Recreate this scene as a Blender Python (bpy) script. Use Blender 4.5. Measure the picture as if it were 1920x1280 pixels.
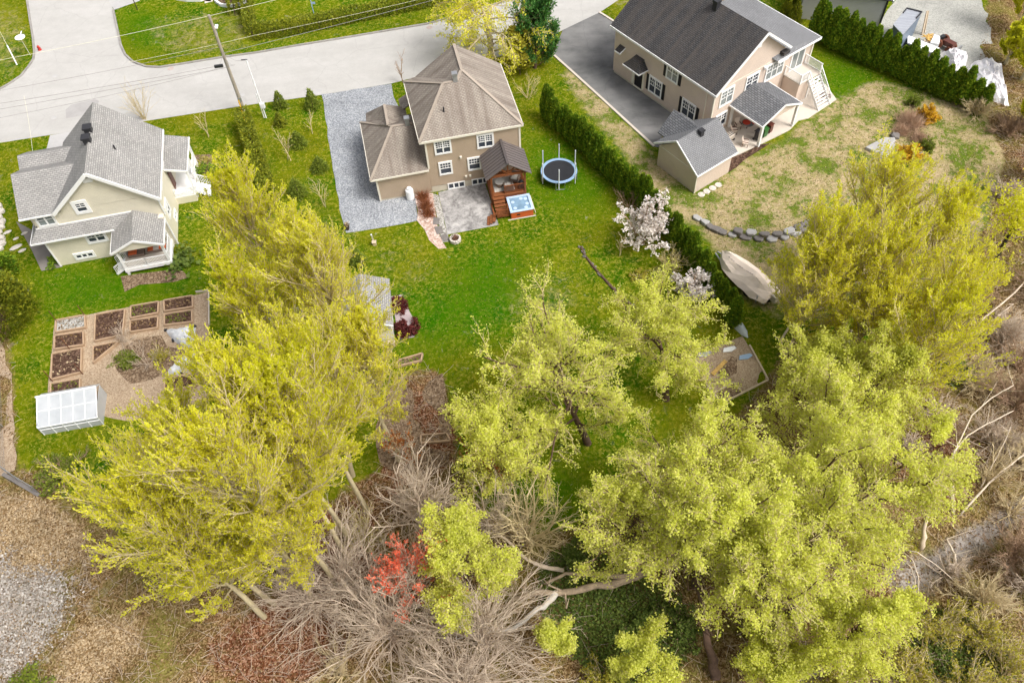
import bpy, bmesh, math, random
import numpy as np
from mathutils import Vector, Matrix, geometry
R_ = math.radians
for o in list(bpy.data.objects): bpy.data.objects.remove(o)
SC = bpy.context.scene
COL = SC.collection

# ---------------------------------------------------------------- camera
NX, NY, F, H = 1036.0, 1782.4, 1557.5, 55.0
def _basis():
    dn = np.array([NX-960, -(NY-640), -F]); dn /= np.linalg.norm(dn); up = -dn
    fw = np.array([0, 0, -1.0]); fw = fw - fw.dot(up)*up; fw /= np.linalg.norm(fw)
    return np.array([np.cross(fw, up), fw, up])
MC = _basis()
def G(px, py, z=0.0):
    """the point at height z seen at photograph pixel (px, py)"""
    d = MC @ np.array([px-960, -(py-640), -F]); t = (z-H)/d[2]
    return Vector((d[0]*t, d[1]*t, z))
cd = bpy.data.cameras.new('camera'); cam = bpy.data.objects.new('camera', cd); COL.objects.link(cam)
m3 = Matrix([list(MC[0]), list(MC[1]), list(MC[2])])
cam.matrix_world = Matrix.Translation((0, 0, H)) @ m3.to_4x4()
cd.sensor_width = 36; cd.lens = F/1920*36; cd.clip_start = 1; cd.clip_end = 6000
SC.camera = cam

# ---------------------------------------------------------------- world and sun
SUN_EL, SUN_AZ = 55.0, -28.0      # azimuth counted from +X towards +Y
w = bpy.data.worlds.new('World'); SC.world = w; w.use_nodes = True
nt = w.node_tree; bg = nt.nodes['Background']
sky = nt.nodes.new('ShaderNodeTexSky'); sky.sky_type = 'NISHITA'; sky.sun_disc = False
sky.sun_elevation = R_(SUN_EL); sky.sun_rotation = R_(90-SUN_AZ)
sky.air_density = 0.6; sky.dust_density = 6.0; sky.ozone_density = 0.3; sky.altitude = 0
hs = nt.nodes.new('ShaderNodeHueSaturation'); hs.inputs['Saturation'].default_value = 0.35   # overcast: nearly neutral light
nt.links.new(sky.outputs[0], hs.inputs['Color']); nt.links.new(hs.outputs[0], bg.inputs[0]); bg.inputs[1].default_value = 0.15
sl = bpy.data.lights.new('sun', 'SUN'); sun = bpy.data.objects.new('sun', sl); COL.objects.link(sun)
sl.energy = 1.35; sl.angle = R_(19); sl.color = (1.0, 0.96, 0.9)
sd = Vector((math.cos(R_(SUN_EL))*math.cos(R_(SUN_AZ)), math.cos(R_(SUN_EL))*math.sin(R_(SUN_AZ)), math.sin(R_(SUN_EL))))
sun.rotation_euler = sd.to_track_quat('Z', 'Y').to_euler()
SC.view_settings.view_transform = 'Standard'; SC.view_settings.look = 'None'
SC.view_settings.exposure = 0.68; SC.view_settings.gamma = 1.0
SC.cycles.max_bounces = 8; SC.cycles.diffuse_bounces = 6; SC.cycles.glossy_bounces = 2
SC.cycles.transmission_bounces = 5; SC.cycles.transparent_max_bounces = 8
SC.cycles.use_denoising = True

# ---------------------------------------------------------------- materials
class N:
    """small wrapper for building node materials"""
    def __init__(s, name, rough=0.8, spec=0.3, coord='Object'):
        s.m = bpy.data.materials.new(name); s.m.use_nodes = True; s.t = s.m.node_tree
        s.b = s.t.nodes['Principled BSDF']; s.b.inputs['Roughness'].default_value = rough
        s.b.inputs['Specular IOR Level'].default_value = spec
        s.tc = s.t.nodes.new('ShaderNodeTexCoord'); s.co = s.tc.outputs[coord]
    def n(s, k): return s.t.nodes.new('ShaderNode'+k)
    def set(s, sock, v):
        if hasattr(v, 'is_linked') or hasattr(v, 'links'): s.t.links.new(v, sock)
        elif isinstance(v, (tuple, list)) and len(v) == 3 and sock.type == 'RGBA': sock.default_value = (*v, 1)
        else: sock.default_value = v
    def noise(s, scale, detail=4, rough=0.6, dist=0.0, out='Fac', co=None, stretch=None):
        x = s.n('TexNoise'); c = co or s.co
        if stretch:
            mp = s.n('Mapping'); s.t.links.new(c, mp.inputs[0]); mp.inputs['Scale'].default_value = stretch; c = mp.outputs[0]
        s.t.links.new(c, x.inputs['Vector'])
        x.inputs['Scale'].default_value = scale; x.inputs['Detail'].default_value = detail
        x.inputs['Roughness'].default_value = rough; x.inputs['Distortion'].default_value = dist
        return x.outputs[out]
    def vor(s, scale, out='Distance', co=None, rnd=1.0):
        x = s.n('TexVoronoi'); s.t.links.new(co or s.co, x.inputs['Vector']); x.inputs['Scale'].default_value = scale
        x.inputs['Randomness'].default_value = rnd
        return x.outputs[out]
    def ramp(s, f, stops, interp='LINEAR'):
        x = s.n('ValToRGB'); s.t.links.new(f, x.inputs[0]); cr = x.color_ramp; cr.interpolation = interp
        while len(cr.elements) < len(stops): cr.elements.new(0.5)
        for e, (p, c) in zip(cr.elements, stops):
            e.position = p; e.color = (*c, 1) if isinstance(c, (tuple, list)) else (c, c, c, 1)
        return x.outputs[0]
    def mix(s, f, a, b, mode='MIX'):
        x = s.n('Mix'); x.data_type = 'RGBA'; x.blend_type = mode
        s.set(x.inputs['Factor'], f); s.set(x.inputs['A'], a); s.set(x.inputs['B'], b)
        return x.outputs['Result']
    def math(s, op, a, b=0.0, c=0.0, clamp=False):
        x = s.n('Math'); x.operation = op; x.use_clamp = clamp
        s.set(x.inputs[0], a); s.set(x.inputs[1], b); s.set(x.inputs[2], c)
        return x.outputs[0]
    def bump(s, h, dist=0.02, strength=0.6):
        x = s.n('Bump'); x.inputs['Distance'].default_value = dist; x.inputs['Strength'].default_value = strength
        s.t.links.new(h, x.inputs['Height']); s.t.links.new(x.outputs[0], s.b.inputs['Normal'])
    def done(s, col): s.set(s.b.inputs['Base Color'], col); return s.m

MAT = {}
def plain(name, c, rough=0.7, var=0.12, scale=2.0, metal=0.0, spec=0.3, fine=25):
    s = N(name, rough, spec); s.b.inputs['Metallic'].default_value = metal
    f = s.noise(scale, 5); g = s.noise(fine, 3)
    lo = tuple(v*(1-var) for v in c); hi = tuple(min(1, v*(1+var)) for v in c)
    col = s.ramp(f, [(0.3, lo), (0.7, hi)])
    col = s.mix(0.25, col, s.ramp(g, [(0.3, lo), (0.7, hi)]))
    MAT[name] = s.done(col); return MAT[name]
def siding(name, c, lap=0.16):
    s = N(name, 0.6, 0.3, 'UV'); sp = s.n('SeparateXYZ'); s.t.links.new(s.co, sp.inputs[0])
    v = s.math('FRACT', s.math('DIVIDE', sp.outputs[1], lap))
    lap_shade = s.ramp(v, [(0.0, 0.72), (0.12, 1.0), (1.0, 1.0)])  # shadow line of each lap, darkened into the siding colour
    n = s.noise(0.8, 5); col = s.ramp(n, [(0.3, tuple(x*0.94 for x in c)), (0.7, tuple(x*1.05 for x in c))])
    s.bump(v, 0.02, 0.6)
    MAT[name] = s.done(s.mix(1.0, col, lap_shade, 'MULTIPLY')); return MAT[name]
def shingle(name, c1, c2, dark, w=0.42, h=0.2, stain=None):
    s = N(name, 0.9, 0.15, 'UV'); b = s.n('TexBrick'); s.t.links.new(s.co, b.inputs['Vector'])
    b.inputs['Scale'].default_value = 1.0; b.inputs['Brick Width'].default_value = w; b.inputs['Row Height'].default_value = h
    b.inputs['Mortar Size'].default_value = 0.028; b.inputs['Mortar Smooth'].default_value = 0.3; b.inputs['Bias'].default_value = -0.1
    b.offset = 0.5
    b.inputs['Color1'].default_value = (*c1, 1); b.inputs['Color2'].default_value = (*c2, 1); b.inputs['Mortar'].default_value = (*dark, 1)
    n = s.noise(0.35, 5, 0.65); n2 = s.noise(6, 4, 0.7)
    col = s.mix(1.0, b.outputs['Color'], s.ramp(n, [(0.25, 0.84), (0.75, 1.12)]), 'MULTIPLY')
    col = s.mix(1.0, col, s.ramp(n2, [(0.3, 0.88), (0.7, 1.12)]), 'MULTIPLY')
    if stain:   # long weather streaks running down the slope
        st = s.noise(1.0, 5, 0.6, stretch=(1.4, 0.12, 1))
        col = s.mix(s.ramp(st, [(0.42, 0.0), (0.7, 0.75)]), col, stain)
    s.bump(b.outputs['Fac'], -0.015, 0.5)
    MAT[name] = s.done(col); return MAT[name]
def planks(name, c1, c2, pw=0.14, gap=0.06, axis=1, rough=0.7):
    s = N(name, rough, 0.3, 'UV'); sp = s.n('SeparateXYZ'); s.t.links.new(s.co, sp.inputs[0])
    q = s.math('DIVIDE', sp.outputs[axis], pw); v = s.math('FRACT', q); fl = s.math('FLOOR', q)
    wn = s.n('TexWhiteNoise'); wn.noise_dimensions = '1D'; s.t.links.new(fl, wn.inputs['W'])
    col = s.mix(wn.outputs[0], c1, c2)
    gr = s.noise(3, 5, 0.6, stretch=(1, 8, 1) if axis == 1 else (8, 1, 1))
    col = s.mix(1.0, col, s.ramp(gr, [(0.3, 0.82), (0.7, 1.1)]), 'MULTIPLY')
    col = s.mix(s.ramp(v, [(0.0, 1.0), (gap, 0.0), (1.0, 0.0)]), col, tuple(x*0.25 for x in c1))
    MAT[name] = s.done(col); return MAT[name]
def leafmat(name, cols, patch=0.25, trans=0.35):
    """foliage: each leaf its own colour, drifting over the crown; thin leaves let some light through"""
    s = N(name, 0.6, 0.25); ge = s.n('NewGeometry')
    rnd = ge.outputs['Random Per Island']
    k = len(cols)
    c = s.ramp(rnd, [(i/(k-1) if k > 1 else 0, cols[i]) for i in range(k)])
    n = s.noise(patch, 3)
    c = s.mix(1.0, c, s.ramp(n, [(0.3, 0.86), (0.7, 1.12)]), 'MULTIPLY')
    s.done(c)
    tr = s.n('BsdfTranslucent'); s.t.links.new(c, tr.inputs[0])
    mx = s.n('MixShader'); mx.inputs[0].default_value = trans
    s.t.links.new(s.b.outputs[0], mx.inputs[1]); s.t.links.new(tr.outputs[0], mx.inputs[2])
    s.t.links.new(mx.outputs[0], s.t.nodes['Material Output'].inputs[0])
    MAT[name] = s.m; return s.m

# ---------------------------------------------------------------- mesh helpers
def auto_uv(me):
    """metre UVs: u along the level direction of a face, v up its slope"""
    uv = me.uv_layers.new(name='UVMap').data
    for p in me.polygons:
        n = p.normal
        u = Vector((0, 0, 1)).cross(n)
        if u.length < 0.02: u = Vector((1, 0, 0))
        u.normalize(); v = n.cross(u)
        for li in p.loop_indices:
            c = me.vertices[me.loops[li].vertex_index].co
            uv[li].uv = (c.dot(u), c.dot(v))
class MB:
    def __init__(s): s.v = []; s.f = []
    def add(s, vs, fs):
        k = len(s.v); s.v += [tuple(x) for x in vs]; s.f += [tuple(i+k for i in f) for f in fs]; return s
    def poly(s, pts): return s.add(pts, [tuple(range(len(pts)))])
    def box(s, c, d, rz=0.0, rx=0.0, ry=0.0):
        from mathutils import Euler
        M = Euler((rx, ry, rz)).to_matrix(); c = Vector(c); vs = []
        for i in (-.5, .5):
            for j in (-.5, .5):
                for k in (-.5, .5): vs.append(c + M @ Vector((i*d[0], j*d[1], k*d[2])))
        return s.add(vs, [(0,1,3,2),(4,6,7,5),(0,4,5,1),(2,3,7,6),(0,2,6,4),(1,5,7,3)])
    def bb(s, x0, x1, y0, y1, z0, z1): return s.box(((x0+x1)/2, (y0+y1)/2, (z0+z1)/2), (abs(x1-x0), abs(y1-y0), abs(z1-z0)))
    def prism(s, pts, z0, z1):
        """level outline raised from z0 to z1"""
        n = len(pts); a = sum(pts[i][0]*pts[(i+1)%n][1]-pts[(i+1)%n][0]*pts[i][1] for i in range(n))
        if a < 0: pts = pts[::-1]
        vs = [(p[0], p[1], z0) for p in pts]+[(p[0], p[1], z1) for p in pts]
        tri = geometry.tessellate_polygon([[Vector((p[0], p[1], 0)) for p in pts]])
        fs = []
        for t in tri:
            A, B, C = [pts[i] for i in t]
            if (B[0]-A[0])*(C[1]-A[1])-(B[1]-A[1])*(C[0]-A[0]) < 0: t = (t[0], t[2], t[1])
            fs.append(tuple(i+n for i in t)); fs.append((t[2], t[1], t[0]))
        for i in range(n): j = (i+1) % n; fs.append((i, j, j+n, i+n))
        return s.add(vs, fs)
    def slab(s, pts, t):
        """thick sheet hanging t below the (planar) outline pts: roofs"""
        n = len(pts); vs = [tuple(p) for p in pts]+[(p[0], p[1], p[2]-t) for p in pts]
        nz = Vector((0, 0, 0))
        for i in range(n): nz += Vector(pts[i]).cross(Vector(pts[(i+1) % n]))
        fs = [tuple(range(n)), tuple(range(2*n-1, n-1, -1))]
        for i in range(n): j = (i+1) % n; fs.append((i, i+n, j+n, j))
        if nz.z < 0: fs = [tuple(reversed(f)) for f in fs]
        return s.add(vs, fs)
    def tube(s, pts, r, k=6, cap=True):
        pts = [Vector(p) for p in pts]; rr = r if isinstance(r, (list, tuple)) else [r]*len(pts); vs = []; fs = []
        for i, p in enumerate(pts):
            d = (pts[min(i+1, len(pts)-1)]-pts[max(i-1, 0)]).normalized()
            a = d.cross(Vector((0, 0, 1)) if abs(d.z) < .95 else Vector((1, 0, 0))).normalized(); b = d.cross(a)
            for q in range(k):
                t = 2*math.pi*q/k; vs.append(p+(a*math.cos(t)+b*math.sin(t))*rr[i])
        for i in range(len(pts)-1):
            for q in range(k): q2 = (q+1) % k; fs.append((i*k+q, (i+1)*k+q, (i+1)*k+q2, i*k+q2))
        if cap: fs.append(tuple(range(k))); fs.append(tuple((len(pts)-1)*k+q for q in reversed(range(k))))
        return s.add(vs, fs)
    def lathe(s, c, prof, k=16):
        vs = []; fs = []
        for r, z in prof:
            for q in range(k): t = 2*math.pi*q/k; vs.append((c[0]+r*math.cos(t), c[1]+r*math.sin(t), c[2]+z))
        for i in range(len(prof)-1):
            for q in range(k): q2 = (q+1) % k; fs.append((i*k+q, i*k+q2, (i+1)*k+q2, (i+1)*k+q))
        fs.append(tuple(reversed(range(k)))); fs.append(tuple((len(prof)-1)*k+q for q in range(k)))
        return s.add(vs, fs)
    def bar(s, a, b, wd, ht):
        """rectangular bar between two points"""
        a = Vector(a); b = Vector(b); d = (b-a).normalized(); u = d.cross(Vector((0, 0, 1)))
        if u.length < 1e-3: u = Vector((1, 0, 0))
        u.normalize(); v = u.cross(d); vs = []
        for p in (a, b):
            for i, j in ((-1, -1), (1, -1), (1, 1), (-1, 1)): vs.append(p+u*i*wd/2+v*j*ht/2)
        return s.add(vs, [(0,1,2,3),(7,6,5,4),(0,4,5,1),(1,5,6,2),(2,6,7,3),(3,7,4,0)])
    def build(s, name, mat, parent=None, smooth=False, bevel=0, uv=True):
        if not s.v: return None
        me = bpy.data.meshes.new(name); me.from_pydata(s.v, [], s.f); me.update()
        if uv: auto_uv(me)
        me.materials.append(MAT[mat] if isinstance(mat, str) else mat)
        if smooth: me.polygons.foreach_set('use_smooth', [True]*len(me.polygons))
        o = bpy.data.objects.new(name, me); COL.objects.link(o)
        if parent is not None: o.parent = parent
        if bevel:
            b = o.modifiers.new('bevel', 'BEVEL'); b.width = bevel; b.segments = 2
        return o
def tag(o, label, cat, group=None):
    o['label'] = label; o['category'] = cat
    if group: o['group'] = group
    return o
def struct(o, kind='structure'): o['kind'] = kind; return o
def thing(name, label, cat, loc=(0, 0, 0), rz=0.0, group=None):
    o = bpy.data.objects.new(name, None); COL.objects.link(o); o.location = loc; o.rotation_euler = (0, 0, rz)
    return tag(o, label, cat, group)
KIDS = {}
def dup(root, loc, rz=0.0, sc=1.0, label=None, group=None):
    r = root.copy(); COL.objects.link(r); r.location = loc; r.rotation_euler = (0, 0, rz)
    r.scale = (sc,)*3 if not isinstance(sc, tuple) else sc
    if label: r['label'] = label
    if group: r['group'] = group
    for ch in [c for c in COL.objects if c.parent == root] if root.name not in KIDS else KIDS[root.name]:
        c = ch.copy(); COL.objects.link(c); c.parent = r
    return r
def np_mesh(name, V, Q, mat, parent=None, smooth=False):
    """mesh from numpy vertices (n,3) and faces (m,k)"""
    me = bpy.data.meshes.new(name); k = Q.shape[1]
    me.vertices.add(len(V)); me.vertices.foreach_set('co', np.ascontiguousarray(V, dtype=np.float32).ravel())
    me.loops.add(Q.size); me.loops.foreach_set('vertex_index', np.ascontiguousarray(Q, dtype=np.int32).ravel())
    me.polygons.add(len(Q)); me.polygons.foreach_set('loop_start', np.arange(0, Q.size, k, dtype=np.int32))
    me.polygons.foreach_set('loop_total', np.full(len(Q), k, dtype=np.int32))
    if smooth: me.polygons.foreach_set('use_smooth', np.ones(len(Q), dtype=bool))
    me.update(calc_edges=True); me.materials.append(MAT[mat])
    o = bpy.data.objects.new(name, me); COL.objects.link(o)
    if parent is not None: o.parent = parent
    return o

# ---------------------------------------------------------------- plants
def unit(a): return a/np.maximum(np.linalg.norm(a, axis=-1, keepdims=True), 1e-9)
def polyl(p0, d0, L, m, up, wig, rng, dr=(0, 0, 1)):
    n = len(p0); P = np.zeros((n, m, 3)); P[:, 0] = p0; d = unit(d0); st = (L/(m-1))[:, None]
    dr = np.array(dr, float)
    for i in range(1, m):
        d = unit(d+dr*up+rng.normal(size=(n, 3))*wig); P[:, i] = P[:, i-1]+d*st
    return P
def sample(P, t):
    """P (n,m,3); t (n,k) in 0..1 -> points and tangents (n,k,3)"""
    m = P.shape[1]; x = np.clip(t, 0, .999)*(m-1); i = x.astype(int); f = (x-i)[..., None]
    r = np.arange(len(P))[:, None]; a = P[r, i]; b = P[r, i+1]
    return a*(1-f)+b*f, unit(b-a)
def tubes(P, r0, r1, k):
    n, m, _ = P.shape; d = np.empty_like(P); d[:, 1:-1] = P[:, 2:]-P[:, :-2]; d[:, 0] = P[:, 1]-P[:, 0]; d[:, -1] = P[:, -1]-P[:, -2]
    d = unit(d); ref = np.array([.3, .2, 1.0]); a = unit(np.cross(d, ref)); b = np.cross(d, a)
    r = (r0[:, None]*(1-np.linspace(0, 1, m))+r1[:, None]*np.linspace(0, 1, m))[..., None]
    V = np.stack([P+(a*math.cos(2*math.pi*q/k)+b*math.sin(2*math.pi*q/k))*r for q in range(k)], 2)
    idx = np.arange(n*m*k).reshape(n, m, k); A = idx[:, :-1]; B = idx[:, 1:]
    Q = np.stack([A, np.roll(A, -1, 2), np.roll(B, -1, 2), B], -1).reshape(-1, 4)
    return V.reshape(-1, 3), Q
class Geo:
    def __init__(s): s.V = []; s.Q = []; s.n = 0
    def add(s, V, Q): s.V.append(V); s.Q.append(Q+s.n); s.n += len(V)
    def get(s): return np.concatenate(s.V), np.concatenate(s.Q)
def leaves(P, D, size, ratio, rng, align=0.6):
    """leaf quads at points P with their long axis near D"""
    n = len(P); a = unit(D*align+rng.normal(size=(n, 3))*(1-align)*.9); b = unit(np.cross(a, np.array([0, 0, 1.0])+rng.normal(size=(n, 3))*.55))
    s = (size*rng.uniform(.6, 1.35, n))[:, None]; a = a*s; b = b*s*ratio
    V = np.stack([P-b*.35, P+a*.45-b, P+a, P+a*.5+b], 1).reshape(-1, 3)
    return V, np.arange(4*n).reshape(n, 4)
def children(P, L, k, t0, t1, ang, lenf, m, up, wig, rng, dr=(0, 0, 1), outer=None, taper=.5):
    n = len(P); t = t0+(t1-t0)*(np.arange(k)[None]+rng.uniform(0, 1, (n, k)))/k
    p, d = sample(P, t); p = p.reshape(-1, 3); d = d.reshape(-1, 3)
    perp = unit(np.cross(d, rng.normal(size=d.shape)))
    an = np.radians(ang)*rng.uniform(.7, 1.3, len(d))[:, None]
    dd = d*np.cos(an)+perp*np.sin(an)
    Lc = np.repeat(L, k)*lenf*(1-taper*t.ravel())*rng.uniform(.7, 1.25, len(d))
    return polyl(p, dd, Lc, m, up, wig, rng, dr), Lc
SPEC = {
 # n1, start, length/R, angle from vertical low/high, n2, n3, leaves, leaf size, ratio, jitter, up
 'maple': dict(n1=54, t0=.34, elev=(64, 20), n2=10, n3=5, nl=22, ls=.14, ratio=.27, jit=.05, up=.12, up2=.2, wig=.08, ang=30, l3=.6, bark='bark_pale', twig='twig_tan', leaf='leaf_maple', align=.8, r=.22, prof=.75),
 'willow': dict(n1=20, t0=.32, elev=(82, 30), n2=12, n3=8, nl=22, ls=.125, ratio=.45, jit=.13, up=.03, up2=.05, wig=.2, bark='bark_dark', twig='twig_tan', leaf='leaf_willow', align=.35, r=.3, prof=.5),
 'bare': dict(n1=16, t0=.05, elev=(60, 20), n2=8, n3=6, nl=0, ls=0, ratio=0, jit=0, up=.03, up2=.02, wig=.12, bark='twig_grey', twig='twig_grey', leaf=None, align=.5, r=.1, prof=.6),
}
def tree_geo(Ht, R, spec, seed, lean=(0, 0), scale_leaf=1.0, trunks=1, **kw):
    s = dict(SPEC[spec]); s.update(kw); rng = np.random.default_rng(seed)
    W = Geo(); T = Geo(); Lf = Geo()
    p0 = np.zeros((trunks, 3)); p0[:, :2] = rng.normal(size=(trunks, 2))*(.25 if trunks > 1 else 0); p0[:, 2] = -.15
    sp = .28 if trunks > 1 else .04
    top = np.array([lean[0]/Ht, lean[1]/Ht, 1.0])+np.c_[rng.normal(size=(trunks, 2))*sp, np.zeros(trunks)]
    P = polyl(p0, top, np.full(trunks, Ht*.97)*rng.uniform(.85, 1, trunks), 12, .0, .035+.02*(spec == 'willow'), rng)
    rt = s['r']*(.75 if trunks > 1 else 1)
    W.add(*tubes(P, np.full(trunks, rt), np.full(trunks, rt*.12), 8))
    n1 = max(3, s['n1']//trunks)
    t = s['t0']+(1-s['t0'])*(np.arange(n1)[None]+rng.uniform(0, 1, (trunks, n1)))/n1*.98
    p, d = sample(P, t); tt = (t.ravel()-s['t0'])/(1-s['t0']); p = p.reshape(-1, 3); d = d.reshape(-1, 3)
    az = (np.arange(len(p))*2.39996+rng.uniform(-.5, .5, len(p)))
    el = np.radians(s['elev'][0]*(1-tt)+s['elev'][1]*tt)*rng.uniform(.8, 1.2, len(p))
    dd = np.c_[np.sin(el)*np.cos(az), np.sin(el)*np.sin(az), np.cos(el)]+d*.15
    prof = np.where(tt < .25, .72+tt*1.1, ((1-tt)/.75)**s['prof'])*.95+.08
    L1 = R*prof*rng.uniform(.8, 1.2, len(p))/np.maximum(np.sin(el), .5)
    B1 = polyl(p, dd, L1, 7, s['up'], s['wig'], rng)
    r1 = np.clip(L1*.016, .02, rt*.55); W.add(*tubes(B1, r1, r1*.3, 5))
    B2, L2 = children(B1, L1, s['n2'], .15, 1, s.get('ang', 38), .45, 5, s['up2'], s['wig']*1.3, rng, taper=.45)
    T.add(*tubes(B2, np.clip(L2*.016, .016, .06), np.full(len(B2), .008), 3))
    B3, L3 = children(B2, L2, s['n3'], .05, 1, s.get('ang', 35), s.get('l3', .5), 4, s['up2'], s['wig']*1.5, rng, taper=.35)
    L3 = np.maximum(L3, .25)
    T.add(*tubes(B3, np.full(len(B3), s.get('tw', .019)), np.full(len(B3), .006), 3))
    if s['nl']:
        k = s['nl']; t = rng.uniform(.05, 1.0, (len(B3), k)); p, d = sample(B3, t); p = p.reshape(-1, 3); d = d.reshape(-1, 3)
        if s.get('thin'):
            keep = rng.uniform(size=len(p)) > s['thin']; p = p[keep]; d = d[keep]
        p = p+rng.normal(size=p.shape)*s['jit']
        Lf.add(*leaves(p, d, s['ls']*scale_leaf, s['ratio'], rng, s['align']))
        k2 = max(1, k//3); p, d = sample(B2, rng.uniform(.3, 1, (len(B2), k2))); p = p.reshape(-1, 3)+rng.normal(size=(len(B2)*k2, 3))*s['jit']
        Lf.add(*leaves(p, d.reshape(-1, 3), s['ls']*scale_leaf, s['ratio'], rng, s['align']))
    return W, T, Lf, s
def tree(name, label, cat, loc, Ht, R, spec, seed, lean=(0, 0), group=None, **kw):
    W, T, Lf, s = tree_geo(Ht, R, spec, seed, lean, **kw)
    root = thing(name, label, cat, loc, 0, group)
    V, Q = W.get(); np_mesh('trunk', V, Q, s['bark'], root, True)
    V, Q = T.get(); np_mesh('twigs', V, Q, s['twig'], root)
    if Lf.n: V, Q = Lf.get(); np_mesh('crown', V, Q, s['leaf'], root)
    return root
def bush_geo(Ht, R, seed, stems=14, n2=7, n3=5, nl=0, ls=.12, ratio=.5, elev=(5, 65), tw=.012, droop=-.04, jit=.06, align=.4, r=.03, wig=.14):
    rng = np.random.default_rng(seed); W = Geo(); Lf = Geo()
    az = np.arange(stems)*2.4+rng.uniform(-.4, .4, stems); el = np.radians(rng.uniform(*elev, stems))
    dd = np.c_[np.sin(el)*np.cos(az), np.sin(el)*np.sin(az), np.cos(el)]
    L = np.where(True, 1/np.sqrt((np.sin(el)/R)**2+(np.cos(el)/Ht)**2), 0)*rng.uniform(.75, 1.1, stems)
    p0 = np.c_[rng.normal(size=(stems, 2))*.12, np.full(stems, -.05)]
    P = polyl(p0, dd, L, 7, droop, wig*.7, rng); W.add(*tubes(P, np.full(stems, r), np.full(stems, r*.35), 4))
    B2, L2 = children(P, L, n2, .2, 1, 30, .5, 5, 0.02, wig, rng); W.add(*tubes(B2, np.full(len(B2), max(tw, r*.5)), np.full(len(B2), tw*.6), 3))
    B3, L3 = children(B2, L2, n3, .15, 1, 32, .5, 4, 0.02, wig*1.2, rng); W.add(*tubes(B3, np.full(len(B3), tw), np.full(len(B3), tw*.5), 3))
    if nl:
        p, d = sample(B3, rng.uniform(.1, 1, (len(B3), nl))); p = p.reshape(-1, 3)+rng.normal(size=(len(B3)*nl, 3))*jit
        p[:, 2] = np.maximum(p[:, 2], .03)
        Lf.add(*leaves(p, d.reshape(-1, 3), ls, ratio, rng, align))
    return W, Lf
def bush(name, label, cat, loc, Ht, R, seed, wood='twig_grey', leaf=None, group=None, **kw):
    W, Lf = bush_geo(Ht, R, seed, **kw); root = thing(name, label, cat, loc, 0, group)
    V, Q = W.get(); np_mesh('branches', V, Q, wood, root)
    if Lf.n: V, Q = Lf.get(); np_mesh('foliage', V, Q, leaf, root)
    return root
def solid_plant(n, shape, seed, ls, ratio, align=.7, updir=.6, depth=.18):
    """leaf sprays filling the outer shell of a body of revolution; shape(t)->radius for height t in 0..1 (times Ht)"""
    rng = np.random.default_rng(seed)
    return rng
def cone_plant(name, label, cat, loc, Ht, R, seed, leaf, n=2600, ls=.2, ratio=.3, prof=None, group=None, droop=.2, trunk='bark_dark', updir=.5, z0=.05, lump=.12):
    rng = np.random.default_rng(seed); prof = prof or (lambda t: (1-t)**.8)
    t = rng.uniform(0, 1, n*2); keep = rng.uniform(size=n*2) < (prof(t)+.12); t = t[keep][:n]; n = len(t)
    az = rng.uniform(0, 2*math.pi, n); rr = prof(t)*R*(1-.45*rng.uniform(0, 1, n)**2)
    rr *= 1+lump*np.sin(az*5+t*17+seed)+lump*.8*np.sin(az*9-t*31)+rng.normal(size=n)*.05
    p = np.c_[rr*np.cos(az), rr*np.sin(az), (z0+t*(1-z0))*Ht]
    d = np.c_[np.cos(az)*(1-updir), np.sin(az)*(1-updir), np.full(n, updir-droop)]
    V, Q = leaves(p, unit(d), ls, ratio, rng, .75)
    root = thing(name, label, cat, loc, 0, group)
    b = MB().tube([(0, 0, -.1), (0, 0, Ht*.5), (0, 0, Ht*.96)], [max(.04, R*.12), max(.03, R*.07), .01], 6)
    b.build('trunk', trunk, root, uv=False); np_mesh('crown', V, Q, leaf, root)
    return root
# ---------------------------------------------------------------- palette
siding('siding_brown', (.43, .335, .245)); siding('siding_pink', (.64, .53, .45)); siding('siding_cream', (.72, .67, .54))
siding('siding_gray', (.52, .52, .52)); plain('foundation', (.52, .47, .38), .9, .08)
shingle('shingle_brown', (.35, .31, .265), (.30, .265, .225), (.18, .155, .13), .3, .15, stain=(.12, .09, .075))
shingle('shingle_dark', (.085, .083, .085), (.06, .058, .06), (.028, .028, .028), stain=(.10, .085, .075))
shingle('shingle_light', (.23, .235, .245), (.19, .195, .2), (.12, .12, .125), .3, .15)
shingle('shingle_grey', (.27, .265, .255), (.36, .35, .33), (.18, .175, .17), .34, .17)
shingle('shingle_slate', (.14, .145, .155), (.20, .205, .215), (.06, .06, .065), .4, .2)
plain('white_trim', (.80, .80, .79), .5, .04); plain('white_plastic', (.84, .85, .86), .35, .03, spec=.5)
plain('cream_trim', (.70, .66, .56), .55, .05); plain('black_paint', (.012, .011, .013), .45, .2)
plain('black_plastic', (.02, .02, .022), .4, .2, spec=.5); plain('green_plastic', (.035, .13, .03), .4, .2, spec=.5)
plain('brown_plastic', (.10, .028, .018), .4, .2, spec=.5); plain('red_paint', (.42, .03, .02), .45, .2, spec=.5)
plain('orange_panel', (.50, .10, .025), .45, .15, spec=.4); plain('cedar_wood', (.20, .065, .022), .55, .25, 3)
planks('deck_boards', (.24, .085, .03), (.18, .06, .022)); planks('grey_boards', (.42, .36, .36), (.34, .28, .29))
planks('metal_roof', (.105, .092, .088), (.09, .08, .078), .75, .05, 0, .4)
planks('corrugated', (.36, .38, .42), (.33, .35, .39), .28, .16, 1, .35)
plain('steel', (.40, .41, .42), .35, .12, metal=.6); plain('steel_blue', (.14, .18, .24), .5, .2)
plain('dark_metal', (.05, .05, .055), .45, .2, metal=.4); plain('concrete', (.52, .49, .45), .9, .10, 1.2)
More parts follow.
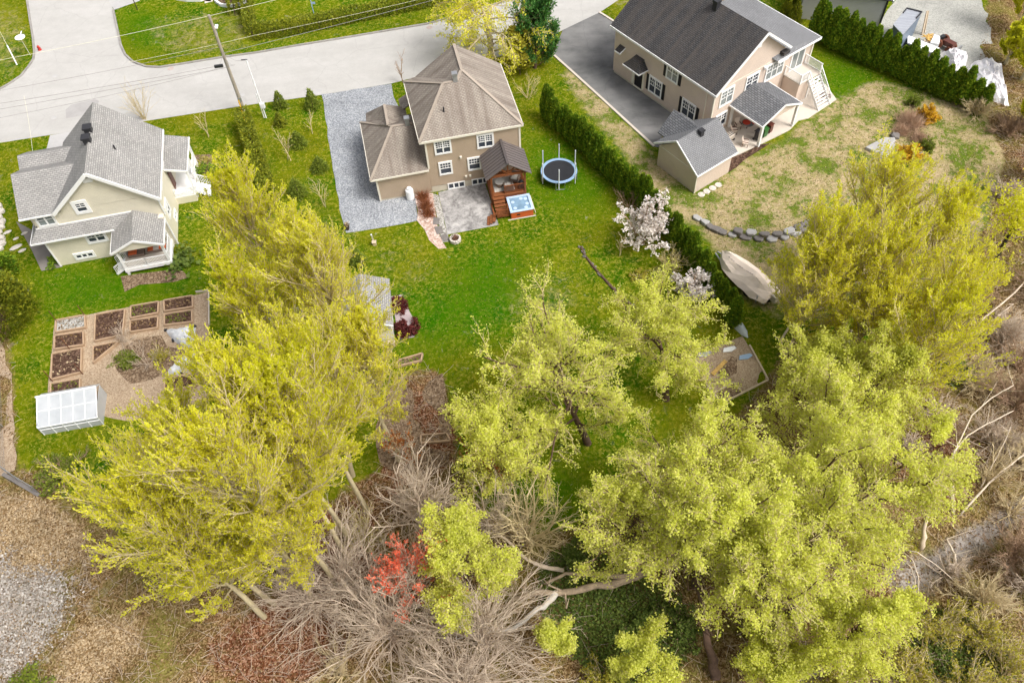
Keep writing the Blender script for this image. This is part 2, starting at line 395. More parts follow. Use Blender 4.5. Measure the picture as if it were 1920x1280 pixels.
plain('concrete_pale', (.55, .49, .42), .85, .07, 1.0); plain('pole_wood', (.33, .29, .23), .9, .2, 2)
plain('rusty', (.12, .04, .02), .8, .3, 4); plain('yellow_guard', (.65, .38, .03), .5, .1)
plain('wire', (.22, .21, .20), .6, .1); plain('wire_pale', (.62, .60, .45), .6, .1)
plain('frame_wood', (.40, .28, .18), .85, .2, 2); plain('pale_wood', (.55, .45, .33), .85, .15, 3)
plain('tan_canvas', (.80, .68, .58), .8, .07, 1.5); plain('mark_dark', (.14, .11, .10), .8, .1)
plain('tub_shell', (.42, .53, .70), .3, .05, spec=.5); plain('tramp_pad', (.24, .36, .52), .5, .1)
plain('tramp_mat', (.02, .021, .025), .6, .2); plain('wicker', (.20, .15, .12), .8, .25, 14)
plain('cushion', (.55, .52, .47), .9, .08); plain('red_cloth', (.55, .06, .03), .8, .15); plain('orange_cloth', (.62, .13, .04), .8, .15)
plain('rock', (.17, .155, .145), .9, .22, 1.6, fine=9); plain('rock_pale', (.52, .48, .43), .9, .18, 2, fine=9)
plain('bark_pale', (.46, .39, .24), .9, .2, 3); plain('bark_dark', (.10, .062, .043), .95, .4, 3)
plain('bark_log', (.30, .23, .16), .95, .45, 2.5, fine=8); plain('twig_tan', (.60, .49, .29), .9, .2)
plain('twig_grey', (.55, .45, .35), .9, .22); plain('twig_brown', (.38, .26, .17), .9, .3); plain('twig_white', (.60, .51, .40), .8, .15)
plain('flag_mix', (.40, .33, .30), .9, .2, 3); plain('blue_plastic', (.30, .42, .58), .4, .1)
plain('pot', (.05, .035, .03), .6, .3); plain('box_tan', (.60, .48, .30), .7, .1)
def glass(name, c):
    s = N(name, .12, .6); f = s.noise(.9, 3); MAT[name] = s.done(s.ramp(f, [(.35, tuple(x*.6 for x in c)), (.65, c)]))
glass('glass', (.045, .055, .075)); glass('glass_grey', (.24, .27, .27)); glass('water_tub', (.24, .38, .52))
def sheetglass():
    s = N('poly_sheet', .3, .5); f = s.noise(.8, 3)
    s.b.inputs['Transmission Weight'].default_value = .15; s.b.inputs['Alpha'].default_value = .93
    MAT['poly_sheet'] = s.done(s.ramp(f, [(.3, (.46, .49, .51)), (.7, (.58, .60, .62))]))
sheetglass()
def fabricmesh():
    s = N('row_cover', .8, .2); f = s.noise(2.5, 5, .7); s.b.inputs['Alpha'].default_value = .9
    s.bump(f, .06, .8); MAT['row_cover'] = s.done(s.ramp(f, [(.3, (.50, .52, .54)), (.7, (.80, .81, .82))]))
fabricmesh()
leafmat('leaf_maple', [(.70, .68, .02), (.80, .78, .06), (.86, .82, .12), (.74, .74, .03)], trans=.6)
leafmat('leaf_maple_deep', [(.66, .67, .02), (.76, .76, .04), (.84, .80, .08)], trans=.6)
leafmat('leaf_willow', [(.60, .64, .07), (.72, .75, .14), (.82, .82, .24), (.66, .70, .09)], trans=.6)
leafmat('leaf_cedar', [(.06, .15, .012), (.16, .29, .018), (.36, .44, .03), (.10, .22, .014)], 1.2, .35)
leafmat('leaf_cedar_gold', [(.09, .12, .010), (.18, .22, .014), (.32, .32, .02), (.13, .16, .012)], .8, .3)
leafmat('leaf_pine', [(.03, .12, .025), (.07, .20, .035), (.12, .27, .05)], .6, .3)
leafmat('leaf_sapling', [(.09, .13, .015), (.17, .22, .02), (.24, .29, .03)], 1.0, .3)
leafmat('leaf_red', [(.80, .17, .09), (.88, .24, .13), (.70, .12, .06)])
leafmat('leaf_rust', [(.34, .10, .02), (.42, .14, .03), (.30, .12, .03)])
leafmat('blossom', [(.84, .76, .72), (.88, .84, .80), (.78, .70, .62)])
leafmat('leaf_forsythia', [(.62, .36, .02), (.72, .46, .03), (.50, .28, .015)])
leafmat('leaf_maroon', [(.07, .010, .010), (.11, .018, .015), (.05, .008, .008)], 1, .1)
leafmat('leaf_scrub', [(.36, .33, .03), (.44, .38, .04), (.28, .29, .03)])
leafmat('leaf_green', [(.07, .12, .02), (.14, .20, .035), (.22, .28, .06)])
leafmat('grass_rust', [(.30, .10, .045), (.36, .14, .06), (.24, .08, .03)], 1, .2)
leafmat('grass_pale', [(.55, .36, .24), (.62, .44, .30), (.45, .28, .18)], 1, .2)
leafmat('litter_mat', [(.10, .052, .018), (.19, .11, .042), (.36, .25, .13), (.15, .085, .03), (.07, .036, .013)], .3, .1)
leafmat('litter_pale', [(.34, .25, .14), (.48, .38, .24), (.24, .165, .09)], .3, .1)
leafmat('stone_mix', [(.26, .22, .18), (.36, .33, .29), (.50, .47, .43), (.20, .15, .11)], .4, .0)

def asphalt(name, lo, hi, streak=None, fine=30):
    s = N(name, .88, .25); a = s.noise(.22, 6, .62); b = s.noise(fine, 3, .7)
    col = s.ramp(a, [(.32, lo), (.68, hi)]); col = s.mix(1, col, s.ramp(b, [(.3, .86), (.7, 1.12)]), 'MULTIPLY')
    if streak:
        mp = s.n('Mapping'); s.t.links.new(s.co, mp.inputs[0]); mp.inputs['Rotation'].default_value = (0, 0, R_(streak[1]))
        n = s.n('TexNoise'); s.t.links.new(mp.outputs[0], n.inputs['Vector']); n.inputs['Scale'].default_value = 1; n.inputs['Detail'].default_value = 5
        mp.inputs['Scale'].default_value = (.14, .45, 1)
        col = s.mix(s.ramp(n.outputs['Fac'], [(.42, 0.0), (.7, .7)]), col, streak[0])
    vo = s.n('TexVoronoi'); vo.feature = 'DISTANCE_TO_EDGE'; vo.inputs['Scale'].default_value = .16
    wv = s.n('VectorMath'); wv.operation = 'ADD'; s.t.links.new(s.co, wv.inputs[0]); s.t.links.new(s.noise(.5, 5, .6, out='Color'), wv.inputs[1]); s.t.links.new(wv.outputs[0], vo.inputs['Vector'])
    col = s.mix(s.ramp(vo.outputs['Distance'], [(0.0, .2), (.010, 0.0)]), col, tuple(x*.55 for x in lo))
    col = s.mix(1, col, s.ramp(s.noise(1.1, 7, .7), [(.3, .94), (.7, 1.05)]), 'MULTIPLY')
    s.bump(b, .01, .4); MAT[name] = s.done(col)
asphalt('road_mat', (.395, .385, .365), (.44, .43, .41), ((.365, .355, .335), -14))
asphalt('drive_asphalt', (.085, .085, .085), (.20, .20, .195), ((.25, .245, .24), 40))
asphalt('drive_grey', (.36, .355, .35), (.46, .45, .44))
def gravelmat(name, c1, c2, c3, sc=9):
    s = N(name, .95, .15); v = s.vor(sc, 'Color'); bw = s.n('RGBToBW'); s.t.links.new(v, bw.inputs[0])
    col = s.ramp(bw.outputs[0], [(.2, c1), (.5, c2), (.85, c3)]); a = s.noise(.35, 5, .6)
    col = s.mix(1, col, s.ramp(a, [(.3, .82), (.7, 1.12)]), 'MULTIPLY'); d = s.vor(sc); s.bump(d, .03, .7)
    MAT[name] = s.done(col)
gravelmat('gravel_blue', (.17, .185, .21), (.27, .285, .305), (.40, .415, .43), 12)
gravelmat('gravel_mix', (.20, .19, .16), (.34, .33, .30), (.5, .48, .45), 8)
gravelmat('yard_gravel', (.30, .305, .28), (.36, .36, .33), (.42, .41, .38), 9)
gravelmat('stone_pink', (.36, .24, .19), (.50, .37, .31), (.64, .53, .47), 6)
gravelmat('soil', (.045, .024, .016), (.075, .042, .028), (.16, .10, .07), 7)
gravelmat('mulch_tan', (.28, .20, .13), (.35, .265, .18), (.44, .35, .25), 12)
gravelmat('mulch_brown', (.10, .065, .04), (.18, .12, .075), (.32, .24, .16), 9)
def patio_mat():
    s = N('patio_stone', .9, .2); a = s.noise(1.5, 9, .78, .6); b = s.noise(.4, 4)
    col = s.ramp(a, [(.38, (.16, .15, .145)), (.52, (.33, .32, .31)), (.66, (.46, .44, .42))]); col = s.mix(1, col, s.ramp(b, [(.3, .78), (.7, 1.15)]), 'MULTIPLY')
    s.bump(a, .02, .5); MAT['patio_stone'] = s.done(col)
patio_mat()

# ---------------------------------------------------------------- ground
NGX, NGY = 520, 400
core_x = np.linspace(-72, 72, NGX); core_y = np.linspace(3, 112, NGY)
far = np.array([30, 90, 250, 700, 2500.0])
gx = np.r_[-72-far[::-1], core_x, 72+far]; gy = np.r_[3-far[::-1], core_y, 112+far]
XX, YY = np.meshgrid(gx, gy)
def inpoly(poly):
    P = np.array([[G(*p).x, G(*p).y] for p in poly]); x = XX.ravel(); y = YY.ravel(); c = np.zeros(len(x), bool); n = len(P)
    for i in range(n):
        x1, y1 = P[i]; x2, y2 = P[(i+1) % n]
        if y1 == y2: continue
        c ^= ((y1 > y) != (y2 > y)) & (x < (x2-x1)*(y-y1)/(y2-y1)+x1)
    return c.reshape(XX.shape).astype(float)
def blur(a, k):
    for ax in (0, 1):
        for _ in range(2):
            c = np.cumsum(np.pad(a, [(k+1, k) if i == ax else (0, 0) for i in (0, 1)], mode='edge'), axis=ax)
            a = (np.take(c, range(2*k+1, c.shape[ax]), ax)-np.take(c, range(0, c.shape[ax]-2*k-1), ax))/(2*k+1)
    return a
def zone(polys, k=2, amp=1.0): 
    m = np.zeros_like(XX)
    for p in polys: m = np.maximum(m, inpoly(p))
    return blur(m, k)*amp
DRY = zone([[(1045, 120), (1085, 190), (1180, 300), (1250, 385), (1330, 450), (1400, 560), (1470, 600), (1640, 590), (1800, 500), (1860, 420), (1900, 260), (1850, 215), (1790, 190), (1640, 150), (1560, 190), (1445, 275), (1390, 300), (1300, 365), (1232, 295), (1130, 185), (1075, 130)]], 3)
DRY = np.maximum(DRY, zone([[(50, 520), (110, 530), (100, 590), (60, 700), (30, 700), (40, 600)], [(600, 470), (790, 420), (860, 500), (800, 620), (740, 560), (690, 520)], [(950, 500), (1080, 480), (1140, 570), (1050, 640), (950, 640), (880, 600)], [(400, 100), (470, 85), (600, 76), (600, 84), (470, 103), (330, 128), (300, 124)]], 8, .40))
DRY = np.maximum(DRY, zone([[(0, 0), (52, 0), (64, 100), (40, 148), (0, 170), (-60, 120), (-60, 0)], [(1150, -20), (1235, -20), (1200, 40), (1140, 30)], [(240, 35), (480, 10), (480, 95), (330, 118), (280, 90)]], 4, .42))
LIT = zone([[(-300, 900), (0, 890), (95, 880), (150, 950), (300, 1060), (560, 1000), (640, 920), (720, 880), (735, 700), (830, 690), (860, 860), (900, 960), (1000, 1005), (1085, 985), (1180, 930), (1300, 850), (1420, 740), (1480, 640), (1700, 640), (1790, 520), (1850, 420), (1885, 300), (1850, 215), (1830, 130), (1850, 40), (1850, -100), (2300, -100), (2500, 1600), (-400, 1600)], [(-60, 560), (8, 560), (22, 700), (30, 880), (-60, 900)]], 3)
RED = zone([[(1850, 250), (1905, 240), (1925, 500), (1850, 640), (1790, 760), (1700, 820), (1690, 900), (1740, 1010), (1820, 960), (1830, 800), (1900, 640), (2000, 500), (2000, 240)], [(705, 720), (830, 700), (870, 860), (800, 930), (700, 930)], [(540, 960), (700, 930), (730, 1060), (640, 1130), (560, 1080)], [(960, 1000), (1080, 990), (1040, 1060), (960, 1040)], [(480, 1120), (700, 1180), (640, 1290), (380, 1300), (330, 1200)], [(90, 900), (150, 900), (160, 960), (110, 975)], [(4, 600), (24, 690), (36, 860), (18, 880), (0, 700)]], 9)
GRV = zone([[(-200, 1110), (20, 1115), (120, 1085), (190, 1085), (200, 1110), (120, 1145), (50, 1200), (-20, 1250), (-200, 1290)]], 14, .95)
MUD = zone([[(2100, 840), (1960, 900), (1880, 955), (1800, 1000), (1735, 1045), (1665, 1045), (1655, 1090), (1715, 1120), (1780, 1080), (1835, 1040), (1925, 968), (2100, 905)], [(1490, 1200), (1560, 1230), (1530, 1330), (1440, 1330)]], 2)
UND = zone([[(1000, 1030), (1090, 1010), (1190, 1070), (1180, 1250), (1100, 1270), (1010, 1150)], [(1100, 1120), (1290, 1080), (1300, 1280), (1120, 1290)], [(1700, 1150), (1850, 1130), (1950, 1300), (1650, 1300)], [(20, 1270), (120, 1240), (160, 1330), (0, 1330)], [(100, 860), (160, 880), (150, 930), (80, 900)], [(1760, 690), (1830, 640), (1850, 700), (1790, 740)]], 8, .75)
TAN = zone([[(-200, 930), (60, 925), (150, 980), (230, 1050), (60, 1080), (-200, 1120)], [(130, 1180), (250, 1130), (300, 1200), (180, 1290), (60, 1290)], [(1820, 620), (1980, 500), (2100, 900), (1930, 880), (1860, 900)]], 6)
LUSH = zone([[(1530, 80), (1600, 108), (1650, 150), (1640, 200), (1600, 225), (1560, 215), (1575, 190), (1545, 160)], [(985, 240), (1080, 280), (1160, 380), (1100, 400), (1000, 380)], [(860, 480), (960, 450), (1000, 560), (900, 640), (800, 620)], [(210, 25), (300, 20), (300, 90), (250, 110)], [(60, 500), (380, 500), (400, 540), (110, 590), (70, 540)], [(940, 880), (1080, 880), (1080, 985), (960, 960)], [(740, 560), (800, 560), (840, 690), (760, 660)], [(1040, 860), (1100, 860), (1100, 960), (1050, 960)]], 6)
rg = np.random.default_rng(5)
ZZ = blur(rg.normal(size=XX.shape), 3)*.9*np.clip(LIT*1.2, 0, 1)+blur(rg.normal(size=XX.shape), 9)*.8*np.clip(LIT, 0, 1)
ZZ = np.where((np.abs(XX) < 71) & (YY > 3.5) & (YY < 111), ZZ-.55*np.clip(blur(MUD, 3)*1.3, 0, 1), 0)
def gz(x, y):
    if abs(x) > 71 or y < 4 or y > 111: return 0.0
    return float(ZZ[np.searchsorted(gy, y)-1, np.searchsorted(gx, x)-1])
nx_, ny_ = len(gx), len(gy)
ii = np.arange(nx_*ny_).reshape(ny_, nx_)
gq = np.stack([ii[:-1, :-1], ii[:-1, 1:], ii[1:, 1:], ii[1:, :-1]], -1).reshape(-1, 4)
def ground_mat():
    s = N('ground_mat', 1.0, .0)
    a1 = s.n('Attribute'); a1.attribute_name = 'zone_a'; a2 = s.n('Attribute'); a2.attribute_name = 'zone_b'
    s1 = s.n('SeparateColor'); s.t.links.new(a1.outputs['Color'], s1.inputs[0]); s2 = s.n('SeparateColor'); s.t.links.new(a2.outputs['Color'], s2.inputs[0])
    dry, lit, red, grv = s1.outputs[0], s1.outputs[1], s1.outputs[2], a1.outputs['Alpha']
    mud, und, tan, lush = s2.outputs[0], s2.outputs[1], s2.outputs[2], a2.outputs['Alpha']
    big = s.noise(.10, 5, .6); mid = s.noise(.55, 6, .68, .6); fin = s.noise(3.2, 6, .75, .8); vf = s.noise(13, 4, .75)
    edge = s.math('MULTIPLY', s.math('SUBTRACT', s.noise(.9, 6, .7, .5), .5), 1.1)
    def m(z, k=1.0, c=.5, w=.12):
        v = s.math('ADD', z, s.math('MULTIPLY', edge, k)); return s.ramp(v, [(c-w, 0.0), (c+w, 1.0)])
    # lawn
    g = s.mix(s.ramp(s.math('ADD', s.math('MULTIPLY', mid, .6), s.math('MULTIPLY', fin, .4)), [(.42, 0.0), (.58, 1.0)]), (.022, .085, .001), (.11, .155, .003))
    g = s.mix(s.ramp(fin, [(.50, 0.0), (.62, .75)]), g, (.33, .30, .05))
    g = s.mix(s.ramp(big, [(.42, 0.0), (.62, .5)]), g, (.19, .17, .006))
    g = s.mix(s.math('MULTIPLY', lush, .7), g, (.018, .115, .001))
    # dry lawn: straw with green tufts
    dcol = s.mix(s.ramp(fin, [(.32, 0.0), (.66, 1.0)]), (.27, .20, .095), (.53, .42, .27))
    tuft = s.ramp(s.math('ADD', s.math('MULTIPLY', s.noise(.33, 7, .72), .7), s.math('MULTIPLY', fin, .3)), [(.49, 0.0), (.54, 1.0)])
    gt = s.mix(s.ramp(fin, [(.3, 0.0), (.7, 1.0)]), (.035, .10, .003), (.11, .165, .01))
    dcol = s.mix(s.math('MULTIPLY', tuft, .95), dcol, gt)
    dcol = s.mix(s.ramp(s.noise(1.3, 7, .8), [(.44, 0.0), (.60, .55)]), dcol, (.19, .20, .03))
    dm = s.math('ADD', s.math('MULTIPLY', dry, 1.25), s.math('MULTIPLY', s.math('SUBTRACT', s.noise(1.4, 6, .75, .8), .5), 1.3))
    col = s.mix(s.ramp(dm, [(.42, 0.0), (.85, 1.0)]), g, dcol)
    # leaf litter
    sp = s.n('RGBToBW'); s.t.links.new(s.vor(11, 'Color'), sp.inputs[0])
    lcol = s.ramp(sp.outputs[0], [(.15, (.065, .038, .012)), (.45, (.15, .09, .036)), (.8, (.34, .245, .13))])
    lcol = s.mix(s.ramp(s.noise(.35, 6, .7, .4), [(.44, 0.0), (.62, .6)]), lcol, (.17, .17, .03))
    rcol = s.ramp(sp.outputs[0], [(.15, (.065, .022, .009)), (.5, (.15, .058, .026)), (.85, (.38, .23, .15))])
    lcol = s.mix(m(red, .9), lcol, rcol)
    tcol = s.ramp(sp.outputs[0], [(.15, (.16, .10, .045)), (.5, (.31, .215, .11)), (.85, (.54, .42, .27))])
    lcol = s.mix(m(tan, .8), lcol, tcol)
    ucol = s.mix(s.ramp(vf, [(.35, 0.0), (.65, 1.0)]), (.035, .06, .012), (.15, .17, .04))
    lcol = s.mix(s.math('MULTIPLY', m(und, .9), .85), lcol, ucol)
    lcol = s.mix(1, lcol, s.ramp(mid, [(.25, .70), (.75, 1.25)]), 'MULTIPLY')
    col = s.mix(m(lit, 1.0), col, lcol)
    gs = s.n('RGBToBW'); s.t.links.new(s.vor(4.5, 'Color'), gs.inputs[0])
    gcol = s.ramp(gs.outputs[0], [(.1, (.22, .19, .15)), (.5, (.38, .35, .30)), (.9, (.60, .57, .52))])
    gcol = s.mix(s.ramp(s.noise(.8, 6, .75, .5), [(.48, 0.0), (.6, .8)]), gcol, tcol)
    col = s.mix(m(grv, 1.9, .5, .25), col, gcol)
    mcol = s.ramp(s.noise(1.2, 6, .7, .5), [(.3, (.20, .175, .155)), (.55, (.34, .305, .275)), (.75, (.46, .42, .385))])
    mcol = s.mix(s.ramp(s.noise(.9, 7, .75, .8), [(.5, 0.0), (.6, .75)]), mcol, lcol)
    col = s.mix(m(mud, 1.3, .5, .2), col, mcol)
    col = s.mix(1, col, s.ramp(vf, [(.25, .78), (.75, 1.2)]), 'MULTIPLY')
    s.bump(s.math('ADD', fin, s.math('MULTIPLY', vf, .5)), .10, .8)
    MAT['ground_mat'] = s.done(col)
ground_mat()
gnd = np_mesh('ground', np.c_[XX.ravel(), YY.ravel(), ZZ.ravel()], gq, 'ground_mat', None, True); struct(gnd)
for nm, arr in (('zone_a', (DRY, LIT, RED, GRV)), ('zone_b', (MUD, UND, TAN, LUSH))):
    at = gnd.data.attributes.new(nm, 'FLOAT_COLOR', 'POINT')
    at.data.foreach_set('color', np.stack([a.ravel() for a in arr], -1).astype(np.float32).ravel())

PAVED = []
def sheet(name, pix, mat, z=.012, t=.06, rag=0.0, n=6, seed=1):
    PAVED.append(pix)
    """paved area: outline from surveyed points, edge slightly ragged, laid z above the ground"""
    pts = [G(*p) for p in pix]; rr = random.Random(seed); out = []
    for i in range(len(pts)):
        a = pts[i]; b = pts[(i+1) % len(pts)]; k = max(1, int((b-a).length/1.2)) if rag else 1
        for q in range(k):
            p = a.lerp(b, q/k)
            out.append((p.x+rr.uniform(-rag, rag), p.y+rr.uniform(-rag, rag)))
    o = MB().prism(out, z-t, z).build(name, mat); return struct(o)
MIDG = [(213, 20), (222, 62), (227, 85), (236, 104), (250, 117), (275, 126), (300, 127), (340, 121), (420, 108), (480, 100), (560, 86), (640, 73), (700, 63), (800, 46), (816, 42), (865, 27), (960, 0), (1060, -34)]
LEFTG = [(-80, 200), (0, 168), (18, 158), (40, 143), (54, 126), (63, 112), (65, 100), (62, 70), (57, 40), (51, 0), (42, -60)]
sheet('road', LEFTG+[(190, -60), (205, 0)]+MIDG+[(1200, -80), (1320, -80), (1160, 0), (1124, 24), (1055, 57), (1000, 84), (945, 104), (860, 125), (760, 150), (733, 157), (604, 178), (480, 195), (280, 226), (150, 246), (95, 253), (0, 268), (-80, 281)], 'road_mat', .012)
sheet('side_driveway', [(206, -30), (262, -30), (262, 2), (214, 19), (205, 4)], 'drive_grey', .020)
sheet('asphalt_driveway', [(1055, 57), (1124, 24), (1200, 72), (1272, 150), (1328, 256), (1292, 288), (1226, 275), (1180, 233), (1130, 187), (1075, 137), (1037, 103)], 'drive_asphalt', .020)
sheet('grey_driveway', [(94, 254), (146, 246), (215, 330), (120, 345), (70, 300), (88, 278)], 'drive_grey', .020)
sheet('gravel_driveway', [(604, 178), (733, 157), (738, 182), (752, 209), (800, 262), (806, 360), (780, 366), (784, 414), (716, 427), (648, 438), (638, 392), (625, 320), (613, 240)], 'gravel_blue', .020, rag=.08)
sheet('patio', [(822, 361), (908, 340), (935, 422), (839, 440)], 'patio_stone', .036)
sheet('gravel_strip', [(811, 364), (822, 366), (839, 440), (842, 452), (829, 455), (820, 410)], 'gravel_mix', .024, rag=.05)
sheet('stone_bed', [(779, 360), (811, 362), (818, 412), (829, 455), (836, 464), (822, 467), (806, 452), (795, 430), (784, 414)], 'stone_pink', .030, rag=.1)
sheet('rear_terrace', [(1372, 297), (1425, 272), (1480, 245), (1497, 227), (1515, 223), (1568, 188), (1548, 160), (1470, 130), (1345, 200), (1330, 262)], 'concrete_pale', .10, .2)
sheet('soil_bed', [(1372, 299), (1424, 273), (1441, 272), (1395, 300), (1366, 325)], 'soil', .13, rag=.1)
asphalt('dark_paving', (.16, .145, .13), (.24, .22, .20))
sheet('side_pavement', [(30, 415), (75, 440), (118, 500), (78, 508), (60, 470)], 'dark_paving', .016)
sheet('far_yard', [(1640, 60), (1730, -90), (1900, -90), (1850, 30), (1862, 90), (1855, 120), (1800, 190), (1700, 120)], 'yard_gravel', .014, rag=.25)
sheet('mulch_bed', [(228, 520), (262, 512), (345, 505), (352, 520), (300, 532), (262, 536), (232, 545)], 'mulch_brown', .022, rag=.15)
sheet('round_bed', [(366, 292), (392, 289), (408, 300), (402, 318), (385, 328), (366, 316)], 'mulch_brown', .022, rag=.12)
sheet('garden_path', [(104, 602), (200, 583), (392, 547), (393, 610), (388, 760), (240, 790), (86, 760)], 'mulch_tan', .014, rag=.08)
sheet('soil_plot', [(748, 690), (795, 682), (830, 700), (845, 820), (840, 900), (720, 900), (705, 800)], 'mulch_brown', .012, rag=.2)
sheet('planted_border', [(330, -30), (400, -30), (395, 3), (350, 2)], 'mulch_brown', .02, rag=.05)
sheet('flower_bed', [(402, -30), (462, -30), (458, 8), (430, 14), (408, 8)], 'mulch_brown', .024, rag=.05)
sheet('far_path', [(382, -20), (400, -20), (399, 3), (384, 7)], 'concrete_pale', .02)
sheet('far_plot', [(1330, -40), (1400, -40), (1385, 5), (1340, 15)], 'mulch_brown', .018)
plain('kerb_mat', (.28, .265, .24), .9, .25, 1.5)
def kerb(pix, label, w=.2, h=.1, mat='kerb_mat'):
    b = MB(); pts = [G(*p) for p in pix]
    for i in range(len(pts)-1):
        a, c = pts[i], pts[i+1]; b.bar((a.x, a.y, h/2), (c.x, c.y, h/2), w, h+.1)
    o = b.build('kerb', mat); struct(o); o['label'] = label; return o
kerb(MIDG, 'grey concrete kerb along the far side of the road'); kerb(LEFTG, 'concrete kerb round the corner lawn')
kerb([(1037, 103), (1075, 137), (1130, 187), (1180, 233), (1226, 275)], 'pale concrete edging on the lawn side of the asphalt driveway', .25, .06, 'concrete_pale')
kerb([(1124, 24), (1160, 47), (1198, 70)], 'pale concrete edging below the front lawn of the dark roofed house', .25, .06, 'concrete_pale')
kerb([(331, 0), (350, 3), (376, 3), (397, -4)], 'white stone edging of the border', .2, .25, 'white_trim')
kerb([(402, -10), (405, 5), (415, 12), (430, 14), (450, 11), (461, 5), (462, -10)], 'white stone edging of the flower bed', .25, .3, 'white_trim')
# ---------------------------------------------------------------- house parts
FACE = {'near': 0.0, 'right': math.pi/2, 'left': -math.pi/2, 'far': math.pi}
def window(parent, c, w, h, face='near', cols=2, grid=(2, 2), trim=.16, tr='white_trim', pane='glass', lower=.5, name='window'):
    """trimmed window centred at c; every sash has a grid of small panes above and one pane below"""
    b = MB(); d = .09
    b.bb(-w/2-trim, w/2+trim, -d, .02, h/2, h/2+trim*1.1); b.bb(-w/2-trim, w/2+trim, -d, .02, -h/2-trim*1.1, -h/2)
    b.bb(-w/2-trim, -w/2, -d, .02, -h/2, h/2); b.bb(w/2, w/2+trim, -d, .02, -h/2, h/2)
    sw = w/cols
    for i in range(1, cols): x = -w/2+i*sw; b.bb(x-.06, x+.06, -d+.01, .02, -h/2, h/2)
    if grid:
        zt = h/2; zl = -h/2+h*lower
        for i in range(cols):
            x0 = -w/2+i*sw
            if lower > 0: b.bb(x0, x0+sw, -.06, .0, zl-.035, zl+.035)
            for k in range(1, grid[0]): x = x0+sw*k/grid[0]; b.bb(x-.022, x+.022, -.055, .0, zl, zt)
            for k in range(1, grid[1]): z = zl+(zt-zl)*k/grid[1]; b.bb(x0, x0+sw, -.055, .0, z-.022, z+.022)
    o = b.build(name, tr, parent); o.location = c; o.rotation_euler = (0, 0, FACE[face])
    p = MB().bb(-w/2, w/2, -.03, .015, -h/2, h/2).build('pane', pane, o)
    return o
def shutters(parent, c, w, h, face, trim=.16):
    for sx in (-1, 1):
        b = MB(); x = sx*(w/2+trim+.2)
        b.bb(x-.17, x+.17, -.06, .02, -h/2-.1, h/2+.1)
        for k in range(9): z = -h/2+(k+.5)*h/9; b.bb(x-.13, x+.13, -.075, -.05, z-.03, z+.03)
        o = b.build('shutter', 'black_paint', parent); o.location = c; o.rotation_euler = (0, 0, FACE[face])
def roof_vent(parent, c, mat='dark_metal', s=.34, h=.45):
    b = MB().bb(-s/2, s/2, -s/2, s/2, -.35, h*.7).bb(-s*.62, s*.62, -s*.62, s*.62, h*.7, h)
    o = b.build('roof_vent', mat, parent); o.location = c; return o
def pipe(parent, c): 
    o = MB().tube([(0, 0, -.2), (0, 0, .4)], .07, 8).build('vent_pipe', 'dark_metal', parent); o.location = c
def rail(b, a, c, h=.95, n=None, post=.09, top=.07):
    a = Vector(a); c = Vector(c); L = (c-a).length; n = n or max(2, int(L/.14))
    b.bar(a+Vector((0, 0, h)), c+Vector((0, 0, h)), top, .06); b.bar(a+Vector((0, 0, .12)), c+Vector((0, 0, .12)), .05, .05)
    for i in range(n+1):
        p = a.lerp(c, i/n); e = post if i in (0, n) else .035
        b.box((p.x, p.y, p.z+h/2), (e, e, h+(.08 if i in (0, n) else 0)))
def facia(pts, t=.2, w=.06):
    """white board following a roof edge"""
    b = MB()
    for a, c in zip(pts, pts[1:]): b.bar((a[0], a[1], a[2]-t/2+.02), (c[0], c[1], c[2]-t/2+.02), w, t)
    return b

# ================================================================ brown hip-roofed house in the middle
H2 = thing('brown_house', 'brown two-storey house with hipped roofs between gravel driveway and trampoline', 'house', (-6.60, 58.58, 0), R_(8.6))
wb = MB().bb(0, 8.65, 0, 8.6, .75, 6.2).bb(-4.95, 0, .02, 7.9, .22, 2.85)
wb.build('wall', 'siding_brown', H2)
MB().bb(.02, 8.63, .04, 8.5, -.2, .75).bb(-4.9, 0, .06, 7.8, -.2, .22).build('foundation', 'foundation', H2)
A = (2.6, 4.2, 8.83); C = (3.9, 4.35, 8.87); B = (4.5, 5.1, 9.32); PK = (4.45, 9.1, 9.32)
N0 = (-.5, -.3, 6.35); N1 = (8.97, -.15, 6.35); F1 = (8.75, 9.2, 6.35); F0 = (.4, 9.25, 6.35); WF = (-.75, 8.85, 6.35)
r = MB(); t = .14
for q in ([N0, N1, B, C, A], [N1, F1, PK, B], [N0, A, WF], [WF, A, C], [WF, C, F0], [C, B, PK], [C, PK, F0]): r.slab(q, t)
ro = r.build('roof', 'shingle_brown', H2)
cp = MB()
for a, c in ((N0, A), (A, C), (C, B), (B, N1), (B, PK), (A, WF)): cp.bar((a[0], a[1], a[2]+.02), (c[0], c[1], c[2]+.02), .26, .05)
cp.build('ridge_cap', plain('cap_brown', (.33, .28, .23), .9, .1), ro)
facia([N0, N1, F1, F0], .2).bar((N0[0], N0[1], 6.27), (WF[0], WF[1], 6.27), .06, .2).build('eave_board', 'cream_trim', H2)
MB().prism([(-.42, -.22), (8.88, -.1), (8.7, 9.1), (-.7, 8.8)], 6.14, 6.19).build('soffit', 'cream_trim', H2)
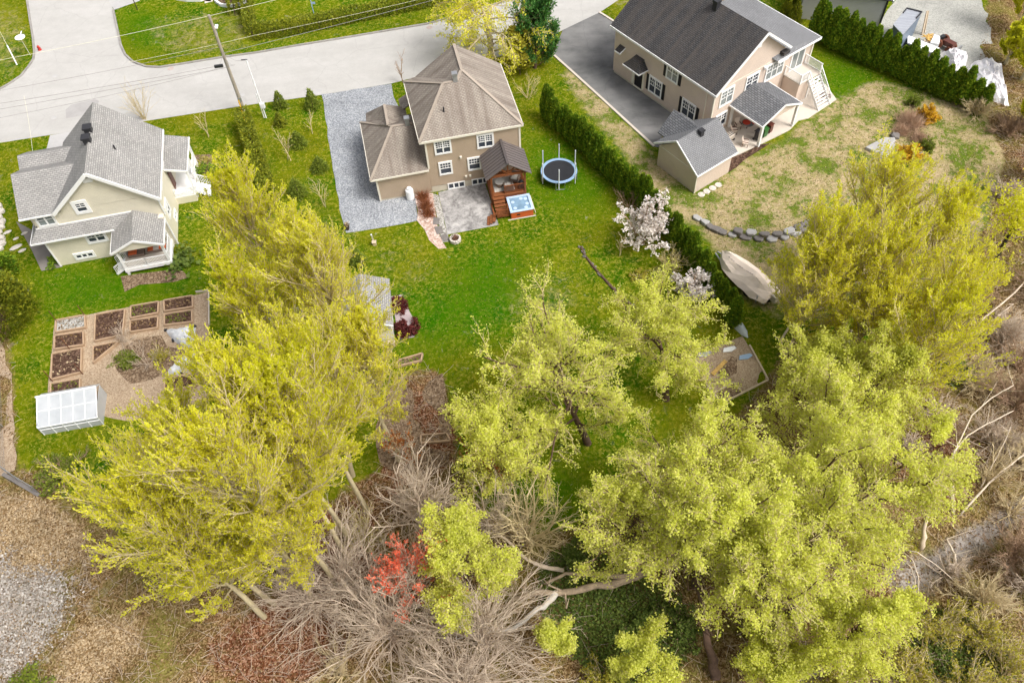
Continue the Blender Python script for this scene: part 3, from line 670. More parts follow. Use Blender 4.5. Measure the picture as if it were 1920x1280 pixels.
# garage roof
ga = [(-5.45, -.3, 2.98), (-.02, -.2, 2.98), (-.02, 4.1, 5.15), (-2.6, 4.1, 5.15), (-5.6, 8.25, 2.98), (-.02, 8.2, 2.98)]
g_ = MB(); g_.slab([ga[0], ga[1], ga[2], ga[3]], t); g_.slab([ga[0], ga[3], ga[4]], t); g_.slab([ga[4], ga[3], ga[2], ga[5]], t)
g_.slab([(-2.95, 4.4, 5.13), (-2.95, 7.5, 5.13), (-4.9, 9.3, 3.1), (-5.0, 7.3, 3.4)], t); g_.slab([(-2.95, 4.4, 5.13), (-1.0, 7.0, 3.5), (-1.0, 9.3, 3.1), (-2.95, 7.5, 5.13)], t)
g_.slab([(-2.95, 7.5, 5.13), (-1.0, 9.3, 3.1), (-4.9, 9.3, 3.1)], t)
gr = g_.build('garage_roof', 'shingle_brown', H2)
cp = MB()
for a, c in ((ga[0], ga[3]), (ga[3], ga[2]), (ga[3], ga[4]), ((-2.95, 4.4, 5.13), (-2.95, 7.5, 5.13))): cp.bar((a[0], a[1], a[2]+.02), (c[0], c[1], c[2]+.02), .24, .05)
cp.build('ridge_cap', 'cap_brown', gr)
facia([ga[4], ga[0], ga[1]], .18).build('eave_board', 'cream_trim', H2)
MB().bb(-4.6, -1.2, 7.9, 9.1, .0, 3.0).build('garage_front', 'siding_brown', H2)
MB().prism([(-5.35, -.22), (-.02, -.1), (-.02, 7.9), (-5.5, 8.1)], 2.80, 2.84).build('soffit', 'cream_trim', H2)
for q in ((-5.02, -4.86, -.03, .13, 0, 2.8), (-.06, .10, -.05, .1, 3.0, 6.15), (8.55, 8.72, -.05, .1, 0, 6.15)): MB().bb(*q).build('corner_board', 'cream_trim', H2)
# entry roof on the left wall and porch at the far front
e_ = MB(); e_.slab([(-1.5, 8.6, 3.3), (0, 8.6, 4.1), (0, 10.4, 4.1), (-1.5, 10.4, 3.3)], t); e_.slab([(.6, 9.1, 4.2), (3.6, 9.1, 4.2), (3.6, 11.0, 3.2), (.6, 11.0, 3.2)], t)
e_.build('porch_roof', 'shingle_brown', H2)
for q in ((-1.45, -1.3, 8.7, 8.85, 0, 3.2), (-1.45, -1.3, 10.2, 10.35, 0, 3.2), (.7, .85, 10.7, 10.85, 0, 3.1), (3.3, 3.45, 10.7, 10.85, 0, 3.1)): MB().bb(*q).build('porch_post', 'cream_trim', H2)
window(H2, (1.55, 0, 5.25), 1.25, 1.25, cols=2, grid=(3, 3), lower=.45)
window(H2, (5.45, 0, 5.15), 1.25, 1.25, cols=2, grid=(3, 3), lower=.45)
window(H2, (1.55, 0, 2.75), .95, 1.2, cols=1, grid=(4, 2), lower=.5)
window(H2, (4.25, 0, 2.7), .95, 1.2, cols=1, grid=(4, 2), lower=.5)
window(H2, (2.35, .04, .42), 1.45, .55, cols=3, grid=None, trim=.1); window(H2, (4.65, .04, .42), 1.45, .55, cols=3, grid=None, trim=.1)
MB().lathe((8.95, 3.5, 3.2), [(.02, 0), (.28, .02), (.3, .3), (.1, .32)], 12).build('meter', 'white_plastic', H2)
for c in ((3.05, -.06, 3.75), (3.35, -.06, 1.35), (3.75, -.06, 1.35)): 
    o = MB().box((0, 0, 0), (.2, .12, .18), 0).bb(-.05, .05, -.14, -.05, -.06, .1).build('wall_vent', 'cream_trim', H2); o.location = c
roof_vent(H2, (3.75, 4.35, 9.05), 'steel', .4, .6); roof_vent(H2, (-1.15, 4.1, 5.4), 'steel', .4, .5); pipe(H2, (2.2, 1.9, 7.65))

# deck with metal-roofed pavilion
DK = thing('timber_deck', 'raised cedar deck with posts, stairs and dark metal gable roof beside the hot tub', 'deck', (-6.60, 58.58, 0), R_(8.6))
MB().bb(5.2, 8.5, -3.15, 0, 1.06, 1.16).build('deck_floor', 'deck_boards', DK)
sk = MB(); sk.bb(5.22, 5.28, -3.1, 0, 0, 1.05); sk.bb(5.25, 8.45, -3.12, -3.06, 0, 1.05); sk.bb(8.4, 8.46, -3.1, 0, 0, 1.05)
sk.build('skirt', 'cedar_wood', DK)
for x, y in ((5.3, -3.05), (8.4, -3.05), (5.3, -.12), (8.4, -.12)): MB().bb(x-.08, x+.08, y-.08, y+.08, .0, 3.55).build('post', 'cedar_wood', DK)
bm = MB(); bm.bb(5.15, 8.6, -3.13, -2.97, 3.35, 3.55); bm.bb(5.22, 5.38, -3.1, 0, 3.35, 3.55); bm.bb(8.32, 8.48, -3.1, 0, 3.35, 3.55)
bm.bar((5.35, -3.05, 3.55), (6.85, -3.05, 4.75), .1, .14); bm.bar((8.35, -3.05, 3.55), (6.85, -3.05, 4.75), .1, .14); bm.bar((6.85, -3.05, 3.5), (6.85, -3.05, 4.75), .12, .12)
bm.bar((6.85, -3.05, 3.6), (6.2, -3.05, 4.2), .09, .1); bm.bar((6.85, -3.05, 3.6), (7.5, -3.05, 4.2), .09, .1)
bm.build('truss', 'cedar_wood', DK)
pr = MB(); pr.slab([(4.75, -3.4, 3.45), (4.75, -.02, 3.45), (6.85, -.02, 4.98), (6.85, -3.4, 4.98)], .09); pr.slab([(6.85, -3.4, 4.98), (6.85, -.02, 4.98), (8.98, -.02, 3.45), (8.98, -3.4, 3.45)], .09)
pro = pr.build('pavilion_roof', plain('metal_brown', (.15, .13, .125), .42, .06, metal=.2), DK)
sb = MB()
for k in range(1, 9):
    y = -3.4+k*3.38/9
    sb.bar((4.76, y, 3.46+.01), (6.83, y, 4.98), .05, .06); sb.bar((6.87, y, 4.98), (8.97, y, 3.46), .05, .06)
sb.bar((6.85, -3.42, 5.0), (6.85, 0, 5.0), .22, .07); sb.build('seam', plain('metal_seam', (.085, .072, .07), .45, .06), pro)
for a_, c_, n_ in (((6.5, -3.02, 1.16), (8.4, -3.02, 1.16), 14), ((8.42, -3.0, 1.16), (8.42, -.1, 1.16), 20), ((5.26, -3.0, 1.16), (5.26, -.1, 1.16), 20)):
    rl = MB(); rail(rl, a_, c_, .9, n_); rl.build('railing', 'cedar_wood', DK)
for k in range(4): MB().bb(5.3, 6.35, -3.45-k*.3, -3.15-k*.3+.02, .98-k*.16-.05, .98-k*.16).build('stair_tread', 'deck_boards', DK)
MB().bb(5.3, 6.4, -5.1, -4.36, .30, .38).build('landing', 'deck_boards', DK)
for k in range(3): MB().box((5.05-k*.27, -4.95-k*.04, .3-k*.1), (.3, 1.1, .05), R_(-14)).build('stair_tread', 'deck_boards', DK)
for k in range(3): MB().box((5.1-k*.27, -4.95-k*.04, .2-k*.1), (.05, 1.1, .16), R_(-14)).build('riser', 'cedar_wood', DK)
r2 = MB(); rail(r2, (5.35, -5.1, .38), (6.4, -5.1, .38), .8, 8); rail(r2, (6.38, -5.1, .38), (6.38, -4.4, .38), .8, 5); r2.build('landing_rail', 'cedar_wood', DK)
MB().bb(5.05, 5.2, -5.0, -3.1, .1, .35).build('stringer', 'cedar_wood', DK)
# furniture on the deck (own things, in the deck's frame)
def at2(x, y, z, rz=0): 
    c, s = math.cos(R_(8.6)), math.sin(R_(8.6)); return (-6.60+c*x-s*y, 58.58+s*x+c*y, z), R_(8.6)+rz
p, a = at2(6.55, -1.55, 1.16)
T_ = thing('rug', 'pale outdoor rug under the wicker seats on the deck', 'rug', p, a); MB().bb(-.95, .95, -1.1, 1.1, 0, .015).build('mat', 'cushion', T_)
def wick(lbl, x, y, rz, first=None):
    p, a = at2(x, y, 1.176, rz)
    if first: return dup(first, p, a, 1, lbl)
    t_ = thing('wicker_chair', lbl, 'armchair', p, a, 'wicker armchairs on the deck')
    MB().bb(-.42, .42, -.4, .4, .12, .4).build('base', 'wicker', t_, bevel=.03)
    MB().bb(-.42, .42, .3, .42, .4, .85).build('backrest', 'wicker', t_, bevel=.03)
    MB().bb(-.42, -.3, -.4, .3, .4, .62).build('armrest', 'wicker', t_, bevel=.03); MB().bb(.3, .42, -.4, .3, .4, .62).build('armrest', 'wicker', t_, bevel=.03)
    MB().bb(-.29, .29, -.38, .29, .4, .52).build('cushion', 'cushion', t_, bevel=.03)
    return t_
w0 = wick('wicker armchair at the back right corner of the deck with a cushion', 7.75, -1.5, -.5)
wick('wicker armchair with its back to the hot tub railing', 6.9, -2.55, math.pi, w0)
p, a = at2(6.2, -1.9, 1.176)
T_ = thing('round_wicker_table', 'round grey wicker table under the pavilion peak', 'table', p, a)
MB().lathe((0, 0, 0), [(.28, 0), (.38, .2), (.42, .5), (.40, .52)], 20).build('base', 'wicker', T_); MB().lathe((0, 0, .52), [(.44, 0), (.44, .04)], 20).build('top', 'cushion', T_)
p, a = at2(8.1, -2.6, 1.16)
T_ = thing('grill', 'small black covered grill in the near right corner of the deck', 'grill', p, a)
MB().bb(-.22, .22, -.2, .2, 0, .6).build('cart', 'black_plastic', T_, bevel=.02); MB().lathe((0, 0, .6), [(.24, 0), (.26, .12), (.16, .28), (.02, .32)], 14).build('lid', 'black_plastic', T_)
# hot tub
p, a = at2(7.62, -4.25, 0)
HT = thing('hot_tub', 'square hot tub full of blue water with an orange wood cabinet', 'hot tub', p, a)
MB().bb(-1.05, 1.05, -1.0, 1.0, 0, .78).build('cabinet', 'orange_panel', HT, bevel=.04)
ri = MB(); 
for x0, x1, y0, y1 in ((-1.1, 1.1, -1.05, -.82), (-1.1, 1.1, .82, 1.05), (-1.1, -.87, -.82, .82), (.87, 1.1, -.82, .82)): ri.bb(x0, x1, y0, y1, .78, .88)
ri.build('rim', 'tub_shell', HT, bevel=.03)
MB().bb(-.87, .87, -.82, .82, .785, .80).build('water', 'water_tub', HT)
for x, y in ((-.62, .3), (.62, .5), (.65, -.15), (-.55, -.5), (.2, .6), (.45, -.6)): MB().lathe((x, y, .80), [(.18, 0), (.17, .02), (.05, .025)], 12).build('seat_headrest', 'tub_shell', HT)
MB().bb(-.5, -.2, -1.02, -1.0, .35, .5).build('control_panel', 'black_plastic', HT)
MB().bar((1.15, .9, .7), (1.3, -.8, .1), .04, .04).build('cover_lifter', 'cream_trim', HT)
MB().bb(-1.35, 1.25, -1.15, -1.07, 0, .08).build('edging', 'rock_pale', HT)

# ================================================================ pale pink house, upper right
O3 = (20.50, 63.62, 0); H3A = R_(34)
def at3(x, y, z, rz=0):
    c, s = math.cos(H3A), math.sin(H3A); return (20.50+c*x-s*y, 63.62+s*x+c*y, z), H3A+rz
H3 = thing('pink_beige_house', 'large pinkish beige house with a dark main roof beside the asphalt driveway', 'house', O3, H3A)
wb = MB(); wb.bb(0, 9.6, 0, 14, .25, 5.35).bb(9.6, 14.0, .15, 9.2, .25, 5.15)
wb.add([(0, 0, 5.35), (9.6, 0, 5.35), (9.4, 0, 6.1), (5.25, 0, 9.45), (0, .3, 5.35), (9.6, .3, 5.35), (9.4, .3, 6.1), (5.25, .3, 9.45)], [(0, 1, 2, 3), (7, 6, 5, 4), (1, 5, 6, 2), (3, 7, 4, 0), (2, 6, 7, 3)])
wb.build('wall', 'siding_pink', H3)
MB().bb(.04, 9.5, .04, 13.9, -.2, .25).bb(9.5, 13.9, .2, 9.1, -.2, .25).build('foundation', 'foundation', H3)
pk = (5.3, -.55, 9.8); t = .15
r = MB(); r.slab([(-.4, -.45, 5.55), pk, (5.3, 14.4, 9.8), (-.4, 14.4, 5.55)], t)
ro = r.build('roof', shingle('shingle_main', (.085, .083, .085), (.06, .058, .06), (.028, .028, .028), .36, .17, stain=(.10, .085, .075)), H3)
MB().slab([pk, (9.35, -.55, 6.55), (9.35, 14.4, 6.55), (5.3, 14.4, 9.8)], t).build('roof_slope', 'shingle_light', H3)
MB().slab([(8.0, -.42, 5.42), (14.25, -.42, 5.35), (14.25, 9.6, 5.35), (9.0, 9.6, 6.35), (6.2, 9.6, 6.4), (7.2, .3, 6.1)], .12).build('low_roof', 'shingle_light', H3)
MB().bb(8.2, 9.3, -.42, .0, 5.15, 5.35).bb(8.6, 9.5, -.5, .0, 5.75, 6.05).build('roof_return', 'shingle_main', H3)
facia([(-.42, 14.4, 5.52), (-.42, -.5, 5.52), (5.3, -.6, 9.78), (9.4, -.6, 6.52), (9.4, .2, 6.52)], .22, .09).build('eave_board', 'white_trim', H3)
facia([(8.0, -.46, 5.40), (14.28, -.46, 5.33), (14.28, 9.6, 5.33), (6.2, 9.63, 6.38)], .2, .08).bar((8.2, -.48, 5.15), (9.5, -.48, 5.15), .08, .15).build('eave_board', 'white_trim', H3)
MB().bar((.02, -.03, 0), (.02, -.03, 5.3), .14, .14).build('corner_board', 'cream_trim', H3); MB().bar((13.97, .1, 0), (13.97, .1, 5.2), .16, .16).build('corner_board', 'cream_trim', H3); MB().bar((-.03, .9, .2), (-.03, .9, 5.3), .08, .08).build('downpipe', 'cream_trim', H3)
MB().bb(0.02, 9.6, -.03, .0, 5.35, 5.40).build('trim_band', 'cream_trim', H3)
roof_vent(H3, (4.85, 5.6, 9.65), 'dark_metal', .5, .65); roof_vent(H3, (7.4, 7.6, 6.6), 'dark_metal', .5, .5)
window(H3, (1.75, 0, 4.15), 1.5, 1.55, cols=2, grid=(2, 2), pane='glass_grey', lower=.5)
window(H3, (5.15, 0, 4.15), 1.5, 1.55, cols=2, grid=(2, 2), lower=.5)
window(H3, (8.35, 0, 4.15), 2.3, 1.6, cols=3, grid=(2, 2), pane='glass_grey', lower=.5)
window(H3, (1.55, 0, 1.5), 1.3, 1.3, cols=2, grid=(2, 2), lower=.5)
window(H3, (0, 5.55, 4.55), 1.35, 1.6, 'left', cols=2, grid=(2, 2), pane='glass_grey', lower=.5); shutters(H3, (0, 5.55, 4.55), 1.35, 1.6, 'left')
window(H3, (0, 7.6, 1.75), 1.6, 1.6, 'left', cols=2, grid=(3, 2), lower=.5); shutters(H3, (0, 7.6, 1.75), 1.6, 1.6, 'left')
window(H3, (0, 2.85, 1.75), 1.6, 1.6, 'left', cols=2, grid=(3, 2), lower=.5); shutters(H3, (0, 2.85, 1.75), 1.6, 1.6, 'left')
d_ = MB().bb(-.52, .52, -.08, .02, 0, 2.2).build('door', 'black_paint', H3); d_.location = (0, 10.05, .4); d_.rotation_euler = (0, 0, FACE['left'])
MB().bb(-.95, -.6, -.12, .0, .0, 2.6).bb(.6, .8, -.12, 0, 0, 2.6).bb(-.6, .6, -.15, 0, -.15, 0).build('door_frame', 'cream_trim', d_)
aw = MB(); aw.slab([(-1.25, 8.9, 3.05), (-1.25, 11.3, 3.05), (-.75, 10.7, 3.75), (-.75, 9.5, 3.75)], .1); aw.slab([(-1.25, 8.9, 3.05), (-.75, 9.5, 3.75), (0, 9.5, 3.75), (0, 8.9, 3.05)], .1); aw.slab([(-.75, 9.5, 3.75), (-.75, 10.7, 3.75), (0, 10.7, 3.9), (0, 9.5, 3.9)], .1)
aw.build('awning', 'shingle_main', H3)
facia([(0, 8.86, 3.03), (-1.28, 8.86, 3.03), (-1.28, 11.3, 3.03)], .14, .06).build('awning_trim', 'white_trim', H3)
b = MB(); b.slab([(-.7, 12.4, 3.4), (0, 12.4, 3.8), (0, 13.2, 3.8), (-.7, 13.2, 3.4)], .1); b.build('bay_roof', 'shingle_main', H3)
facia([(0, 12.36, 3.75), (-.73, 12.36, 3.38), (-.73, 13.2, 3.38)], .14, .06).build('bay_trim', 'white_trim', H3)
MB().lathe((6.7, -.14, 5.0), [(.02, 0), (.2, .05), (.2, .25), (.02, .3)], 12).build('wall_light', 'white_plastic', H3)
MB().bar((5.2, -.05, 8.0), (5.2, -.05, 8.9), .35, .05).build('gable_vent', 'white_trim', H3)
# patio door
pd = window(H3, (11.95, .15, 3.7), 1.7, 2.2, cols=2, grid=None, pane='glass_grey', name='patio_door')
# rear balcony: box, deck, rails and stair
BX = (10.4, 13.35)
MB().bb(10.4, 12.0, -1.9, .1, .1, 2.35).build('storage_enclosure', 'siding_pink', H3)
MB().bb(10.35, 13.4, -2.0, .14, 2.38, 2.5).build('balcony', 'concrete_pale', H3)
MB().bb(13.25, 13.4, -2.0, -1.85, 0, 2.4).build('balcony_post', 'white_trim', H3); MB().bb(12.0, 12.15, -2.0, -1.85, 0, 2.4).build('balcony_post', 'white_trim', H3)
for a_, c_, n_ in (((13.38, .1, 2.5), (13.38, -1.95, 2.5), 18), ((10.38, .1, 2.5), (10.38, -1.95, 2.5), 18), ((10.45, -1.95, 2.5), (11.5, -1.95, 2.5), 10)):
    r3 = MB(); rail(r3, a_, c_, 1.0, n_); r3.build('balcony_rail', 'white_trim', H3)
st = MB()
for k in range(10):
    f = k/9.5; x = 12.4+(12.3-12.4)*f; y = -2.1-f*2.0; z = 2.28-f*2.2
    st.bb(x-.8, x+.8, y-.075, y+.075, z-.03, z+.03)
for sx in (-.85, .85): st.bar((12.4+sx, -1.98, 2.42), (12.3+sx, -4.15, .02), .07, .28)
sto = st.build('stair', 'white_trim', H3)
for sx in (-.85, .85):
    r4 = MB(); r4.bar((12.4+sx, -1.98, 3.4), (12.3+sx, -4.1, 1.0), .06, .06)
    for k in range(14): f = k/13; r4.box((12.4+sx-.1*f, -1.98-2.12*f, 2.42-2.4*f+.5), (.035, .035, 1.0))
    r4.build('stair_rail', 'white_trim', H3)
for x, y, s_ in ((13.6, -3.2, .3), (13.75, -2.8, .28), (13.9, -3.5, .25)):
    p, a = at3(x, y, .1); tt = thing('flower_pot', {.3: 'nearer clay pot beside the foot of the white stair', .28: 'clay pot behind another by the white stair', .25: 'smallest clay pot on the terrace corner by the stair'}[s_], 'flower pot', p, a)
    MB().lathe((0, 0, 0), [(s_*.55, 0), (s_*.8, s_*1.2), (s_*.85, s_*1.3), (s_*.7, s_*1.3)], 14).build('body', 'flag_mix', tt); MB().lathe((0, 0, s_*1.22), [(s_*.7, 0), (s_*.68, .03)], 12).build('earth', 'soil', tt)
# covered terrace roof
CR = MB(); CR.slab([(2.5, -4.25, 2.85), (2.5, -.02, 2.85), (5.3, -.02, 4.0), (5.3, -4.25, 4.0)], .13); CR.slab([(5.3, -4.25, 4.0), (5.3, -.02, 4.0), (7.95, -.02, 2.85), (7.95, -4.25, 2.85)], .13)
cr = CR.build('terrace_roof', 'shingle_slate', H3)
facia([(2.46, -.02, 2.83), (2.46, -4.3, 2.83), (5.3, -4.3, 3.98), (7.99, -4.3, 2.83), (7.99, -.02, 2.83)], .18, .07).build('eave_board', 'white_trim', H3)
MB().add([(2.7, -4.12, 2.75), (7.8, -4.12, 2.75), (5.3, -4.12, 3.8), (2.7, -4.02, 2.75), (7.8, -4.02, 2.75), (5.3, -4.02, 3.8)], [(0, 1, 2), (5, 4, 3), (0, 3, 4, 1), (1, 4, 5, 2), (2, 5, 3, 0)]).build('gable', 'siding_pink', H3)
for x, y in ((2.85, -4.05), (7.7, -4.05), (2.85, -.2)): MB().bb(x-.12, x+.12, y-.12, y+.12, .1, 2.72).build('post', 'white_trim', H3)
# things on the terrace
def bin_(lbl, x, y, mat, rz=0.0):
    p, a = at3(x, y, .1, rz); t_ = thing('wheelie_bin', lbl, 'rubbish bin', p, a)
    MB().prism([(-.27, -.32), (.27, -.32), (.27, .3), (-.27, .3)], .12, 1.0).build('body', mat, t_, bevel=.03)
    MB().add([(-.3, -.36, 1.0), (.3, -.36, 1.0), (.3, .36, 1.08), (-.3, .36, 1.08), (-.28, -.34, 1.06), (.28, -.34, 1.06), (.28, .34, 1.14), (-.28, .34, 1.14)], [(3, 2, 1, 0), (4, 5, 6, 7), (0, 1, 5, 4), (1, 2, 6, 5), (2, 3, 7, 6), (3, 0, 4, 7)]).build('lid', mat, t_)
    MB().bar((-.28, .4, 1.0), (.28, .4, 1.0), .05, .05).build('handle', mat, t_)
    for sx in (-.25, .25):
        w_ = MB().tube([(sx-.04, .3, .12), (sx+.04, .3, .12)], .12, 12).build('wheel', 'black_plastic', t_)
bin_('black wheeled bin beside the terrace corner post', 3.55, -3.35, 'black_plastic', .1)
bin_('green wheeled bin between the black one and the brown one', 4.35, -3.3, 'green_plastic', -.05)
bin_('brown wheeled bin beside the green one under the terrace roof', 5.2, -3.2, 'brown_plastic', .15)
def pchair(lbl, x, y, rz, mat, first=None):
    p, a = at3(x, y, .1, rz)
    if first: return dup(first, p, a, 1, lbl)
    t_ = thing('patio_chair', lbl, 'chair', p, a, 'chairs under the terrace roof')
    MB().bb(-.27, .27, -.25, .27, .40, .46).build('seat', mat, t_); MB().bar((0, .27, .45), (0, .42, 1.0), .52, .05).build('backrest', mat, t_)
    for x_ in (-.25, .25):
        for y_ in (-.22, .25): MB().bb(x_-.02, x_+.02, y_-.02, y_+.02, 0, .42).build('leg', 'rusty', t_)
        MB().bb(x_-.03, x_+.03, -.25, .3, .6, .64).build('armrest', 'rusty', t_)
    return t_
c0 = pchair('tan slatted patio chair alone near the terrace edge post', 2.0, -3.2, .6, 'tan_canvas')
pchair('beige patio chair nearest the grey cart under the terrace roof', 2.5, -1.2, 1.0, 'tan_canvas', c0)
pchair('beige patio chair turned towards the red cushioned table', 3.3, -.9, -.4, 'tan_canvas', c0)
p, a = at3(4.0, -1.5, .1)
T_ = thing('garden_table', 'round glass garden table with red seat pads under the terrace roof', 'table', p, a)
MB().lathe((0, 0, .68), [(.6, 0), (.6, .04)], 20).build('top', 'glass_grey', T_); MB().tube([(0, 0, 0), (0, 0, .68)], .05, 8).build('leg', 'rusty', T_)
MB().lathe((-.1, .1, .72), [(.36, 0), (.40, .05), (.3, .1)], 14).build('seat_pad', 'red_cloth', T_); MB().lathe((.5, -.4, .72), [(.28, 0), (.3, .05), (.2, .1)], 14).build('seat_pad', 'red_cloth', T_)
p, a = at3(1.35, -1.6, .1)
T_ = thing('cooler_cart', 'pale grey cooler cart with slatted top by the terrace window', 'cooler', p, a)
MB().bb(-.45, .45, -.32, .32, .2, .75).build('body', 'concrete_pale', T_, bevel=.04)
for y in (-.18, .02, .2): MB().bb(-.38, .38, y-.04, y+.04, .75, .77).build('slot', 'black_plastic', T_)
for x_ in (-.4, .4): MB().tube([(x_, -.34, .14), (x_, -.26, .14)], .14, 12).build('wheel', 'black_plastic', T_)

# ================================================================ shed with cross gable beside it
SH = thing('garden_shed', 'pinkish beige shed with slate grey cross gable roof at the driveway end', 'shed', tuple(G(1301, 362.5)), R_(33.7))
SW, SD = 4.5, 5.05
wb = MB().bb(0, SW, 0, SD, 0, 2.4)
wb.add([(0, 0, 2.4), (0, SD, 2.4), (0, SD/2+.2, 4.3), (.2, 0, 2.4), (.2, SD, 2.4), (.2, SD/2+.2, 4.3)], [(0, 2, 1), (3, 4, 5), (0, 3, 5, 2), (1, 2, 5, 4), (0, 1, 4, 3)])
wb.build('wall', 'siding_pink', SH)
r = MB(); rz_ = 4.6; ry = 2.75
r.slab([(-.3, -.3, 2.5), (SW+.35, -.3, 2.5), (SW+.35, ry, rz_), (-.3, ry, rz_)], .12); r.slab([(-.3, ry, rz_), (SW+.35, ry, rz_), (SW+.35, 5.5, 2.6), (-.3, 5.5, 2.6)], .12)
r.build('roof', 'shingle_light', SH)
r = MB(); r.slab([(2.7, 3.0, 4.42), (2.7, 6.3, 4.42), (.9, 6.3, 2.7), (.9, 5.2, 2.75)], .12); r.slab([(2.7, 3.0, 4.42), (4.5, 5.2, 2.75), (4.5, 6.3, 2.7), (2.7, 6.3, 4.42)], .12)
r.build('cross_gable', 'shingle_slate', SH)
MB().bb(1.2, 4.2, 4.9, 6.0, 0, 2.6).build('cross_wing_wall', 'siding_pink', SH)
facia([(-.33, 5.5, 2.6), (-.33, ry, rz_), (-.33, -.33, 2.5), (SW+.35, -.33, 2.5)], .16, .07).build('eave_board', 'white_trim', SH)
MB().bb(-.03, .0, .03, SD, 2.38, 2.44).bar((0, 0, 0), (0, 0, 2.4), .09, .09).build('trim_band', 'cream_trim', SH)
roof_vent(SH, (2.3, 2.3, 4.35), 'dark_metal', .42, .45)

# ================================================================ cream house on the left
OH = tuple(G(115, 498)); HA = R_(9.7)
def at1(x, y, z, rz=0):
    c, s = math.cos(HA), math.sin(HA); return (OH[0]+c*x-s*y, OH[1]+s*x+c*y, z), HA+rz
H1 = thing('cream_house', 'cream sided house with grey shingle roofs and white porches beside the raised beds', 'house', OH, HA)
wb = MB().bb(0, 10.4, 0, 9.1, 0, 3.45).bb(.0, 10.4, .5, 9.1, 3.45, 5.7)
xl, xr, xp, zp, zl, zr = 2.25, 10.4, 6.25, 9.3, 5.95, 5.6
wb.bb(0, 2.6, .5, 6, 5.6, 6.0)
def gable_wall(b, y0, y1): b.add([(xl-.4, y0, 5.7), (xr, y0, 5.7), (xr, y0, zr), (xp, y0, zp), (xl-.1, y0, zl), (xl-.4, y1, 5.7), (xr, y1, 5.7), (xr, y1, zr), (xp, y1, zp), (xl-.1, y1, zl)], [(0, 2, 3, 4), (9, 8, 7, 5), (2, 7, 8, 3), (3, 8, 9, 4), (4, 9, 5, 0)])
gable_wall(wb, .5, .7); wb.build('wall', 'siding_cream', H1)
r = MB(); t = .13
pe = (10.85, .15, 5.5); pf = (10.85, 9.6, 5.5)
r.slab([(xp, .1, 9.55), (xp, 9.6, 9.55), pf, pe], t); r.slab([(xp, .1, 9.55), (2.0, .1, 5.95), (2.0, 9.6, 5.95), (xp, 9.6, 9.55)], t)
ro = r.build('roof', 'shingle_grey', H1)
w1 = MB(); w1.slab([(-.85, .25, 5.85), (2.3, .25, 5.85), (4.9, 3.6, 8.0), (-.85, 3.6, 8.0)], t); w1.slab([(-.85, 3.6, 8.0), (4.9, 3.6, 8.0), (3.4, 6.9, 6.0), (-.85, 6.9, 6.0)], t)
w1.build('wing_roof', 'shingle_grey', H1)
w2 = MB(); w2.slab([(-1.1, 5.1, 6.1), (3.2, 5.1, 6.1), (3.6, 7.0, 7.25), (-1.1, 7.0, 7.25)], t); w2.slab([(-1.1, 7.0, 7.25), (3.6, 7.0, 7.25), (3.2, 9.0, 6.0), (-1.1, 9.0, 6.0)], t)
w2.build('front_wing_roof', 'shingle_grey', H1)
ww = MB().bb(-.4, 2, 1.0, 6.3, 3.4, 5.9); ww.bb(-.7, 2, 5.5, 8.6, 0, 5.9); ww.build('wing_wall', 'siding_cream', H1)
facia([(xp, .06, 9.53), (2.0, .06, 5.93)], .3, .1).bar((xp, .06, 9.4), (10.85, .1, 5.38), .1, .3).bar((10.88, .1, 5.4), (10.88, 9.6, 5.4), .08, .2).bar((-.88, .22, 5.75), (2.3, .22, 5.75), .08, .16).build('eave_board', 'white_trim', H1)
s1 = MB(); s1.slab([(-.95, -.45, 3.5), (6.2, -.45, 3.5), (8.0, .5, 4.3), (-.2, .5, 4.25)], .1); s1.slab([(-.95, -.45, 3.5), (-.2, .5, 4.25), (-.2, 2.2, 4.25), (-.95, 2.2, 3.5)], .1)
s1.build('skirt_roof', 'shingle_grey', H1)
facia([(-.97, 2.2, 3.48), (-.97, -.48, 3.48), (6.15, -.48, 3.48)], .16, .06).bar((-.2, .47, 4.3), (8.0, .47, 4.33), .06, .1).build('eave_board', 'white_trim', H1)
p1 = MB(); p1.slab([(8.08, -3.0, 4.2), (8.08, .5, 4.45), (5.85, .4, 3.25), (5.85, -3.0, 3.15)], .1); p1.slab([(8.08, -3.0, 4.2), (10.35, -3.0, 3.15), (10.35, .5, 3.25), (8.08, .5, 4.45)], .1)
p1.build('porch_roof', 'shingle_grey', H1)
facia([(5.83, -.4, 3.15), (5.83, -3.04, 3.13), (8.08, -3.04, 4.18), (10.38, -3.04, 3.13), (10.38, .4, 3.2)], .2, .07).build('eave_board', 'white_trim', H1)
MB().add([(6.1, -2.9, 3.0), (10.1, -2.9, 3.0), (8.08, -2.9, 3.98), (6.1, -2.8, 3.0), (10.1, -2.8, 3.0), (8.08, -2.8, 3.98)], [(0, 1, 2), (5, 4, 3), (0, 3, 4, 1), (1, 4, 5, 2), (2, 5, 3, 0)]).build('gable', 'siding_cream', H1)
MB().bb(6.05, 10.15, -2.75, 0, .62, .72).build('porch_floor', 'concrete_pale', H1)
MB().bb(6.05, 10.15, -2.8, -2.72, .38, .74).bb(10.08, 10.16, -2.75, 0, .38, .74).build('porch_skirt', 'white_trim', H1)
for x, y in ((6.2, -2.65), (10.0, -2.65), (10.0, -.2)): MB().bb(x-.1, x+.1, y-.1, y+.1, .0, 3.05).build('post', 'white_trim', H1)
for a_, c_, n_ in (((6.25, -2.7, .72), (8.1, -2.7, .72), 15), ((8.1, -2.7, .72), (10.0, -2.7, .72), 15), ((10.05, -2.6, .72), (10.05, -.2, .72), 16), ((6.12, -1.1, .72), (6.12, -.1, .72), 7)):
    r5 = MB(); rail(r5, a_, c_, .85, n_); r5.build('porch_rail', 'white_trim', H1)
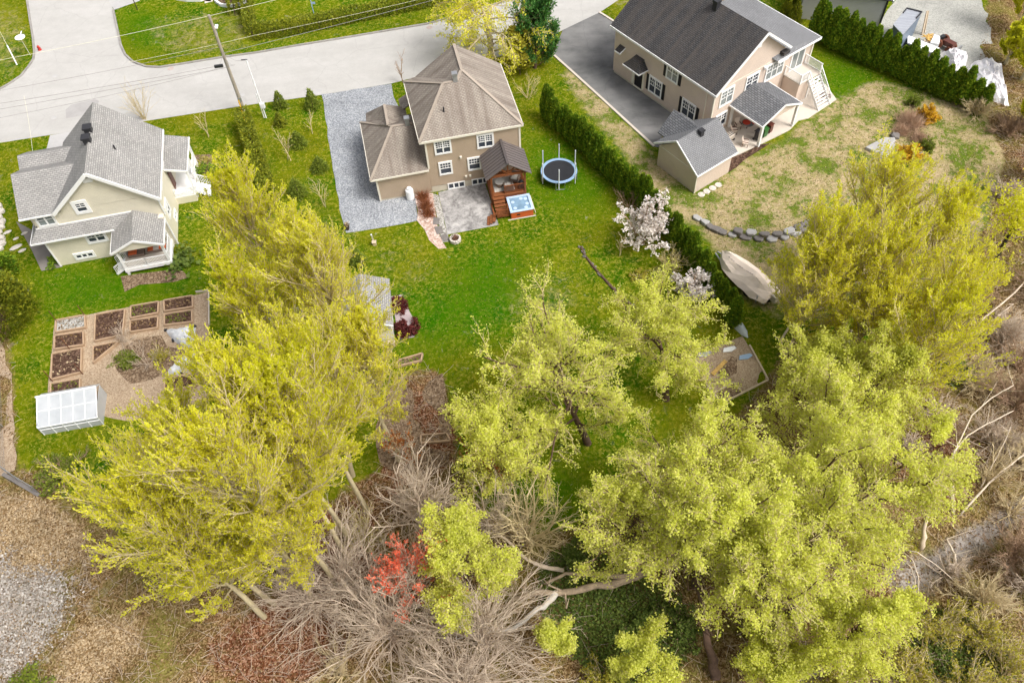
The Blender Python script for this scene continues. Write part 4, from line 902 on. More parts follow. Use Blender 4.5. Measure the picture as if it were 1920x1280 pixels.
st = MB()
for k in range(3): st.bb(5.2+k*.28, 5.5+k*.28, -2.5, -1.3, .15+k*.18, .2+k*.18)
st.bar((5.15, -2.5, .1), (6.05, -2.5, .65), .06, .2); st.bar((5.15, -1.3, .1), (6.05, -1.3, .65), .06, .2); st.build('porch_stair', 'white_trim', H1)
for y in (-2.5, -1.3):
    r6 = MB()
    for k in range(7): f = k/6; r6.box((5.2+.85*f, y, .15+.55*f+.42), (.04, .04, .85))
    r6.bar((5.2, y, 1.0), (6.05, y, 1.55), .06, .06)
    r6.build('stair_rail', 'white_trim', H1)
window(H1, (1.0, .5, 5.15), 1.25, 1.15, cols=2, grid=(1, 2), pane='glass_grey', lower=0)
window(H1, (4.3, .5, 5.8), .75, .85, cols=1, grid=(2, 2), trim=.28)
window(H1, (4.2, 0, 2.65), 1.35, .9, cols=2, grid=(2, 2), trim=.22)
window(H1, (2.4, 0, .75), 1.4, .36, cols=3, grid=None, trim=.2)
MB().bb(5.6, 6.4, .38, .5, 8.3, 8.75).build('gable_vent', 'white_trim', H1)
window(H1, (10.4, 1.9, 2.7), 1.0, 1.0, 'right', cols=2, grid=(2, 2), trim=.22); window(H1, (10.4, 3.3, 4.8), .8, .9, 'right', cols=1, grid=(2, 2), trim=.2)
window(H1, (10.4, 6.2, 4.6), .8, .7, 'right', cols=1, grid=None, trim=.2); window(H1, (10.4, 3.0, .75), 1.0, .35, 'right', cols=2, grid=None, trim=.15)
MB().bar((10.55, .4, 5.3), (10.55, .4, 3.4), .1, .1).build('downpipe', 'white_trim', H1); MB().bar((10.45, -.1, 3.3), (10.5, -.1, .1), .1, .1).build('downpipe', 'white_trim', H1); MB().bar((-.02, -.03, 0), (-.02, -.03, 3.4), .12, .12).build('corner_board', 'white_trim', H1)
for k, x in enumerate((0, 0)): roof_vent(H1, (xp-.1, 5.7-k*1.35, 9.45), 'dark_metal', .6, .5)
pipe(H1, (7.9, 4.4, 8.15))
# side porch at the right
MB().slab([(10.4, 5.75, 4.05), (10.4, 10.7, 4.05), (12.5, 10.6, 3.4), (12.35, 5.75, 3.4)], .12).build('side_porch_roof', 'shingle_grey', H1)
facia([(10.4, 5.71, 4.03), (12.38, 5.71, 3.38), (12.53, 10.65, 3.38)], .2, .07).build('eave_board', 'white_trim', H1)
MB().bb(10.4, 12.3, 5.3, 10.4, .75, .9).build('side_porch_floor', 'white_trim', H1); MB().bb(10.4, 12.25, 5.3, 10.4, 0, .75).build('side_porch_skirt', 'siding_cream', H1)
MB().bb(10.45, 10.5, 6.3, 7.3, .95, 3.0).build('side_door', plain('door_brown', (.16, .07, .05), .5, .3), H1)
for y in (5.9, 8.2, 10.3): MB().bb(12.15, 12.35, y-.1, y+.1, .0, 3.4).build('post', 'white_trim', H1)
for a_, c_, n_ in (((10.5, 5.35, .9), (12.2, 5.35, .9), 12), ((12.25, 7.4, .9), (12.25, 10.3, .9), 20)):
    r7 = MB(); rail(r7, a_, c_, .85, n_); r7.build('side_rail', 'white_trim', H1)
st = MB()
for k in range(4): st.bb(12.3+k*.3, 12.62+k*.3, 5.6, 7.2, .62-k*.18, .68-k*.18)
st.build('side_stair', 'white_trim', H1)
for y in (5.55, 7.25):
    r8 = MB()
    for k in range(9): f = k/8; r8.box((12.35+1.15*f, y, .82-.7*f+.4), (.04, .04, .85))
    r8.bar((12.35, y, 1.68), (13.5, y, .98), .06, .06)
    r8.build('side_stair_rail', 'white_trim', H1)
p, a = at1(7.1, -1.2, .72)
T_ = thing('porch_sofa', 'small porch sofa with bright orange cushions behind the white railing', 'sofa', p, a)
MB().bb(-.7, .7, -.35, .4, .1, .38).build('base', 'wicker', T_); MB().bb(-.62, .1, -.3, .3, .38, .52).build('cushion', 'orange_cloth', T_, bevel=.03); MB().bb(-.7, .7, .3, .42, .38, .8).build('backrest', 'wicker', T_)
p, a = at1(8.95, -1.1, .72)
T_ = thing('porch_bench', 'long porch bench with an orange and white striped seat', 'bench', p, a)
MB().bb(-.85, .85, -.3, .3, .1, .35).build('base', 'wicker', T_); MB().bb(-.8, .8, -.27, .27, .35, .45).build('cushion', 'orange_cloth', T_, bevel=.03); MB().bb(-.3, .2, -.275, .275, .352, .458).build('stripe', 'cushion', T_)
p, a = at1(7.4, -.5, .72)
T_ = thing('porch_grill', 'dark covered grill against the porch wall', 'grill', p, a); MB().bb(-.45, .3, -.25, .25, 0, .7).build('body', 'black_plastic', T_, bevel=.05); MB().lathe((-.1, 0, .7), [(.3, 0), (.3, .15), (.15, .28), (.02, .3)], 12).build('lid', 'black_plastic', T_)
# ================================================================ grey building top right
g0 = G(1497, 35); g1 = G(1648, 52)
GB = thing('grey_workshop', 'long grey workshop with pale shingle roof behind the cedar hedge', 'workshop', (g0.x, g0.y, 0), math.atan2(g1.y-g0.y, g1.x-g0.x))
Lb = (g1-g0).length
MB().bb(0, Lb, 0, 10, 0, 3.6).build('wall', 'siding_gray', GB)
MB().slab([(-.4, -.5, 3.6), (Lb+.4, -.5, 3.6), (Lb+.4, 5, 5.6), (-.4, 5, 5.6)], .15).slab([(-.4, 5, 5.6), (Lb+.4, 5, 5.6), (Lb+.4, 10.5, 3.6), (-.4, 10.5, 3.6)], .15).build('roof', 'shingle_grey', GB)
facia([(-.4, -.53, 3.55), (Lb+.43, -.53, 3.55)], .1).build('gutter', 'dark_metal', GB)
facia([(Lb+.43, -.53, 3.55), (Lb+.43, 5, 5.6), (Lb+.43, 10.5, 3.6)], .35, .12).build('eave_board', 'white_trim', GB)
MB().bb(Lb-.15, Lb+.05, -.08, .1, 0, 3.55).build('corner_board', 'dark_metal', GB)
GA = math.atan2(g1.y-g0.y, g1.x-g0.x)
def atg(x, y, z, rz=0):
    c, s = math.cos(GA), math.sin(GA); return (g0.x+c*x-s*y, g0.y+s*x+c*y, z), GA+rz
# metal container shed right of it: roof corners surveyed at 2.6 m
q = [G(1676, 46, 2.7), G(1700, 17, 2.7), G(1728, 24, 2.7), G(1693, 64, 2.7)]
MS = thing('metal_shed', 'blue grey corrugated metal shed beside the grey workshop', 'shed', (q[0].x, q[0].y, 0), 0)
lq = [(p.x-q[0].x, p.y-q[0].y) for p in q]
MB().prism(lq, 0, 2.6).build('wall', 'steel_blue', MS); 
cx_ = sum(p[0] for p in lq)/4; cy_ = sum(p[1] for p in lq)/4
MB().prism([(cx_+(p[0]-cx_)*1.06, cy_+(p[1]-cy_)*1.06) for p in lq], 2.6, 2.72).build('roof', 'corrugated', MS)
fr = MB(); e0 = Vector((*lq[1], 2.78)); e1 = Vector((*lq[2], 2.78)); e2 = e1.lerp(Vector((*lq[3], 2.78)), .3); e3 = e0.lerp(Vector((*lq[0], 2.78)), .3)
fr.bar(e0, e1, .12, .12); fr.bar(e1, e2, .12, .12); fr.bar(e0, e3, .12, .12); fr.build('roof_rack', 'dark_metal', MS)
pl = G(1729, 66)
T_ = thing('timber_prop', 'tall pale timber leaning beside the metal shed', 'timber', (pl.x, pl.y, 0), .3); MB().bar((0, 0, 0), (-.1, .5, 2.6), .22, .1).build('board', 'pale_wood', T_); MB().bar((.35, .1, 0), (.2, .6, 2.5), .1, .1).build('brace', 'pale_wood', T_)
def flat_thing(name, lbl, cat, pix, z, parts):
    c = G(sum(p[0] for p in pix)/len(pix), sum(p[1] for p in pix)/len(pix), z); c.z = 0; t_ = thing(name, lbl, cat, tuple(c)); 
    loc = [(G(*p, z).x-c.x, G(*p, z).y-c.y) for p in pix]; return t_, loc
T_, l = flat_thing('flatbed_trailer', 'long white flatbed trailer behind the cedar hedge', 'trailer', [(1702, 66), (1762, 90), (1757, 102), (1702, 80)], .9, 0)
MB().prism(l, .75, .9).build('bed', 'white_plastic', T_)
for i in (0, 1, 2, 3): MB().tube([(l[i][0]*.8-.1, l[i][1]*.8, .35), (l[i][0]*.8+.1, l[i][1]*.8, .35)], .35, 12).build('wheel', 'black_plastic', T_)
T_, l = flat_thing('lumber_crate', 'open crate of yellow timber offcuts beside the white tarp stack', 'crate', [(1741, 63), (1752, 66), (1744, 79), (1733, 75)], .9, 0)
MB().prism(l, 0, .8).build('box', 'pale_wood', T_)
rr = random.Random(3); b = MB()
for k in range(24): a_ = rr.uniform(0, 3.1); x = rr.uniform(-.35, .35); y = rr.uniform(-.45, .45); b.bar((x-math.cos(a_)*.4, y-math.sin(a_)*.4, .85+rr.random()*.12), (x+math.cos(a_)*.4, y+math.sin(a_)*.4, .85+rr.random()*.12), .1, .05)
b.build('offcuts', plain('yellow_wood', (.52, .33, .10), .8, .35, 6), T_)
T_, l = flat_thing('covered_stack', 'white wrapped stack next to the crate of yellow timber', 'pallet', [(1752, 65), (1763, 69), (1761, 83), (1744, 80)], 1.0, 0)
MB().prism(l, 0, 1.05).build('wrap', 'white_plastic', T_, bevel=.06)
p = G(1771, 90)
T_ = thing('utility_tractor', 'small dark red tractor parked between white covered stacks', 'tractor', (p.x, p.y, 0), .6)
MB().bb(-.35, .35, -.9, .3, .4, .95).build('bonnet', 'brown_plastic', T_, bevel=.05); MB().bb(-.4, .4, .3, .9, .5, .75).build('seat_deck', 'rusty', T_, bevel=.03)
MB().bb(-.25, .25, .5, .85, .75, 1.15).build('seat', 'black_plastic', T_)
for x_, y_, r_ in ((-.6, .6, .5), (.6, .6, .5), (-.5, -.65, .32), (.5, -.65, .32)): MB().tube([(x_-.12, y_, r_), (x_+.12, y_, r_)], r_, 14).build('wheel', 'rusty', T_)
MB().bar((-.9, -1.3, .35), (.9, -1.3, .35), .12, .5).build('blade', 'steel', T_)
def tarp(lbl, pix, seed, hh):
    """sheet draped over a heap: grid over the surveyed outline, lumpy top, edge on the ground"""
    P = [G(*p) for p in pix]; c = sum(P, Vector())/len(P); t_ = thing('tarp_heap', lbl, 'tarp', (c.x, c.y, 0), 0, 'white tarps behind the cedar hedge')
    rg = np.random.default_rng(seed); n = len(P); K = 6; vs = [(0, 0, hh)]; fs = []
    M_ = 4*n
    for k in range(1, K+1):
        f = k/K
        for i in range(M_):
            a = P[i//4]-c; b = P[(i//4+1) % n]-c; e = a.lerp(b, (i % 4)/4)*(1+(rg.normal()*.03 if k == K else rg.normal()*.04))
            vs.append((e.x*f, e.y*f, max(.01, hh*(1-f**4)+(rg.normal()*.13 if k < K else 0))))
    for i in range(M_): fs.append((0, 1+i, 1+(i+1) % M_))
    for k in range(K-1):
        for i in range(M_): j = (i+1) % M_; fs.append((1+k*M_+i, 1+(k+1)*M_+i, 1+(k+1)*M_+j, 1+k*M_+j))
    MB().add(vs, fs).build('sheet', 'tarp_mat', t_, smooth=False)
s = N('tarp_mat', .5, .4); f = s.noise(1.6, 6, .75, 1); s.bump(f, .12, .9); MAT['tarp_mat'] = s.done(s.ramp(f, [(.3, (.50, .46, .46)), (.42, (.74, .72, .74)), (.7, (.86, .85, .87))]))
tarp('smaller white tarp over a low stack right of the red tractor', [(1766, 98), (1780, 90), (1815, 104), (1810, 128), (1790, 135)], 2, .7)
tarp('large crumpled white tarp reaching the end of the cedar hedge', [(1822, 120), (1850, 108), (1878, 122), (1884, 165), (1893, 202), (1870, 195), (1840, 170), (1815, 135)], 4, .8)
# ---------------------------------------------------------------- yard things
def put(name, lbl, cat, px, rz=0.0, group=None, z=None):
    g = G(*px); return thing(name, lbl, cat, (g.x, g.y, gz(g.x, g.y) if z is None else z), rz, group)
# trampoline
plain('pole_grey', (.62, .66, .70), .4, .06)
TR = put('trampoline', 'round black trampoline with light blue pad and bare poles by the cedar hedge', 'trampoline', (1048, 345))
g = G(1048, 320, .9); TR.location = (g.x, g.y, 0); r0 = 1.72
k = 40; vs = []; fs = []
for rr_, z in ((r0+.02, .88), (r0, .93), (r0-.25, .93), (r0-.27, .89)):
    for i in range(k): t = 2*math.pi*i/k; vs.append((rr_*math.cos(t), rr_*math.sin(t), z))
for j in range(3):
    for i in range(k): i2 = (i+1) % k; fs.append((j*k+i, j*k+i2, (j+1)*k+i2, (j+1)*k+i))
MB().add(vs, fs).build('pad', 'tramp_pad', TR)
vs = [(0, 0, .84)]; fs = []
for j, (rr_, z) in enumerate(((.7, .85), (1.49, .90))):
    for i in range(k): t = 2*math.pi*i/k; vs.append((rr_*math.cos(t), rr_*math.sin(t), z))
for i in range(k): fs.append((0, 1+i, 1+(i+1) % k)); fs.append((1+i, 1+k+i, 1+k+(i+1) % k, 1+(i+1) % k))
MB().add(vs, fs).build('mat', 'tramp_mat', TR)
for i in range(6):
    t = math.radians(25+60*i); x, y = (r0+.05)*math.cos(t), (r0+.05)*math.sin(t)
    MB().tube([(x, y, .1), (x, y, 2.6)], .05, 8).build('pole', 'pole_grey', TR)
for i in range(4):
    t = math.radians(-90+90*i); u = Vector((-math.sin(t), math.cos(t), 0))*.42; c = Vector((r0*.97*math.cos(t), r0*.97*math.sin(t), 0))
    MB().tube([c+u+Vector((0, 0, .88)), c+u+Vector((0, 0, .05)), c-u+Vector((0, 0, .05)), c-u+Vector((0, 0, .88))], .035, 6).build('leg', 'steel', TR)
# propane tank, fire pit, pots, feeder
PT = put('propane_tank', 'white upright propane tank against the brown garage wall', 'gas tank', (770, 372))
MB().lathe((0, 0, 0), [(.34, .02), (.38, .1), (.38, 1.0), (.34, 1.14), (.2, 1.2)], 20).build('body', 'white_plastic', PT)
MB().lathe((0, 0, 1.12), [(.2, 0), (.21, .22), (.17, .27), (.02, .28)], 16).build('cap', 'white_plastic', PT)
MB().bb(-.28, .28, -.28, .28, 0, .06).build('base', 'concrete', PT)
FP = put('fire_pit', 'round stone fire pit with a dark domed grate at the patio corner', 'fire pit', (854, 451))
for i in range(12):
    t = i*math.pi/6
    for j in range(2): MB().box((.42*math.cos(t+j*.26), .42*math.sin(t+j*.26), .1+j*.17), (.2, .2, .16), t+j*.26).build('stone', 'rock_pale', FP, bevel=.02)
b = MB()
for i in range(6):
    t = i*math.pi/6; b.tube([(.36*math.cos(t)*math.cos(a), .36*math.sin(t)*math.cos(a), .34+.36*math.sin(a)) for a in np.linspace(0, math.pi, 9)], .014, 4)
b.build('spark_screen', 'rusty', FP); MB().lathe((0, 0, .2), [(.34, 0), (.34, .03)], 14).build('ash', 'soil', FP)
PP = put('planter', 'dark planter with dry brown plant at the corner of the gravel', 'planter', (652, 430))
MB().lathe((0, 0, 0), [(.16, 0), (.25, .5), (.27, .52), (.22, .52)], 14).build('body', 'pot', PP)
V, Q = leaves(np.random.default_rng(1).normal(size=(90, 3))*[.1, .1, .08]+[0, 0, .6], np.tile([0, 0, 1.0], (90, 1)), .2, .15, np.random.default_rng(2)); np_mesh('plant', V, Q, 'litter_pale', PP)
BF = put('bird_feeder', 'tan feeder box on a thin stake in the lawn', 'bird feeder', (703, 459))
MB().tube([(-.1, .25, 0), (-.1, .25, 1.1)], .025, 6).build('stake', 'cream_trim', BF); MB().bb(-.14, .14, -.14, .14, 0, .42).build('body', 'box_tan', BF); MB().slab([(-.2, -.2, .42), (.2, -.2, .42), (.2, 0, .55), (-.2, 0, .55)], .03).slab([(-.2, 0, .55), (.2, 0, .55), (.2, .2, .42), (-.2, .2, .42)], .03).build('roof', 'pale_wood', BF)
LP = put('path_light', 'small white lamp on a post at the lawn corner', 'lamp', (699, 452)); MB().tube([(0, 0, 0), (0, 0, .8)], .02, 6).build('post', 'cream_trim', LP); MB().lathe((0, 0, .8), [(.05, 0), (.09, .04), (.02, .12)], 8).build('lamp', 'white_plastic', LP)
# flat stepping stones beside patio
for i, (px, sc_) in enumerate([((818, 415), .5), ((823, 432), .55), ((834, 446), .5)]):
    P_ = put('paving_stone', ['grey paving slab nearest the house in the pink stone bed', 'middle grey paving slab in the pink stone bed', 'pale paving slab next to the fire pit'][i], 'paving stone', px, .3*i, 'slabs in the stone bed', .03)
    MB().prism([(-sc_*.6, -sc_*.8), (sc_*.5, -sc_*.9), (sc_*.7, sc_*.7), (-sc_*.5, sc_)], 0, .04).build('slab', 'rock', P_)
for i, px in enumerate([(1309, 363), (1319, 357), (1330, 351), (1341, 345)]):
    P_ = put('stepping_stone', 'pale round stepping stone in the row along the shed wall', 'paving stone', (px[0]+6, px[1]+2), i, 'stepping stones along the shed', 0)
    MB().lathe((0, 0, 0), [(.33, 0), (.34, .035), (.3, .05)], 10).build('stone', 'rock_pale', P_)
for i, (px, s_) in enumerate([((46, 438), .18), ((30, 448), .16), ((30, 464), .34), ((42, 470), .22), ((14, 436), .24)]):
    P_ = put('path_stone', ['small round pale stone beside the cream house wing', 'pale stone below another in the side garden', 'long curved pale slab by the paved strip', 'short pale slab under the long curved one', 'pale stone at the end of the rock row'][i], 'stone', px, .6, 'pale stones in the side garden', 0)
    MB().lathe((0, 0, 0), [(s_, 0), (s_*1.05, .06), (s_*.8, .11), (.02, .12)], 9).build('stone', 'rock_pale', P_); P_.scale = (1.7, .8, 1)
def rock_obj(lbl, px, dims, seed, mat='rock', rz=0, name='rock', group=None, z=None):
    r_ = np.random.default_rng(seed); bm_ = bmesh.new(); bmesh.ops.create_icosphere(bm_, subdivisions=2, radius=.5)
    for v in bm_.verts:
        d = v.co.normalized(); f = 1+.12*math.sin(d.x*5+seed)+.1*math.sin(d.y*7+seed*2)+r_.normal()*.05
        v.co = Vector((max(-.42, min(.42, d.x*.5*f)), max(-.42, min(.42, d.y*.5*f)), max(-.2, min(.36, d.z*.5*f))))
        v.co = Vector((v.co.x*dims[0]*1.1, v.co.y*dims[1]*1.1, (v.co.z+.15)*dims[2]*1.4))
    me = bpy.data.meshes.new(name); bm_.to_mesh(me); bm_.free(); me.materials.append(MAT[mat]); o = bpy.data.objects.new(name, me); COL.objects.link(o)
    g = G(*px); o.location = (g.x, g.y, gz(g.x, g.y) if z is None else z); o.rotation_euler = (0, 0, rz); return tag(o, lbl, 'rock', group)
plain('rock_mid', (.36, .35, .34), .9, .2, 1.5, fine=7)
def slabrock(lbl, pix, h, mat='rock'):
    c = G(sum(p[0] for p in pix)/len(pix), sum(p[1] for p in pix)/len(pix)); t_ = MB()
    l = [(G(*p).x-c.x, G(*p).y-c.y) for p in pix]; o = t_.prism(l, -.05, h).build('boulder', mat, None, bevel=.07); o.location = c; return tag(o, lbl, 'rock')
slabrock('large flat pale grey slab of rock on the dry lawn', [(1621, 280), (1655, 262), (1676, 262), (1678, 268), (1655, 289), (1640, 290)], .32, 'rock_mid')
slabrock('grey boulder between the flat slab and the lower yellow bush', [(1650, 291), (1672, 271), (1682, 280), (1678, 298), (1650, 300)], .3, 'rock_mid')
slabrock('grey boulder right of the lower yellow bush', [(1710, 300), (1725, 290), (1730, 305), (1716, 316)], .4)
rock_obj('small brownish rock above the flat slab', (1677, 258), (.9, .8, .6), 4, 'rock')
# dry stone retaining wall
RW = put('stone_wall', 'curved dry stone retaining wall holding up the dry lawn', 'stone wall', (1400, 440)); RW.location = (0, 0, 0)
path = [(1299, 405), (1316, 416), (1336, 430), (1360, 440), (1385, 445), (1410, 447), (1435, 450), (1460, 450), (1482, 444), (1500, 436), (1512, 428)]
P = [G(*p) for p in path]; rr = random.Random(7); k = 0
bm_all = {}
for i in range(len(P)-1):
    a, c = P[i], P[i+1]; L_ = (c-a).length; n_ = max(1, int(L_/.6)); ang = math.atan2((c-a).y, (c-a).x)
    for q in range(n_):
        for lay in range(1 if i < 3 else 2):
            p = a.lerp(c, (q+.5+(.4 if lay else 0))/n_); b = MB(); s_ = rr.uniform(.8, 1.1)
            l = [(-.52*s_+rr.uniform(-.1, .06), rr.uniform(-.12, .1)), (-.3*s_, -.3+rr.uniform(-.06, .06)), (.3*s_, -.34+rr.uniform(-.08, .08)), (.54*s_, rr.uniform(-.15, .1)), (.4*s_, .28+rr.uniform(-.08, .08)), (-.35*s_, .3+rr.uniform(-.08, .1))]
            b.prism(l, 0, rr.uniform(.24, .36)); o = b.build('stone', 'rock_pale' if rr.random() < .08 else ('rock_mid' if rr.random() < .2 else 'rock'), RW, bevel=.09)
            o.location = (p.x+.15*lay*math.sin(ang)*-1, p.y+.28*lay*1.0, lay*.3); o.rotation_euler = (rr.uniform(-.1, .1), rr.uniform(-.1, .1), ang+rr.uniform(-.15, .15))
# low lawn edging (thin dark ditch edge with timber)
LE = put('lawn_edging', 'low dark timber and stone edging running across the lawn', 'edging', (1130, 520)); LE.location = (0, 0, 0)
P = [G(*p) for p in [(1089, 463), (1096, 478), (1112, 500), (1130, 520), (1150, 542), (1170, 562), (1190, 578)]]; rr = random.Random(2)
b = MB(); b.tube([(p.x, p.y, .05) for p in P], [.13, .10, .12, .12, .14, .13, .12], 6); b.build('timber', 'bark_dark', LE)
for i in range(30):
    f = rr.random()**1.4*5.8; i0 = int(f); p = P[i0].lerp(P[i0+1], f-i0); MB().box((p.x+rr.uniform(-.2, .12), p.y+rr.uniform(-.1, .2), .08), (rr.uniform(.12, .3), .12, .12), rr.uniform(0, 3)).build('stone', 'rock', LE)
# covered boat on its trailer
bow = G(1357, 470, 1.3); stn = G(1452, 551, 1.3); ax = stn-bow; LB = ax.length
BT = thing('covered_boat', 'boat under a pale tan cover on a trailer beside the cedar hedge', 'boat', ((bow.x+stn.x)/2, (bow.y+stn.y)/2, 0), math.atan2(ax.y, ax.x))
secs = [(-.53, .05, 1.15, 1.2), (-.44, .58, .95, 1.5), (-.33, .92, .85, 1.75), (-.15, 1.15, .8, 1.72), (.05, 1.22, .78, 1.95), (.15, 1.22, .78, 2.12), (.28, 1.2, .78, 1.85), (.40, 1.12, .8, 1.55), (.47, .95, .85, 1.35), (.5, .7, .9, 1.1)]
vs = []; fs = []; K = 9; rr = random.Random(5)
for t_, hw, z0, z1 in secs:
    for q in range(K):
        u = -1+2*q/(K-1); z = z0+(z1-z0)*(1-abs(u)**1.12); 
        vs.append((t_*LB+(rr.uniform(-.06, .06) if 0 < q < K-1 else 0), u*hw*1.12, z+rr.uniform(-.07, .07)-(0 if 0 < q < K-1 else rr.uniform(0, .22))))
for i in range(len(secs)-1):
    for q in range(K-1): fs.append((i*K+q, (i+1)*K+q, (i+1)*K+q+1, i*K+q+1))
cv = MB().add(vs, fs).build('cover', 'tan_canvas', BT)
mk = MB()
for j, (t_, y_) in enumerate([(-.34, .1), (-.17, .12), (.02, .12), (.2, .08)]):
    for q in range(9):
        x = (t_+q*.014)*LB; zz = np.interp(t_+q*.014, [s_[0] for s_ in secs], [s_[3] for s_ in secs])
        mk.box((x, -y_-.35+.0*q, zz*.9+.16*.9), (.04, .04+.03*((q*7) % 3), .02), .15)
mo = mk.build('printed_lettering', 'mark_dark', cv); mo.location = (0, .0, 0.0)
hl = []; hf = []
for t_, hw, z0, z1 in secs[1:]:
    for u, z in ((-1, z0+.02), (-.75, .55), (0, .4), (.75, .55), (1, z0+.02)): hl.append((t_*LB, u*hw*.95, z))
for i in range(len(secs)-2):
    for q in range(4): hf.append((i*5+q, i*5+q+1, (i+1)*5+q+1, (i+1)*5+q))
MB().add(hl, hf).build('hull', 'black_paint', BT, smooth=True)
tb = MB(); 
for y in (-.8, .8): tb.bar((-.62*LB, y*.15, .45), (-.2*LB, y, .42), .1, .12); tb.bar((-.2*LB, y, .42), (.48*LB, y, .42), .1, .12)
for x in (-.2, .1, .45): tb.bar((x*LB, -.9, .42), (x*LB, .9, .42), .1, .1)
for y in (-1.15, 1.15): tb.bar((.38*LB, y, .4), (.38*LB, y, 1.2), .07, .07)
tb.build('trailer_frame', 'steel', BT)
for y in (-1.0, 1.0): MB().tube([(.18*LB, y-.12, .33), (.18*LB, y+.12, .33)], .33, 14).build('trailer_wheel', 'black_plastic', BT)
MB().bb(.5*LB-.1, .5*LB+.45, -.3, .3, .6, 1.35).build('outboard_motor', 'concrete_pale', BT, bevel=.1)
# square plot with pale floor, boards, toys
pq = [(1302, 672), (1392, 636), (1437, 712), (1353, 756)]
sheet('sand_plot', [(1296, 676), (1330, 655), (1392, 630), (1440, 712), (1353, 757), (1323, 722)], 'mulch_tan', .03)
SP = put('plot_edging', 'pale timber edging around the square sandy plot under the willow', 'timber edging', (1380, 700)); SP.location = (0, 0, 0)
b = MB(); E4 = [G(*p) for p in [(1324, 722), (1353, 757), (1440, 713), (1405, 648)]]
for a, c in ((0, 1), (1, 2), (2, 3)): b.bar((E4[a].x, E4[a].y, .08), (E4[c].x, E4[c].y, .08), .12, .16)
b.build('board', 'pale_wood', SP); b = MB(); I3 = [G(*p) for p in [(1338, 738), (1375, 718), (1393, 738)]]
b.bar((I3[0].x, I3[0].y, .07), (I3[1].x, I3[1].y, .07), .1, .12).bar((I3[1].x, I3[1].y, .07), (I3[2].x, I3[2].y, .07), .1, .12); b.build('inner_board', 'pale_wood', SP)
sheet('planting_square', [(1340, 739), (1375, 720), (1392, 738), (1354, 755)], 'mulch_brown', .04)
sheet('planting_patch', [(1345, 700), (1372, 668), (1382, 672), (1381, 700), (1362, 708)], 'mulch_brown', .04)
LG = put('plank', 'pale plank lying on the square sandy plot', 'plank', (1348, 690), .75, None, .03); MB().box((0, 0, .06), (1.8, .3, .1)).build('board', 'yellow_wood', LG)
for i, (px, lb, mt) in enumerate([((1367, 656), 'crumpled white plastic sheet on the sandy plot', 'white_plastic'), ((1397, 670), 'light blue plastic tray at the edge of the sandy plot', 'blue_plastic'), ((1320, 665), 'grey weathered board at the left edge of the sandy plot', 'steel')]):
    o = put('plastic_sheet' if i < 2 else 'board', lb, 'sheet' if i < 2 else 'board', px, .2, None, .03); MB().prism([(-.6, -.12), (.1, -.25), (.6, -.05), (.5, .2), (-.4, .22)], 0, .12).build('sheet', mt, o, bevel=.03)
KY = put('kayak', 'pale blue grey upturned boat hull at the end of the cedar hedge', 'kayak', (1385, 612), 1.95, None, 0)
vs = []; fs = []
for i, (t_, w_) in enumerate(((-1.3, .03), (-.8, .3), (0, .42), (.8, .34), (1.3, .1))):
    for q in range(7): a_ = math.pi*q/6; vs.append((t_, w_*math.cos(a_), .42*math.sin(a_)*min(1, w_*2.6)))
for i in range(4):
    for q in range(6): fs.append((i*7+q, i*7+q+1, (i+1)*7+q+1, (i+1)*7+q))
MB().add(vs, fs).build('hull', plain('hull_grey', (.48, .53, .58), .4, .08), KY, smooth=True)
DR = put('culvert_pipe', 'grey ribbed pipe lying under the yellow green trees', 'pipe', (1580, 650), .9, None, .25); b = MB(); b.tube([(-1.3, 0, .2), (1.3, 0, .2)], .42, 16)
for k in range(12): b.tube([(-1.3+k*.22, 0, .2), (-1.22+k*.22, 0, .2)], .46, 16)
b.build('body', 'concrete', DR)
# raised beds of the kitchen garden
BEDS = [([(107, 603), (161, 593), (162, 616), (107, 625)], 'bed with bare grey soil in the far left corner of the kitchen garden', 'gravel_mix'),
 ([(105, 632), (158, 624), (159, 649), (104, 657)], 'second bed down on the left side with dark clumps', 'soil'),
 ([(100, 666), (155, 655), (154, 700), (98, 714)], 'deep left bed full of dark and pale leaves', 'soil'),
 ([(98, 722), (152, 712), (152, 742), (97, 752)], 'left bed just above the white greenhouse', 'soil'),
 ([(181, 593), (236, 582), (232, 630), (179, 642)], 'largest dark soil bed in the middle of the far side', 'soil'),
 ([(177, 652), (226, 642), (177, 682)], 'triangular dark bed below the largest one', 'soil'),
 ([(247, 577), (299, 568), (298, 589), (247, 599)], 'upper bed in the second column from the right', 'soil'),
 ([(246, 604), (298, 596), (297, 617), (246, 625)], 'lower bed in the second column from the right', 'soil'),
 ([(309, 566), (362, 557), (363, 578), (310, 586)], 'bed in the far right corner by the lawn', 'soil'),
 ([(310, 592), (361, 584), (362, 606), (310, 612)], 'bed just above the white row covers', 'soil'),
 ([(311, 712), (369, 702), (369, 726), (310, 735)], 'bed below the white row covers beside the tree', 'soil')]
